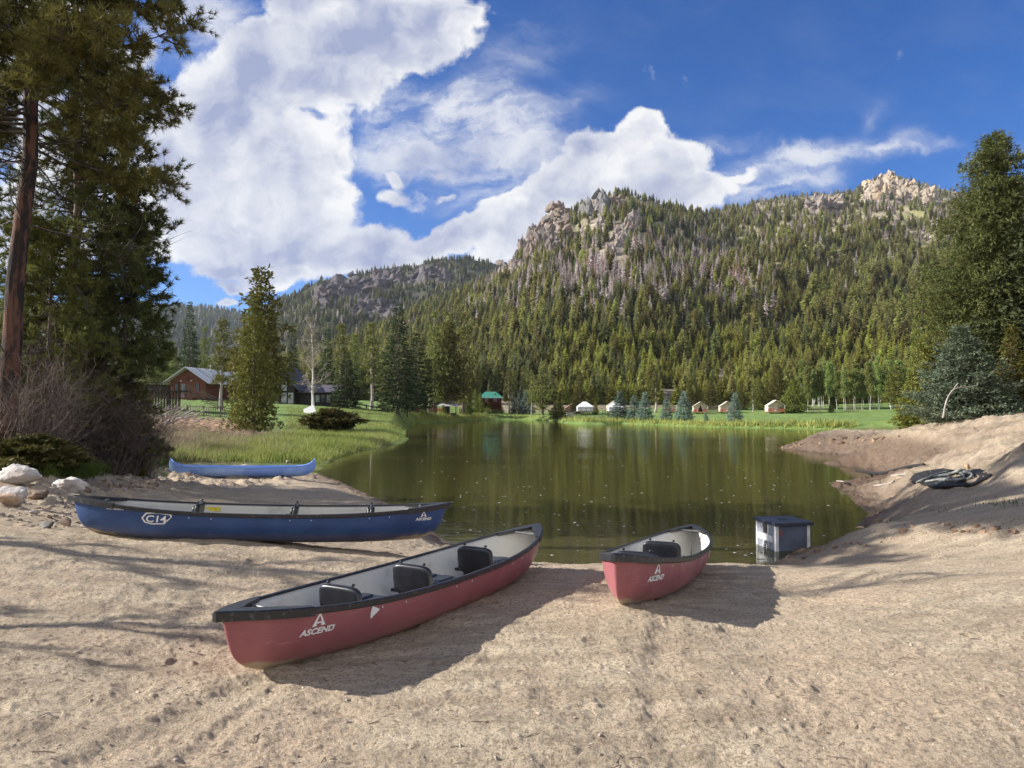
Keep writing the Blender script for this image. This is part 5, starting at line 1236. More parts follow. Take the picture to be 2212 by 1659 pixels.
def litter():
    # tangle of hose on a black liner
    rng = np.random.default_rng(5)
    ring = [(x + rng.uniform(-4, 4), y + rng.uniform(-2, 2)) for x, y in [(1972,1044),(1985,1034),(2010,1030),(2040,1026),(2075,1022),(2105,1020),(2128,1022),(2120,1032),(2095,1042),(2060,1050),(2020,1054),(1988,1052)]]
    P = [hit([x], [y])[0] for x, y in ring]; c = np.mean(P, 0); P = [c + (p - c) * 1.18 for p in P]; n = len(P); V = [c + [0, 0, .05]]
    for f in (.5, 1.0):
        for i, p in enumerate(P): q = c + (p - c) * f; V.append([q[0], q[1], g1(q[0], q[1]) + (.03 + .06 * rng.random() if f < 1 else .02 + .02 * rng.random())])
    fs = [(0, 1 + i, 1 + (i + 1) % n) for i in range(n)] + [(1 + i, 1 + n + i, 1 + n + (i + 1) % n, 1 + (i + 1) % n) for i in range(n)]
    m = MB(); m.add(V, fs); o = m.build('liner_sheet', MAT['liner'], None)
    d = o.modifiers.new('t', 'SOLIDIFY'); d.thickness = .02
    tag(o, 'crumpled black liner sheet lying under the hose on the right hand earth', 'liner')
    lines = [[(1990,1050),(2020,1040),(2050,1032),(2075,1033),(2082,1042),(2060,1049),(2030,1046)], [(2000,1052),(2030,1045),(2052,1043)], [(2010,1038),(2050,1028),(2085,1030),(2100,1036),(2085,1044),(2058,1044)], [(1980,1049),(2000,1043),(2030,1036),(2058,1030),(2078,1024)], [(2022,1053),(2036,1048),(2052,1043)]]
    m = MB()
    for L in lines:
        Q = [hit([x], [y])[0] + [0, 0, .07 + .06 * rng.random()] for x, y in L]; m.tube(curve_tube(Q, 40), .03, 8)
    o = m.build('hose', MAT['hose'], None, True); tag(o, 'tangled grey green hose heaped on the black liner', 'hose')
    Q = [hit([x], [y])[0] + [0, 0, .05] for x, y in ((1850,1024),(1880,1027),(1905,1026),(1930,1020),(1965,1012),(1995,1008))]; Q[0][2] = .01; Q[1][2] = .03
    m = MB(); m.tube(curve_tube(Q, 40), .055, 8); tag(m.build('drain_pipe', MAT['liner'], None, True), 'black plastic pipe running from the bank into the pond', 'pipe')
    for pts, lb in (([(1798,1041),(1815,1042),(1835,1046)], 'pale stick at the waterline on the right shore'), ([(1888,1052),(1905,1050),(1925,1045),(1930,1041)], 'bent grey stick on the damp earth by the inlet'), ([(1925,1030),(1950,1028),(1975,1024)], 'thin grey branch lying beside the black pipe')):
        Q = [hit([x], [y])[0] + [0, 0, .04] for x, y in pts]; m = MB(); m.tube(curve_tube(Q, 12), .022, 6); tag(m.build('stick', MAT['bark_grey'], None, True), lb, 'stick')
    Q = [atY(x, y, 27) for x, y in ((2037,903),(2041,880),(2046,862),(2056,845),(2068,838),(2090,836),(2112,832))]
    m = MB(); m.tube(curve_tube(Q, 30), np.linspace(.034, .012, 30), 8); m.tube(curve_tube([atY(x, y, 27) for x, y in ((2060,842),(2064,834),(2070,828))], 8), .015, 6)
    tag(m.build('dead_sapling', MAT['dead_pale'], None, True), 'bent pale dead sapling standing behind the earth mound', 'sapling')
    # twigs and needles on the sand
    m = MB(); vx = rng.uniform(-50, 2260, 150); vy = rng.uniform(1200, 1659, 150)
    for p in hit(vx, vy):
        if np.isnan(p[0]): continue
        a = rng.uniform(0, 6.28); L = rng.uniform(.03, .13); d = np.array([math.cos(a), math.sin(a), 0]); b1 = p + d * L / 2 + np.array([-d[1], d[0], 0]) * L * rng.uniform(-.2, .2); e = p + d * L
        m.tube([p + [0, 0, .004], [b1[0], b1[1], g1(b1[0], b1[1]) + .006], [e[0], e[1], g1(e[0], e[1]) + .004]], rng.uniform(.0015, .0035), 3, False)
    tag(m.build('twigs', MAT['bark_shrub'], None, True), 'small twigs and needles scattered over the sand', 'twigs', kind='stuff')
    # flecks floating on the pond
    n = 260; vx = rng.uniform(900, 1800, n); vy = rng.uniform(935, 1200, n) ; V = []; Fs = []
    for x, y in zip(vx, vy):
        p = onz(x, y, .004); s = rng.uniform(.004, .02) * (1 + p[1] / 30); a = rng.uniform(.3, .6); b_ = len(V)
        for k in range(6): t = k * math.pi / 3; V.append((p[0] + s * 1.6 * math.cos(t) * rng.uniform(.6, 1), p[1] + s * math.sin(t), .004))
        Fs.append(list(range(b_, b_ + 6)))
    V = np.array(V); ok = sdist(V[::6, :2]) < -.4
    m = MB(); m.V = [V]; m.n = len(V); m.P = [f for f, k in zip(Fs, ok) if k]; tag(m.build('floating_flecks', MAT['fleck'], None), 'white seed flecks drifting on the pond', 'flecks', kind='stuff')
def grasses():
    rng = np.random.default_rng(12)
    def blades_at(P, h, w, lean=.35, dirb=(0, 0)):
        n = len(P); a = rng.uniform(0, 2 * np.pi, n); hh = h * rng.uniform(.45, 1.25, n)
        s = np.stack([np.cos(a), np.sin(a), np.zeros(n)], -1) * (w * rng.uniform(.6, 1.3, n))[:, None]
        d = rng.normal(0, lean, (n, 2)) + np.array(dirb); m = P + np.stack([d[:, 0] * hh * .35, d[:, 1] * hh * .35, hh * .55], -1); t = P + np.stack([d[:, 0] * hh, d[:, 1] * hh, hh], -1)
        V = np.stack([P - s, P + s, m + s * .7, m - s * .7, t], 1).reshape(-1, 3); b = np.arange(n)[:, None] * 5
        return V, b + np.array([[0, 1, 2, 3]]), b + np.array([[3, 2, 4]])
    def patch(name, n, x0, x1, y0, y1, fn, h, w, mat, label, near=True, lean=.35, dirb=(0, 0), hs=None):
        vx = rng.uniform(x0, x1, n); vy = rng.uniform(y0, y1, n); k = fn(vx, vy) > rng.random(n); vx, vy = vx[k], vy[k]
        # clump
        P = hit(vx, vy); ok = ~np.isnan(P[:, 0]) & (P[:, 2] > .01); P = P[ok]; P[:, :2] += rng.normal(0, .02, (len(P), 2)) * P[:, 1:2] * .15; P[:, 2] = gi(P[:, 0], P[:, 1]) - .01
        P = P[P[:, 2] > -.06]
        if 'bank' in name: P = P[P[:, 1] > 72]
        hh = h if hs is None else h * hs(P)
        V, Q, T = blades_at(P, hh, w, lean, dirb); tag(mk(name, V, [Q, T], [MAT[mat]]), label, 'grass', kind='stuff')
    sh_l = lambda x: np.interp(x, [300, 360, 690, 740, 800, 845, 875], [1010, 1000, 1003, 990, 974, 965, 948])
    patch('shore_grass', 60000, 330, 890, 905, 1008, lambda x, y: np.clip((sh_l(x) - y) / 10, 0, 1) * np.clip((y - np.interp(x, [330, 450, 560, 640, 890], [980, 955, 945, 925, 912])) / 12, 0, 1), .34, .012, 'grass_bright', 'bright green rushes and grass fringing the left bank of the pond')
    patch('dry_grass', 26000, 330, 700, 925, 1000, lambda x, y: .8 * np.exp(-((x - 420) / 110) ** 2 - ((y - 965) / 22) ** 2) + .25 * np.exp(-((x - 560) / 80) ** 2 - ((y - 940) / 20) ** 2), .42, .010, 'grass_dry', 'dry straw coloured grass on the left bank', lean=.5, dirb=(.25, 0))
    patch('dark_grass', 16000, 340, 760, 925, 1004, lambda x, y: .8 * (fbm(x * .012 + 3, y * .035, 3, 14) > .10) * np.clip((sh_l(x) - y) / 6, 0, 1), .30, .010, 'grass_deep', 'darker green grass clumps on the left bank')
    patch('dry_clumps', 14000, 340, 860, 905, 990, lambda x, y: .8 * (fbm(x * .014 + 9, y * .04, 3, 19) > .16) * np.clip((sh_l(x) - y) / 14, 0, 1), .36, .010, 'grass_dry', 'straw coloured dry clumps on the left bank', lean=.6)
    patch('weeds', 52000, -40, 380, 955, 1045, lambda x, y: np.clip((np.interp(x, [-40, 80, 180, 260, 380], [1018, 1032, 1040, 1022, 1006]) - y) / 10, 0, 1) * np.clip((y - 955) / 25, .25, 1), .24, .0065, 'grass_deep', 'deep green weeds behind the white boulders', lean=.5)
    patch('dry_weeds', 22000, -40, 420, 930, 1030, lambda x, y: .65 * np.clip((np.interp(x, [-40, 180, 420], [1010, 1024, 1005]) - y) / 10, 0, 1) * (fbm(x * .02, y * .05, 2, 3) > -.05), .42, .005, 'grass_dry', 'dry brown weed stalks among the bushes on the left', lean=.55)
    patch('bank_grass', 22000, 1030, 1960, 903, 932, lambda x, y: (np.abs(y - np.interp(x, [1030, 1130, 1200, 1340, 1500, 1638, 1800, 1882, 1960], [904.5, 904, 908, 913, 919, 922, 925.5, 926.5, 927])) < 3.6) * (.55 + .9 * fbm(x * .08, y * .1, 2, 8)), .75, .06, 'grass_bank', 'tufted yellow green grass along the far bank')
    patch('bank_grass', 9000, 880, 1045, 900, 922, lambda x, y: (np.abs(y - np.interp(x, [880, 900, 960, 1045], [916, 911, 908, 904])) < 3.5) * 1., .6, .05, 'grass_bank', 'yellow green grass along the bank below the gazebo')
    patch('lawn_tufts', 30000, 620, 1030, 880, 925, lambda x, y: .6 + 0 * x, .14, .03, 'grass_bright', 'short grass tufts on the sloping lawn before the lodge')
    patch('sand_grass', 3800, 1780, 2212, 1075, 1160, lambda x, y: 1. * np.exp(-((x - 2165) / 45) ** 2 - ((y - 1089) / 6) ** 2) + .8 * np.exp(-((x - 2060) / 22) ** 2 - ((y - 1078) / 4) ** 2) * 0 + .5 * np.exp(-((x - 2045) / 30) ** 2 - ((y - 1106) / 4) ** 2) + .4 * np.exp(-((x - 1985) / 16) ** 2 - ((y - 1088) / 3) ** 2) + .5 * np.exp(-((x - 1905) / 16) ** 2 - ((y - 1128) / 6) ** 2), .09, .006, 'grass_deep', 'sparse green grass sprouting on the right hand sand', lean=.6)
# ============================================================ MATERIAL LIBRARY
MAT = {}
def hull_mat(name, c1, c2, dirt=(.42, .34, .24)):
    m, nt, out = nmat(name); tc = nt.nodes.new('ShaderNodeTexCoord'); v = tc.outputs['Object']; sp = N(nt, 'ShaderNodeSeparateXYZ', ins={0: v})
    n = noise(nt, v, 3.2, 5); sc = noise(nt, mapping(nt, v, (1.2, 1, 26), (0, .06, 0)), 3, 6, .7); sc2 = noise(nt, mapping(nt, v, (1.5, 1, 40), (0, -.12, 0)), 2.2, 5, .7)
    col = mixc(nt, mrange(nt, n, .35, .68), c1, c2)
    lt = tuple(min(1, x * 1.5 + .07) for x in c1)
    col = mixc(nt, math_(nt, 'MULTIPLY', mrange(nt, sc, .60, .70), .7), col, lt)
    col = mixc(nt, math_(nt, 'MULTIPLY', mrange(nt, sc2, .61, .70), .55), col, lt)
    low = math_(nt, 'ADD', sp.outputs[2], math_(nt, 'MULTIPLY', math_(nt, 'SUBTRACT', noise(nt, mapping(nt, v, (2, 2, 3)), 3, 5), .5), .12))
    ends = math_(nt, 'MULTIPLY', mrange(nt, math_(nt, 'ABSOLUTE', sp.outputs[0]), 1.2, 2.1), .11)
    dm = math_(nt, 'SUBTRACT', 1.0, mrange(nt, math_(nt, 'SUBTRACT', low, ends), .0, .03))
    col = mixc(nt, math_(nt, 'MULTIPLY', dm, .9), col, dirt)
    dust = math_(nt, 'MULTIPLY', math_(nt, 'SUBTRACT', 1.0, mrange(nt, low, .02, .2)), .28)
    col = mixc(nt, dust, col, dirt)
    prin(nt, out, col, mrange(nt, n, .3, .7, .34, .52), bump(nt, noise(nt, v, 14, 3), .08, .01), spec=.4); return m
def make_mats():
    S = simple
    MAT['ground'] = ground_material()
    MAT['hull_red'] = hull_mat('maroon_plastic', (.335, .118, .13), (.28, .098, .108))
    MAT['hull_blue'] = hull_mat('navy_plastic', (.026, .062, .175), (.036, .085, .23))
    MAT['hull_pale'] = S('pale_blue_hull', (.34, .52, .95), (.21, .36, .85), 1.5, .4, .1, 10, .01, lo=.45, hi=.6)
    MAT['hull_pale_in'] = S('pale_blue_trim', (.18, .34, .80), (.24, .42, .8), 3, .5)
    MAT['canoe_inner'] = S('speckled_cream_liner', (.60, .585, .54), (.42, .40, .36), 5, .6, .12, 60, .004, lo=.5, hi=.75)
    MAT['gunwale'] = S('black_gunwale', (.018, .019, .021), (.07, .07, .072), 26, .42, .25, 60, .003, lo=.55, hi=.72)
    MAT['seat_plastic'] = S('black_seat_plastic', (.009, .010, .014), (.013, .014, .019), 12, .34, .1, 40, .003)
    MAT['handle'] = S('grey_handle', (.10, .10, .11), (.2, .2, .2), 20, .4)
    MAT['rivet'] = S('rivet_metal', (.7, .68, .66), None, rough=.4)
    MAT['decal_white'] = S('white_decal', (.82, .82, .82), (.66, .64, .64), 40, .5, lo=.5, hi=.72)
    MAT['decal_worn'] = S('worn_white_sticker', (.72, .73, .76), (.25, .22, .28), 55, .6, lo=.45, hi=.6)
    MAT['yellow'] = S('yellow_label', (.75, .62, .06), (.25, .2, .02), 60, .5, lo=.55, hi=.65)
    MAT['boulder'] = S('white_granite', (.68, .64, .60), (.40, .35, .32), 2.2, .9, .9, 7, .06, lo=.42, hi=.62)
    MAT['boulder2'] = S('grey_orange_granite', (.46, .43, .41), (.42, .29, .19), 1.6, .9, .9, 7, .06, lo=.45, hi=.6)
    MAT['soil_rock'] = S('soil_crusted_rock', (.17, .12, .085), (.30, .22, .16), 4, .95, 1, 14, .06)
    MAT['rock_black'] = S('dark_basalt', (.05, .048, .046), (.13, .12, .11), 6, .7, .7, 16, .02)
    MAT['rock_brown'] = S('brown_stone', (.24, .17, .12), (.34, .26, .2), 5, .9, .7, 16, .02)
    MAT['rock_pale'] = S('pale_stone', (.42, .38, .33), (.28, .25, .21), 5, .9, .7, 16, .02)
    MAT['rock_white'] = S('white_quartz', (.8, .78, .74), (.6, .55, .5), 5, .7, .3, 16, .02)
    MAT['rock_tan'] = S('tan_rock', (.55, .38, .24), (.38, .25, .15), 5, .9, .8, 16, .02)
    MAT['gravel'] = S('gravel_mix', (.50, .42, .34), (.26, .20, .16), 14, .9, lo=.42, hi=.58, detail=1)
    MAT['rubble'] = S('rubble_mix', (.36, .29, .23), (.20, .155, .12), 5, .95, .5, 30, .01, lo=.42, hi=.58)
    MAT['clods'] = S('earth_clods', (.30, .20, .125), (.15, .095, .06), 3, .95, .5, 30, .01, lo=.42, hi=.58)
    MAT['liner'] = S('black_liner', (.008, .008, .009), (.02, .018, .016), 8, .75, .4, 20, .02)
    MAT['hose'] = S('weathered_hose', (.26, .27, .25), (.12, .125, .115), 8, .5)
    MAT['fleck'] = S('seed_fleck', (.8, .8, .74), None, rough=.8)
    # timber, roofs, cloth
    def boards(name, c1, c2, n, axis=2):
        m, nt, out = nmat(name); tc = nt.nodes.new('ShaderNodeTexCoord'); v = tc.outputs['Object']; sp = N(nt, 'ShaderNodeSeparateXYZ', ins={0: v})
        w = math_(nt, 'FRACT', math_(nt, 'MULTIPLY', sp.outputs[axis], n)); gr = math_(nt, 'SINE', math_(nt, 'MULTIPLY', w, math.pi))
        st = [1, 1, 1]; st[axis] = 9
        c = mixc(nt, mrange(nt, noise(nt, mapping(nt, v, st), 1.3, 5, .6), .32, .68), c1, c2)
        c = mixc(nt, math_(nt, 'SUBTRACT', 1.0, mrange(nt, gr, .05, .3)), c, tuple(x * .35 for x in c1))
        prin(nt, out, c, .8, bump(nt, mrange(nt, gr, 0, .6), 1.0, .05), spec=.25); return m
    MAT['log_wall'] = boards('red_log_siding', (.25, .095, .062), (.16, .058, .042), 5)
    MAT['dark_wood'] = boards('dark_stained_wood', (.07, .042, .028), (.035, .022, .016), 6, 0)
    MAT['barn_red'] = boards('dark_red_boards', (.15, .032, .022), (.09, .02, .015), 4)
    MAT['metal_roof'] = boards('pale_grey_metal_roof', (.60, .63, .66), (.68, .70, .72), 2.2, 1)
    MAT['black_wood'] = S('black_brown_timber', (.018, .013, .011), (.035, .025, .02), 4, .8, .3, 20)
    MAT['grey_wood'] = S('weathered_grey_wood', (.20, .16, .12), (.11, .085, .065), 4, .85, .3, 20, stretch=(1, 1, 4))
    MAT['red_trim'] = S('red_stained_trim', (.16, .055, .034), (.10, .035, .025), 6, .7)
    MAT['orange_wood'] = S('orange_wood', (.48, .20, .075), (.36, .14, .06), 6, .7)
    MAT['plum_roof'] = S('plum_grey_roof', (.10, .085, .115), (.075, .065, .09), 3, .7, .3, 12)
    MAT['blue_black_roof'] = S('blue_black_roof', (.035, .034, .042), (.055, .053, .062), 3, .6)
    MAT['green_roof'] = boards('teal_green_roof', (.045, .22, .16), (.06, .27, .20), 3, 0)
    MAT['pale_green_trim'] = S('pale_green_trim', (.45, .62, .60), None, rough=.5)
    MAT['pale_roof'] = S('pale_shingle_roof', (.50, .48, .50), (.36, .34, .36), 6, .7)
    MAT['white_paint'] = S('white_paint', (.80, .80, .80), (.68, .68, .70), 9, .55)
    MAT['canvas'] = S('cream_canvas', (.74, .68, .58), (.64, .57, .47), 1.5, .9, .4, 3, .05)
    MAT['tan_canvas'] = S('tan_canvas', (.45, .28, .19), (.36, .22, .15), 1.5, .9)
    MAT['tent_white'] = S('white_tent_fabric', (.85, .85, .85), (.76, .77, .78), 1.5, .7)
    MAT['tent_dark'] = S('dark_opening', (.012, .014, .013), None, rough=.9)
    MAT['tent_deck'] = S('red_cedar_deck', (.42, .14, .07), (.30, .10, .055), 6, .7)
    MAT['concrete'] = S('pale_concrete', (.48, .44, .38), (.36, .33, .28), 6, .9)
    MAT['glass_dark'] = S('dark_window_glass', (.02, .025, .03), (.05, .06, .07), 2, .06, spec=.8)
    MAT['glass_pale'] = S('pale_window_glass', (.30, .33, .34), (.10, .11, .11), 1.2, .08, spec=.8)
    MAT['box_lit'] = S('lit_grey_panel', (.34, .35, .385), (.26, .27, .31), 3, .5, .1, 20)  # sunny left side of the box, its light put into a paler colour
    MAT['box_shade'] = S('shaded_grey_panel', (.12, .14, .20), (.085, .10, .145), 3, .5, .1, 20)  # same panels on the sides away from the sun, shade put into the colour
    MAT['box_post'] = S('aluminium_post', (.74, .74, .75), (.6, .6, .62), 8, .45)
    MAT['box_lid'] = S('dark_blue_lid', (.03, .036, .058), (.045, .052, .078), 4, .42, .1, 30)
    MAT['sticker'] = S('brown_sticker', (.28, .10, .07), (.04, .03, .05), 40, .6, lo=.5, hi=.6)
    MAT['pipe_grey'] = S('ribbed_grey_hose', (.12, .12, .12), (.4, .4, .38), 60, .5, lo=.5, hi=.55, stretch=(.2, .2, 1))
    # rocks of the mountain
    def crag(name, a, b, c=None):
        m, nt, out = nmat(name); P = nt.nodes.new('ShaderNodeNewGeometry').outputs['Position']; tc = nt.nodes.new('ShaderNodeTexCoord')
        v = mapping(nt, P, (1, 1, .45)); col = mixc(nt, mrange(nt, noise(nt, v, .045, 6, .65), .38, .62), a, b)
        if c: col = mixc(nt, mrange(nt, noise(nt, P, .02, 4), .52, .66), col, c)
        col = mixc(nt, mrange(nt, noise(nt, v, .35, 6, .7), .55, .72, 0, .75), col, tuple(x * .35 for x in b))
        prin(nt, out, col, .95, bump(nt, noise(nt, v, .22, 8, .7), 1, 6), spec=.15); return m
    MAT['rock_tan'.replace('rock_tan', 'rock_tanc')] = crag('tan_cliff_rock', (.36, .27, .20), (.26, .215, .18), (.22, .20, .19))
    MAT['rock_grey'] = crag('grey_cliff_rock', (.25, .245, .235), (.20, .195, .19))
    MAT['rock_grey2'] = crag('brown_grey_cliff_rock', (.30, .235, .19), (.20, .175, .165))
    MAT['rock_tan2'] = crag('pinkish_cliff_rock', (.40, .335, .285), (.26, .23, .215), (.38, .28, .21))
    MAT['rock_pale'] = MAT['rock_pale']; MAT['rock_palec'] = crag('pale_yellow_cliff_rock', (.58, .48, .35), (.36, .30, .24), (.50, .36, .22))
    MAT['rock_dark'] = crag('shaded_violet_cliff_rock', (.15, .13, .14), (.10, .09, .10), (.17, .13, .11))  # cliffs of the left ridge, both rocks darkened to paint in its shade
    MAT['rock_dark2'] = crag('shaded_brown_cliff_rock', (.18, .15, .145), (.11, .10, .105))
    for c in range(len(CRAGS)):
        k = list(CRAGS[c]); k[4] = {'tan': 'tanc', 'pale': 'palec'}.get(k[4], k[4]); CRAGS[c] = tuple(k)
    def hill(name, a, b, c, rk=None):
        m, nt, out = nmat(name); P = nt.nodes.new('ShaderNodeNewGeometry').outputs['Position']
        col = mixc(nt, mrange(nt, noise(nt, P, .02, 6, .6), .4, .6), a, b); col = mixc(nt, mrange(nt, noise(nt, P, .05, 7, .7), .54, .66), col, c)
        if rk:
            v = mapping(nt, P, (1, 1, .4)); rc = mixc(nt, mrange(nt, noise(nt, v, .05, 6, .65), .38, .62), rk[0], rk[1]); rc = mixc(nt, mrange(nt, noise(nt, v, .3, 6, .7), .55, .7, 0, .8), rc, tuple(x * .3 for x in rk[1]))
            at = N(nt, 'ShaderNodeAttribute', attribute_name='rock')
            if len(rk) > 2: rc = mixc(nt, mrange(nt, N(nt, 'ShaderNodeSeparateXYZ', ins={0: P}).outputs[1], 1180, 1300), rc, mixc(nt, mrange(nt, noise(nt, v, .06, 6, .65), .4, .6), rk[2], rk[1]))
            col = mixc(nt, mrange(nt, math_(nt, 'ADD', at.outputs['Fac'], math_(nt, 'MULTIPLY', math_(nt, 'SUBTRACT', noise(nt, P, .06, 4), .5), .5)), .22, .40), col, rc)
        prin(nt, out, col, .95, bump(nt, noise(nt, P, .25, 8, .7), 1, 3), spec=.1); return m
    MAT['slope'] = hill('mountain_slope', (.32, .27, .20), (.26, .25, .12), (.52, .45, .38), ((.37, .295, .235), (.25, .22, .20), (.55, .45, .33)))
    MAT['slope_shade'] = hill('shaded_slope', (.07, .07, .05), (.05, .06, .035), (.13, .11, .10), ((.165, .14, .14), (.095, .085, .09)))  # left ridge slope, its shade put into the darker colour
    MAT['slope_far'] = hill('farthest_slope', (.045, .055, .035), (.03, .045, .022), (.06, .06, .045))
    # foliage
    MAT['fol_dark'] = foliage('dark_needles', (.125, .145, .055), (.21, .22, .085), 0.35, 'object', clump=5)
    MAT['fol_olive'] = foliage('olive_needles', (.25, .245, .075), (.36, .345, .12), 0.35, 'object', clump=5)
    MAT['fol_lime'] = foliage('young_needles', (.29, .305, .055), (.42, .41, .10), 0.35, 'object', clump=5)
    MAT['fol_dead'] = foliage('grey_dead_twigs', (.40, .33, .33), (.56, .48, .47), 0.2, 'object', clump=5, hue=.3)
    MAT['fol_red'] = foliage('rusty_dead_needles', (.32, .16, .13), (.40, .23, .17), 0.2, 'object', clump=5, hue=.3)
    MAT['n_spruce'] = foliage('spruce_needles', (.034, .055, .022), (.085, .108, .038), .15, clump=1.2)
    MAT['n_pine'] = foliage('pine_needles', (.105, .120, .024), (.23, .22, .05), .2, clump=1.1)
    MAT['n_big'] = foliage('olive_fir_needles', (.060, .075, .024), (.17, .175, .055), .2, clump=.9)
    MAT['n_lodge'] = foliage('yellow_pine_needles', (.13, .15, .035), (.25, .25, .07), .2, clump=.9)
    MAT['n_blue'] = foliage('blue_spruce_needles', (.12, .185, .14), (.28, .36, .31), .15, clump=1.4, hue=.2)
    MAT['n_young'] = foliage('young_pine_needles', (.14, .17, .026), (.26, .28, .06), .25, clump=1.4)
    MAT['n_near'] = foliage('long_pine_needles', (.070, .082, .022), (.23, .215, .06), .25, clump=1.0)
    MAT['n_near2'] = foliage('dark_long_needles', (.042, .058, .018), (.145, .155, .045), .22, clump=1.0)
    MAT['n_juniper'] = foliage('juniper_scales', (.055, .070, .018), (.17, .15, .04), .2, clump=2.0)
    MAT['n_teal'] = foliage('blue_green_needles', (.10, .135, .075), (.23, .285, .19), .2, clump=1.4, hue=.2)
    MAT['twig_tan'] = S('pale_twigs', (.42, .36, .30), (.28, .23, .19), 3, .85)
    MAT['l_aspen'] = foliage('pale_aspen_leaves', (.17, .21, .05), (.28, .31, .10), .35, clump=1.2)
    MAT['l_bush'] = foliage('budding_leaves', (.14, .15, .05), (.24, .22, .09), .3, clump=1.5)
    MAT['grass_bright'] = foliage('bright_grass', (.16, .19, .035), (.36, .37, .11), .4, clump=.35)
    MAT['grass_deep'] = foliage('deep_green_weed', (.045, .085, .014), (.14, .19, .035), .35, clump=.8)
    MAT['grass_bank'] = foliage('bank_grass', (.20, .22, .04), (.42, .40, .13), .35, clump=.08)
    MAT['grass_dry'] = foliage('dry_grass', (.22, .17, .10), (.48, .40, .27), .3, clump=.6)
    MAT['bark_far'] = S('brown_bark', (.11, .075, .055), (.18, .14, .11), 6, .9)
    MAT['bark_grey'] = S('grey_bark', (.30, .26, .23), (.44, .39, .35), 3, .9)
    MAT['bark_red'] = S('red_pine_bark', (.15, .072, .048), (.028, .020, .017), 7.0, .95, 1, 12, .12, stretch=(1, 1, .22), lo=.42, hi=.56)
    MAT['bark_dark'] = S('dark_branch_bark', (.045, .035, .03), (.09, .075, .065), 6, .95)
    MAT['bark_shrub'] = S('willow_bark', (.11, .075, .062), (.24, .19, .16), 3, .85)
    MAT['dead_pale'] = S('pale_dead_wood', (.46, .42, .37), (.30, .27, .24), 4, .85)
    MAT['birch'] = S('white_birch_bark', (.72, .69, .64), (.45, .41, .37), 2.2, .8, stretch=(1, 1, 2.5), lo=.5, hi=.75)
def water():
    m, nt, out = nmat('pond_water'); P = nt.nodes.new('ShaderNodeNewGeometry').outputs['Position']
    n1 = noise(nt, mapping(nt, P, (.9, 3.0, 1)), 1.8, 3, .5); n2 = noise(nt, mapping(nt, P, (.5, 1.3, 1)), .35, 3, .5); n3 = noise(nt, mapping(nt, P, (1, 2.4, 1)), 7, 2, .5)
    calm = mrange(nt, noise(nt, mapping(nt, P, (1, 2.5, 1)), .05, 3), .35, .65, .35, 1)
    h = math_(nt, 'ADD', math_(nt, 'MULTIPLY', n1, .5), math_(nt, 'ADD', math_(nt, 'MULTIPLY', n2, .9), math_(nt, 'MULTIPLY', n3, .10)))
    nb = nt.nodes.new('ShaderNodeBump'); nb.inputs['Distance'].default_value = .0125; nt.links.new(h, nb.inputs['Height']); nt.links.new(calm, nb.inputs['Strength'])
    gl = nt.nodes.new('ShaderNodeBsdfGlossy'); gl.inputs['Roughness'].default_value = .035; gl.inputs['Color'].default_value = (.9, .9, .86, 1); nt.links.new(nb.outputs[0], gl.inputs['Normal'])
    tr = nt.nodes.new('ShaderNodeBsdfTransparent'); tr.inputs['Color'].default_value = (.62, .56, .30, 1)
    df = nt.nodes.new('ShaderNodeBsdfDiffuse'); df.inputs['Color'].default_value = (.105, .10, .032, 1)
    mb = nt.nodes.new('ShaderNodeMixShader'); mb.inputs[0].default_value = .45; nt.links.new(tr.outputs[0], mb.inputs[1]); nt.links.new(df.outputs[0], mb.inputs[2])
    fr = nt.nodes.new('ShaderNodeFresnel'); fr.inputs['IOR'].default_value = 1.33; nt.links.new(nb.outputs[0], fr.inputs['Normal'])
    mx = nt.nodes.new('ShaderNodeMixShader'); nt.links.new(fr.outputs[0], mx.inputs[0]); nt.links.new(mb.outputs[0], mx.inputs[1]); nt.links.new(gl.outputs[0], mx.inputs[2]); nt.links.new(mx.outputs[0], out.inputs[0])
    o = mk('pond_water', [(-60, 8, 0), (90, 8, 0), (90, 215, 0), (-60, 215, 0)], [np.array([[0, 1, 2, 3]])], [m]); tag(o, kind='structure')
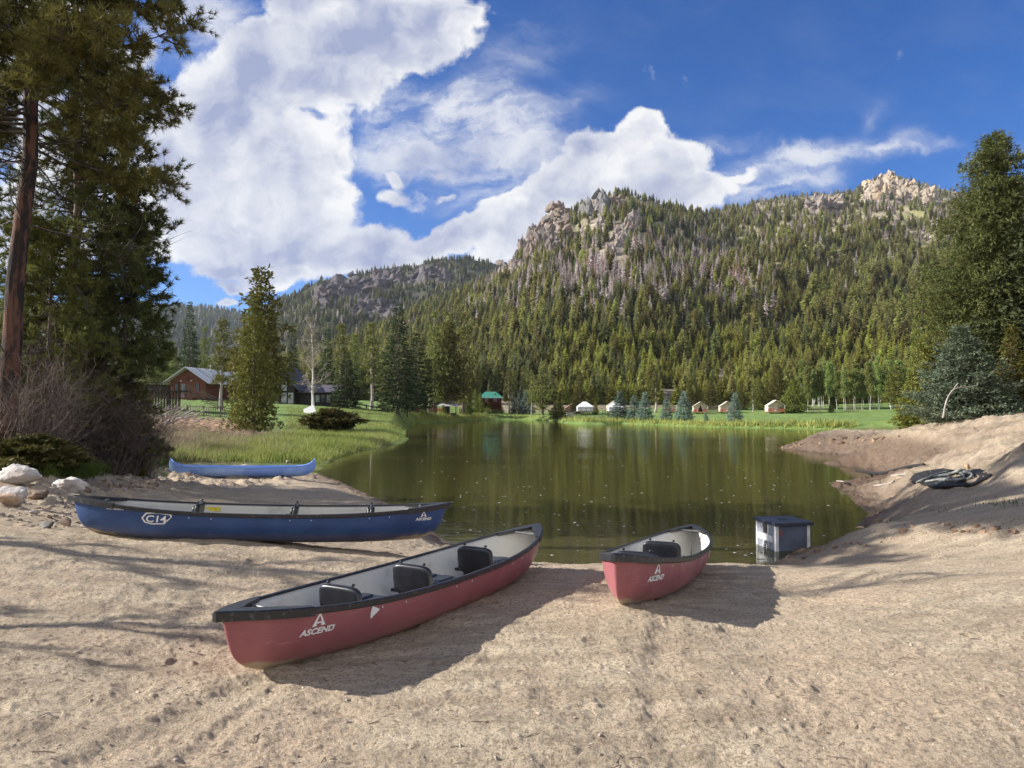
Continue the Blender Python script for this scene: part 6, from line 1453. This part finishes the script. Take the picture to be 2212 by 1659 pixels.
# ============================================================ SKY
SUN_AZ = (-1.0, .05); SUN_EL = 27.0
def world():
    w = bpy.data.worlds.new('World'); SC.world = w; w.use_nodes = True; nt = w.node_tree; nt.nodes.clear()
    out = nt.nodes.new('ShaderNodeOutputWorld'); bg = nt.nodes.new('ShaderNodeBackground'); nt.links.new(bg.outputs[0], out.inputs[0]); bg.inputs[1].default_value = SKY_STR
    sky = nt.nodes.new('ShaderNodeTexSky'); sky.sky_type = 'NISHITA'; sky.sun_disc = False; sky.sun_elevation = rad(SUN_EL); sky.sun_rotation = math.atan2(SUN_AZ[0], SUN_AZ[1]); sky.altitude = 2600; sky.air_density = 1.0; sky.dust_density = .3; sky.ozone_density = 3.0
    tc = nt.nodes.new('ShaderNodeTexCoord'); sp = N(nt, 'ShaderNodeSeparateXYZ', ins={0: tc.outputs['Generated']})
    ay = math_(nt, 'MAXIMUM', math_(nt, 'ABSOLUTE', sp.outputs[1]), .18)
    U = math_(nt, 'DIVIDE', sp.outputs[0], ay); Vv = math_(nt, 'DIVIDE', sp.outputs[2], ay)
    cv = nt.nodes.new('ShaderNodeCombineXYZ'); nt.links.new(U, cv.inputs[0]); nt.links.new(Vv, cv.inputs[1]); cv.inputs[2].default_value = 0
    uv = cv.outputs[0]
    # billow the outlines
    wn = nt.nodes.new('ShaderNodeTexNoise'); wn.inputs['Scale'].default_value = 9; wn.inputs['Detail'].default_value = 6; wn.inputs['Roughness'].default_value = .6; nt.links.new(uv, wn.inputs['Vector'])
    ws = N(nt, 'ShaderNodeVectorMath', operation='SUBTRACT', ins={0: wn.outputs['Color'], 1: (.5, .5, .5)})
    wm = N(nt, 'ShaderNodeVectorMath', operation='MULTIPLY_ADD', ins={0: ws.outputs[0], 1: (.085, .085, 0), 2: uv}); uvw = wm.outputs[0]
    def field(blobs, src):
        acc = None
        for (x, y, rx, ry, rot, st) in blobs:
            mp = nt.nodes.new('ShaderNodeMapping'); mp.vector_type = 'TEXTURE'; nt.links.new(src, mp.inputs['Vector'])
            mp.inputs['Location'].default_value = ((x - CX) / F, (HOR - y) / F, 0); mp.inputs['Rotation'].default_value = (0, 0, rad(rot)); mp.inputs['Scale'].default_value = (rx * 1.5 / F, ry * 1.5 / F, 1)
            g = nt.nodes.new('ShaderNodeTexGradient'); g.gradient_type = 'QUADRATIC_SPHERE'; g.gradient_type = 'SPHERICAL'; nt.links.new(mp.outputs[0], g.inputs[0])
            v = math_(nt, 'MULTIPLY', g.outputs['Fac'], st * 1.5)
            acc = v if acc is None else math_(nt, 'SMOOTH_MAX', acc, v, .12)
        return acc
    thick = [(470,240,130,150,0,.9),(560,150,130,110,0,1),(700,110,150,120,20,1.1),(820,40,190,100,0,1.2),(930,60,70,80,0,.9),(700,10,140,60,0,1),(380,350,140,120,0,1),(560,330,190,120,0,1.0),(480,460,190,110,0,1.1),(630,460,130,110,0,1.1),(700,400,75,60,0,.8),
             (720,320,48,32,-20,.7),(760,540,140,50,10,1),(620,540,150,60,0,1),(820,560,150,50,0,.9),(600,598,130,28,0,.8),(480,580,75,26,5,.85),(500,612,60,18,0,.7),(200,300,200,200,0,1),(100,120,160,160,0,.8),(60,480,200,120,0,1),
             (1395,275,48,52,0,1),(1350,310,90,50,0,1),(1280,330,80,55,0,1.05),(1420,340,100,60,0,1),(1230,380,110,60,30,1.1),(1130,440,110,55,25,1.1),(1030,495,110,42,15,1),(950,520,90,34,10,1),(1350,410,200,70,0,1.1),(1180,500,180,60,10,1),(1500,400,110,50,0,.8),(1600,372,80,24,28,.55),(1560,410,80,30,10,.5),
             (852,372,46,24,-50,.42),(870,345,26,12,-30,.3),(948,364,44,30,30,.42),(870,425,80,28,-12,.48),(965,412,60,20,22,.44),(1005,10,30,16,0,.7),(487,640,40,12,10,.7),
             (-500,300,300,200,0,1),(-1400,500,400,160,0,1),(2900,500,300,120,0,.8),(2500,150,240,80,0,.3)]
    thin = [(1000,260,230,85,-12,.7),(930,320,170,75,0,.62),(1110,330,140,75,10,.6),(440,60,120,90,0,.7),(1020,200,120,70,0,.4),(1200,250,150,50,40,.22),(1750,335,200,34,8,.5),(1930,318,150,26,4,.45),(1680,390,170,40,12,.45),(2180,335,80,26,0,.4),(1560,300,120,30,0,.25),(1100,120,150,100,30,.18),(1000,400,150,60,0,.3),(1180,330,100,50,20,.4),(1900,250,60,26,50,.14)]
    big = noise(nt, uvw, 6.5, 9, .62); bigs = noise(nt, uvw, 6.5, 5, .55); fine = noise(nt, uv, 26, 7, .62)
    ft = field(thick, uvw)
    d = math_(nt, 'ADD', ft, math_(nt, 'MULTIPLY', math_(nt, 'SUBTRACT', big, .5), 1.05)); d = math_(nt, 'ADD', d, math_(nt, 'MULTIPLY', math_(nt, 'SUBTRACT', fine, .5), .62))
    a1 = mrange(nt, d, .30, .60)
    wv = noise(nt, mapping(nt, uvw, (1, 2.2, 1), (0, 0, rad(-20))), 7, 8, .66)
    d2 = math_(nt, 'MULTIPLY', field(thin, uvw), mrange(nt, wv, .30, .72, .25, 1.5)); a2 = mrange(nt, d2, .02, .75, 0, .8)
    alpha = math_(nt, 'MAXIMUM', a1, a2)
    # unseen broken cloud added behind the viewer to give more fill light
    bn = noise(nt, tc.outputs['Generated'], 2.4, 7, .6); alpha = math_(nt, 'MAXIMUM', alpha, math_(nt, 'MULTIPLY', mrange(nt, bn, .36, .5), mrange(nt, sp.outputs[1], .05, -.2)))
    # billow relief: same noise sampled a little towards the sun (sun stands left and above)
    off = N(nt, 'ShaderNodeVectorMath', operation='ADD', ins={0: uvw, 1: (-.016, .016, 0)})
    big2 = noise(nt, off.outputs[0], 6.5, 5, .55); rel = math_(nt, 'SUBTRACT', bigs, big2)
    off3 = N(nt, 'ShaderNodeVectorMath', operation='ADD', ins={0: uv, 1: (-.05, .06, 0)}); soft = noise(nt, uv, 3.1, 3); soft2 = noise(nt, off3.outputs[0], 3.1, 3); rel2 = math_(nt, 'SUBTRACT', soft, soft2)
    core = mrange(nt, d, .45, 1.15)
    sh = math_(nt, 'ADD', .74, math_(nt, 'ADD', math_(nt, 'MULTIPLY', rel, 3.4), math_(nt, 'MULTIPLY', rel2, 2.2)))
    sh = math_(nt, 'SUBTRACT', sh, math_(nt, 'MULTIPLY', core, .42)); sh = math_(nt, 'ADD', sh, mrange(nt, U, -.1, .25, 0, .22))
    sh = math_(nt, 'MINIMUM', math_(nt, 'MAXIMUM', sh, .0), 1.0)
    cc = mixc(nt, sh, (.36, .41, .62), (1.0, 1.0, 1.0))
    cs = N(nt, 'ShaderNodeVectorMath', operation='SCALE', ins={0: cc}); cs.inputs['Scale'].default_value = CLOUD / SKY_STR
    # the sky is deep and saturated at this height
    sk = N(nt, 'ShaderNodeHueSaturation', ins={'Color': sky.outputs[0]}); sk.inputs['Saturation'].default_value = SKY_SAT; sk.inputs['Value'].default_value = SKY_VAL; sk.inputs['Hue'].default_value = .513
    col = mixc(nt, alpha, sk.outputs[0], cs.outputs[0])
    nt.links.new(col, bg.inputs[0])
    w.cycles.sampling_method = 'MANUAL'; w.cycles.sample_map_resolution = 512
    L = bpy.data.lights.new('sun', 'SUN'); L.energy = SUN_W; L.angle = rad(.53); L.color = (1, .95, .87)
    o = bpy.data.objects.new('sun', L); COL.objects.link(o)
    d = Vector((SUN_AZ[0], SUN_AZ[1], 0)).normalized() * math.cos(rad(SUN_EL)) + Vector((0, 0, math.sin(rad(SUN_EL))))
    o.rotation_euler = d.to_track_quat('Z', 'Y').to_euler(); o.location = (0, 0, 50)
def haze():
    m, nt, out = nmat('air'); v = nt.nodes.new('ShaderNodeVolumePrincipled'); v.inputs['Color'].default_value = (.72, .82, 1, 1); v.inputs['Density'].default_value = HAZE; v.inputs['Anisotropy'].default_value = .2
    nt.links.new(v.outputs[0], out.inputs['Volume'])
    b = MB(); b.box(-3800, 3800, -300, 4200, -90, 800); o = b.build('haze', m, None); tag(o, kind='stuff', label='thin blue mountain air'); m.volume_intersection_method = 'FAST' if hasattr(m, 'volume_intersection_method') else None
def camera():
    c = bpy.data.cameras.new('camera'); o = bpy.data.objects.new('camera', c); COL.objects.link(o); SC.camera = o
    c.sensor_width = 36; c.lens = 36 * F / 2212; c.clip_start = .1; c.clip_end = 8000
    o.location = (0, 0, HC); o.rotation_euler = (math.pi / 2 + PITCH, 0, 0)
# ============================================================ TREES IN PLACE
def trees():
    T = {}
    T['spruce'] = P_(conifer('spruce_tree', 1, 10, 2.3, 'spruce', MAT['n_spruce'], MAT['bark_far'], .07, 44, 11, 20, .34, .05, .35, layered=True, ragged=.2), 10, 2.3)
    T['spruce2'] = P_(conifer('spruce_tree', 2, 10, 2.0, 'spruce', MAT['n_spruce'], MAT['bark_far'], .08, 38, 10, 18, .36, .055, .42, layered=True, ragged=.3), 10, 2.0)
    T['blue'] = P_(conifer('blue_spruce', 3, 10, 2.6, 'spruce', MAT['n_blue'], MAT['bark_far'], .03, 26, 11, 22, .55, .09, .12, layered=True, ragged=.15, sweep=.9), 10, 2.6)
    T['pine'] = P_(conifer('pine_tree', 4, 10, 2.4, 'column', MAT['n_pine'], MAT['bark_red'], .17, 34, 9, 14, .30, .045, .10, tuft=3, ragged=.35), 10, 2.4)
    T['pine2'] = P_(conifer('pine_tree', 5, 10, 2.3, 'spruce', MAT['n_pine'], MAT['bark_far'], .04, 40, 10, 14, .22, .035, .05, tuft=4, ragged=.3), 10, 2.3)
    T['lodge'] = P_(conifer('lodgepole_pine', 6, 10, 1.4, 'open', MAT['n_lodge'], MAT['bark_grey'], .32, 26, 7, 9, .30, .045, .15, tuft=3, ragged=.5, gap=.12), 10, 1.4)
    T['open'] = P_(conifer('lodgepole_pine', 7, 10, 2.0, 'pine', MAT['n_lodge'], MAT['bark_far'], .12, 26, 8, 10, .32, .045, .1, tuft=3, ragged=.55, gap=.15), 10, 2.0)
    T['young'] = P_(conifer('young_pine', 8, 10, 2.6, 'spruce', MAT['n_young'], MAT['bark_far'], .02, 26, 9, 12, .42, .06, -.15, tuft=3, ragged=.3), 10, 2.6)
    T['round'] = P_(conifer('round_pine', 9, 10, 4.4, 'column', MAT['n_pine'], MAT['bark_far'], .02, 24, 12, 16, .5, .08, .1, tuft=3, ragged=.35), 10, 4.4)
    T['bluebig'] = P_(conifer('blue_spruce', 33, 5, 2.3, 'spruce', MAT['n_teal'], MAT['bark_far'], .02, 30, 15, 60, .16, .02, .10, layered=False, ragged=.38, sweep=.9, tuft=2), 5, 2.3)
    T['fir'] = P_(conifer('fir_tree', 10, 16, 4.6, 'spruce', MAT['n_spruce'], MAT['bark_far'], .03, 74, 18, 40, .34, .06, .30, tuft=2, ragged=.35), 16, 4.6)
    T['huge'] = P_(conifer('fir_tree', 17, 16, 4.3, 'pine', MAT['n_big'], MAT['bark_red'], .06, 84, 17, 40, .25, .0155, .22, tuft=7, ragged=.55, gap=.08), 16, 4.3)
    T['aspen'] = P_(bare_tree('aspen_tree', 12, 10, MAT['birch'], .13, 26, MAT['l_aspen'], 5000, .3, .05, ll=.24), 10, 1.3)
    T['aspen2'] = P_(bare_tree('aspen_tree', 13, 10, MAT['birch'], .16, 22, MAT['l_aspen'], 3600, .35, .05, ll=.22, stems=3), 10, 1.6)
    T['birch'] = P_(bare_tree('birch_tree', 15, 12, MAT['birch'], .2, 70, MAT['l_bush'], 500, .14, .14, up=1.0, twig=MAT['twig_tan']), 12, 2.3)
    A = lambda k, *a, **kw: pxtree(T[k], *a, **kw)
    # left middle distance
    A('spruce', 408, 650, 866, 62, 135, 'tall dark pointed spruce standing behind the log cabin')
    A('open', 440, 705, 866, 44, 138, 'slender olive pine just right of the tall spruce behind the cabin')
    A('open', 372, 735, 868, 50, 140, 'dull green pine left of the tall spruce behind the cabin')
    A('aspen2', 350, 745, 868, 55, 128, 'pale green budding tree left of the cabin roof')
    A('aspen2', 330, 770, 870, 46, 126, 'small pale budding tree at the far left of the cabin')
    A('lodge', 477, 690, 897, 70, 88, 'leaning yellow green pine right of the cabin roof, trunk bare and grey')
    A('pine', 562, 578, 925, 165, 66, 'tall dark pine with a ragged top behind the bushy sunlit pine')
    A('pine2', 546, 648, 945, 138, 50, 'bushy sunlit pine standing on the left bank in front of the lodge')
    A('spruce2', 632, 705, 880, 40, 125, 'narrow olive spruce left of the bare white tree')
    A('birch', 676, 685, 886, 92, 100, 'bare white trunked birch in front of the lodge')
    A('spruce2', 706, 706, 880, 54, 124, 'dark golden spruce right behind the bare white birch')
    A('lodge', 737, 700, 884, 56, 132, 'pale olive pine between the birch and the small bluish spruce')
    A('lodge', 765, 722, 884, 46, 134, 'second pale olive pine behind the bluish spruce right of the lodge')
    A('spruce', 748, 760, 888, 82, 110, 'bluish green spruce with a broad skirt at the right end of the lodge')
    A('lodge', 802, 698, 886, 66, 122, 'tall lodgepole pine with a bare lower trunk left of the two dark spruces')
    A('open', 828, 780, 886, 50, 126, 'low shaded pine between the lodgepole and the tallest spruce')
    A('spruce', 860, 655, 890, 112, 108, 'tallest dark spruce on the left lawn with a long spire')
    A('spruce2', 899, 715, 893, 96, 104, 'dense dark spruce with a pale trunk foot beside the tallest spruce')
    A('open', 938, 668, 884, 74, 150, 'yellow green pine rising behind the big lakeside pine, left side')
    A('open', 962, 664, 884, 60, 152, 'slim yellow green pine behind the big lakeside pine, centre')
    A('open', 1000, 672, 886, 84, 148, 'yellow green pine rising behind the big lakeside pine, right side')
    A('aspen', 925, 770, 890, 36, 146, 'pale leafy aspen left of the big lakeside pine')
    A('pine', 967, 693, 896, 122, 128, 'big lakeside pine with a red trunk in front of the gazebo')
    A('open', 1012, 790, 893, 54, 150, 'low olive pine right of the gazebo')
    A('young', 1027, 840, 898, 26, 132, 'tiny dark tree at the foot of the fence by the shore')
    A('young', 957, 874, 902, 18, 122, 'small green bush on the bank in front of the gazebo', cat='bush')
    # around the green pavilion
    for vx, vt, vb, w, Y, lb in ((1037,848,888,30,160,'bright young pine in front of the left end of the green roofed building'),(1056,862,888,20,158,'small dark pine in front of the middle of the green roofed building'),(1069,850,888,22,158,'bright young pine in front of the right half of the green roofed building'),
                                 (1081,866,888,20,157,'small pine at the right corner of the green roofed building'),(1010,850,886,36,160,'rounded young pine left of the green roofed building')): A('young', vx, vt, vb, w, Y, lb)
    for vx, vt, vb, w, Y, lb in ((1100,800,888,26,178,'slim green pine just right of the green roofed building'),(1112,806,888,22,176,'second slim green pine right of the green roofed building'),(1130,792,888,26,182,'slim pine rising behind the pair of blue spruces'),(1148,800,888,24,180,'slim pine between the blue spruces and the shaggy pine')): A('lodge', vx, vt, vb, w, Y, lb)
    A('blue', 1121, 838, 898, 44, 140, 'left tree of the pair of blue spruces on the far lawn')
    A('blue', 1137, 842, 898, 40, 142, 'right tree of the pair of blue spruces on the far lawn')
    A('open', 1172, 792, 900, 78, 142, 'shaggy olive pine with a pale trunk on the far lawn')
    A('round', 1206, 868, 901, 56, 140, 'dark round bushy pine on the far lawn right of the shaggy pine')
    A('pine2', 1252, 800, 888, 52, 186, 'dark green pine behind the left white canopy tent')
    A('young', 1287, 862, 890, 18, 178, 'small pine between the two white canopy tents')
    for vx, vt, vb, w, Y, lb in ((1340,842,903,44,128,'darkest blue spruce on the lawn, just right of the white canopy tents'),(1370,852,903,38,128,'second blue spruce right of the canopy tents, slightly shorter than its neighbours'),(1394,845,903,40,127,'third blue spruce in the row, light tipped and rather full'),
                                 (1439,858,905,30,122,'thin blue green spruce in front of the half hidden tent'),(1478,843,908,44,116,'tallest blue spruce of the right group, left of the open tent'),(1588,845,912,36,108,'slender bluish spruce in front of the third tent from the left of the cream row')): A('blue', vx, vt, vb, w, Y, lb)
    A('blue', 1524, 888, 909, 15, 112, 'tiny blue spruce sapling on the lawn in front of the open tent', cat='sapling')
    A('lodge', 1416, 815, 893, 54, 186, 'round topped pine with a bare trunk between the blue spruces and the cream tents')
    A('pine2', 1678, 782, 890, 88, 188, 'broad bright pine directly behind the rightmost tent')
    A('young', 1716, 818, 892, 72, 172, 'dark rounded pine just right of the rightmost tent')
    A('pine2', 1640, 812, 888, 50, 190, 'golden pine left of the rightmost tent'); A('pine2', 1600, 822, 888, 44, 192, 'golden pine behind the slender bluish spruce'); A('pine2', 1535, 815, 888, 50, 194, 'dense green pine behind the open tent')
    A('lodge', 1627, 830, 890, 22, 182, 'thin pine with a red trunk between two tents'); A('pine2', 1490, 820, 888, 44, 196, 'green pine behind the tallest blue spruce')
    # aspens along the foot of the slope, right
    asp = [(1756,800,890,24),(1772,792,890,26),(1790,786,888,28),(1808,800,890,24),(1824,790,890,26),(1845,784,892,30),(1862,796,892,24),(1745,812,888,20),(1900,770,895,34),(1925,776,896,30),(1948,790,898,26),(1880,780,894,26)]
    for i, (vx, vt, vb, w) in enumerate(asp): A('aspen' if i % 2 else 'aspen2', vx, vt, vb, w, 186 - i, 'pale green white stemmed aspen in the thicket at the right end of the far lawn', group='aspens at the right end of the far lawn')
    for i in range(26): A('aspen' if i % 3 else 'aspen2', R0.uniform(1725, 1990), R0.uniform(770, 815), R0.uniform(889, 896), R0.uniform(18, 32), R0.uniform(178, 206), 'pale green white stemmed aspen in the thicket at the right end of the far lawn', group='aspens at the right end of the far lawn')
    A('pine', 1938, 790, 897, 70, 165, 'golden pine in the thicket at the right end of the far lawn')
    A('pine2', 1800, 826, 888, 22, 188, 'small dark conifer among the aspens'); A('young', 1795, 868, 894, 18, 172, 'small yellow green pine at the edge of the aspen thicket')
    for vx, w, lb in ((1760,60,'reddish bare shrub right of the dark rounded pine'),(1840,52,'straw coloured bare shrub under the aspens'),(1540,44,'tan bare shrub between the open tent and the next tent')):
        b = atY(vx, 896, 168); s = bare_shrub('bare_shrub', int(vx), 3.2, 5, MAT['bark_shrub'], 30); s.location = (b[0], b[1], g1(b[0], b[1])); s.scale = (w / F * 168 / 5.5,) * 2 + (.85,); tag(s, lb, 'shrub')
    # right hand trees behind the mound
    A('huge', 2162, 292, 915, 345, 36, 'huge olive fir towering over the right edge behind the earth mound')
    A('fir', 2270, 350, 930, 340, 33, 'huge dark fir cut by the right edge beside the olive one')
    A('huge', 2225, 400, 925, 300, 40, 'second olive fir filling the gap between the two huge ones')
    A('pine2', 2035, 600, 912, 170, 40, 'bushy olive pine left of the huge fir')
    A('bluebig', 2080, 700, 912, 265, 30, 'blue green spruce with bright tips in front of the huge fir')
    A('young', 1975, 800, 922, 110, 42, 'low yellow green pine where the mound meets the lawn'); A('young', 2010, 740, 918, 100, 44, 'yellow green pine behind the blue green spruce')
    A('pine2', 2190, 700, 915, 130, 31, 'dark shaded pine at the right edge below the huge fir')
    # far right filler along the slope
    for vx, vt, w, Y, lb in ((1985,640,60,120,'tall olive pine between the aspens and the right hand pines'),(2020,600,66,112,'taller olive pine rising left of the huge fir')): A('pine2', vx, vt, 900, w, Y, lb)
    # left foreground
    b = onz(-2, 1000, 1.5)
    near_pine('ponderosa_pine', 21, 15.5, 4.0, (b[0], b[1], g1(b[0], b[1]) - .2), (.075, .0), MAT['bark_red'], MAT['n_near'], MAT['bark_dark'], .40, .19, 130, 34, 7, 15, .17, 'column', 16, 1.3, bw=.009); tag(bpy.data.objects['ponderosa_pine'], 'huge red barked pine standing at the left edge of the picture', 'tree')
    def npine(name, vx, Y, H, R_, lb, seed, zmin, r0, lean=(0, 0), mn='n_near2', nl=95, prof='column', nt_=9, dead=14):
        p = atY(vx, 960, Y); z = g1(p[0], p[1]); o = near_pine(name, seed, H, R_, (p[0], p[1], z - .2), lean, MAT['bark_far'], MAT[mn], MAT['bark_dark'], zmin, r0, nl, nt_, 6, 12, .16, prof, dead, 1., bw=.010); tag(o, lb, 'tree'); return o
    npine('pine_tree', 150, 16.3, 11.5, 2.3, 'straight dark pine behind the huge red barked pine', 22, .36, .15)
    npine('pine_tree', 216, 17.2, 9.6, 1.7, 'slim dark pine nearest the sky on the left, thin bare lower trunk', 23, .40, .12, nl=90)
    npine('pine_tree', 262, 17.6, 6.4, 1.0, 'short thin pine at the right end of the left hand trees', 24, .4, .08, nl=95)
    npine('pine_tree', 95, 15.5, 5.4, 1.3, 'young sunlit pine in front of the dark pines at the left', 25, .22, .07, mn='n_near', nl=95)
    npine('pine_tree', -60, 19, 13, 2.6, 'dark pine behind the red trunk at the left edge', 26, .2, .15, nl=95)
    for i, (vx, Y, H, R_, lb) in enumerate(((60,17,3.9,1.6,'dark juniper under the pines at the far left'),(165,17,3.3,1.4,'dark juniper in the middle of the left thicket'),(252,17.5,2.7,1.1,'dark juniper at the right end of the left thicket'),(-20,17,3.2,1.4,'low juniper at the left edge'))):
        p = atY(vx, 960, Y); c = conifer('juniper', 60 + i, H, R_, 'column', MAT['n_juniper'], MAT['bark_dark'], .02, 22, 10, 22, .15, .022, -.1, tuft=5, ragged=.5, r0=.06); c.location = (p[0], p[1], g1(p[0], p[1]) - .1); tag(c, lb, 'juniper')
    # small spruce and low junipers
    p = onz(310, 985, .9); c = conifer('young_spruce', 71, 1.95, .85, 'spruce', MAT['n_juniper'], MAT['bark_dark'], .04, 16, 8, 26, .09, .014, -.1, tuft=4, ragged=.4, r0=.03); c.location = (p[0], p[1], g1(p[0], p[1]) - .05); tag(c, 'waist high young spruce left of the ploughed bed, above the light blue canoe', 'tree')
    p = onz(705, 948, .5)
    for i, (vx, vb, Y, w, h, lb) in enumerate(((712,941,62,140,44,'wide spreading juniper bush on the grassy left bank'),)):
        b = atY(vx, vb, Y); W_ = w / F * Y; c = conifer('juniper_bush', 80 + i, 2.0, 2.0, 'column', MAT['n_juniper'], MAT['bark_dark'], .05, 14, 14, 34, .3, .04, -.55, tuft=4, ragged=.4, r0=.05); c.location = (b[0], b[1], g1(b[0], b[1]) - .1); c.scale = (W_ / 4, W_ / 4, h / F * Y / 2); tag(c, lb, 'bush')
    for i, (vx, vz, z, w, h, lb) in enumerate(((60,1010,1.45,1.9,.55,'low sprawling juniper behind the largest white boulder'),(190,1004,1.15,1.7,.42,'low sprawling juniper behind the smaller white boulder'))):
        p = onz(vx, vz, z); c = conifer('juniper_bush', 84 + i, 1.0, 1.0, 'column', MAT['n_juniper'], MAT['bark_dark'], .05, 12, 12, 34, .12, .018, -.35, tuft=4, ragged=.4, r0=.03); c.location = (p[0], p[1], g1(p[0], p[1]) - .05); c.scale = (w * .6, w * .6, h * 1.2); tag(c, lb, 'bush')
    # bare willows
    W1 = bare_shrub('willow_shrub', 31, 3.4, 2.6, MAT['bark_shrub'], 34, (.15, 0)); W2 = bare_shrub('willow_shrub', 32, 3.0, 2.4, MAT['bark_shrub'], 38, (.35, 0)); W3 = bare_shrub('willow_shrub', 33, 2.4, 2.2, MAT['bark_shrub'], 34, (-.1, 0))
    seen = set()
    for i, (w, vx, Y, s) in enumerate(((W1,20,15,1.1),(W3,75,14.5,1.0),(W1,110,17,1.1),(W2,150,16.5,1.0),(W1,190,17.5,.95),(W3,215,16.8,.9),(W2,240,17,.8),(W2,280,17.5,.75),(W3,265,17.2,.7),(W3,310,18,.6),(W2,-40,16,1.2),(W2,330,33,.9),(W3,35,18,1.3),(W2,8,13.4,.85),(W1,48,13.8,.8))):
        o = copytree(w) if w.name in seen else w; seen.add(w.name)
        p = atY(vx, 960, Y); o.location = (p[0], p[1], g1(p[0], p[1]) - .05); o.scale = (s * .9, s * .9, s * .88); o.rotation_euler = (0, 0, R0.uniform(-.5, .5))
        for q in ('label', 'category', 'group'):
            if q in o: del o[q]
        tag(o, 'leafless brown willow shrub in the thicket behind the white boulders', 'shrub', 'leafless willows in the left thicket')
    # leaning dead stem and fallen brush
    Q = [atY(x, y, 19) for x, y in ((196,760),(208,700),(222,640),(236,590),(246,560))]; m = MB(); m.tube(curve_tube(Q, 14), np.linspace(.07, .03, 14), 6); 
    m.tube(curve_tube([atY(x, y, 19) for x, y in ((160,960),(176,860),(196,760))], 8), .07, 6); tag(m.build('leaning_snag', MAT['bark_grey'], None, True), 'pale dead snag leaning among the dark pines on the left', 'dead tree')
    for i, (vx, vy, Y, L) in enumerate(((330,905,50,5),(300,915,44,4))):
        rng = np.random.default_rng(900 + i); m = MB(); p = atY(vx, vy, Y); z = g1(p[0], p[1])
        for k in range(34):
            a = np.array([p[0] + rng.uniform(-L / 2, L / 2), p[1] + rng.uniform(-1.5, 1.5), z + rng.uniform(.1, .6)]); d = np.array([rng.uniform(.8, 2.6), rng.uniform(-1, 1), rng.uniform(.2, 1.3)]); m.tube([a, a + d * .5 + [0, 0, .1], a + d], [.04, .03, .012], 4)
        tag(m.build('brush_pile', MAT['bark_grey'], None, True), ('pile of cut grey branches below the cabin stairway', 'low pile of grey branches at the edge of the willow thicket')[i], 'branches')
    # two trees beyond the left edge whose shadows cross the sand
    o = bare_tree('dead_pine', 41, 8.5, MAT['bark_grey'], .16, 30, None, 0, .3, .15); o.location = (-12.5, 8.1, g1(-12.5, 8.1) - .2); tag(o, 'bare dead pine beyond the left edge, level with the blue canoe', 'dead tree')
    o = bare_tree('dead_pine', 42, 5.2, MAT['bark_grey'], .18, 26, None, 0, .3, .11); o.location = (-9.6, 4.3, g1(-9.6, 4.3) - .2); o.rotation_euler = (rad(-28), 0, 0); tag(o, 'leaning dead pine beyond the left edge, level with the front of the sand', 'dead tree')

    for q in T.values():
        if q['k'] not in USED:
            for ch in list(q['o'].children): bpy.data.objects.remove(ch)
            bpy.data.objects.remove(q['o'])
# ============================================================ BUILD
SKY_STR = .15; CLOUD = .50; SKY_SAT = 1.36; SKY_VAL = .56; SUN_W = 5.0; HAZE = .00005
import time; _t = time.time()
def step(n): print('%-12s %.1fs' % (n, time.time() - _t), flush=True)
make_mats(); step('mats')
build_ground(); step('ground')
water(); world(); camera(); step('world')
mountain('m1', 'mountain', -.85, 1.25, 760, 400, MAT['slope']); haze()
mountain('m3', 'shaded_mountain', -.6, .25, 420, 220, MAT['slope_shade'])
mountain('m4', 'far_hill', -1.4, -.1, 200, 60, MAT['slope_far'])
crags(); step('mountains')
forest(); step('forest')
all_canoes(); step('canoes')
buildings(); step('buildings')
rocks(); metal_box(); litter(); step('rocks')
grasses(); step('grass')
trees(); step('trees')
SC.view_settings.view_transform = 'Standard'; SC.view_settings.look = 'None'; SC.view_settings.exposure = .93; SC.view_settings.gamma = 1
SC.render.engine = 'CYCLES'; SC.cycles.max_bounces = 6; SC.cycles.diffuse_bounces = 3; SC.cycles.glossy_bounces = 3; SC.cycles.transparent_max_bounces = 8; SC.cycles.transmission_bounces = 3
SC.cycles.use_denoising = True
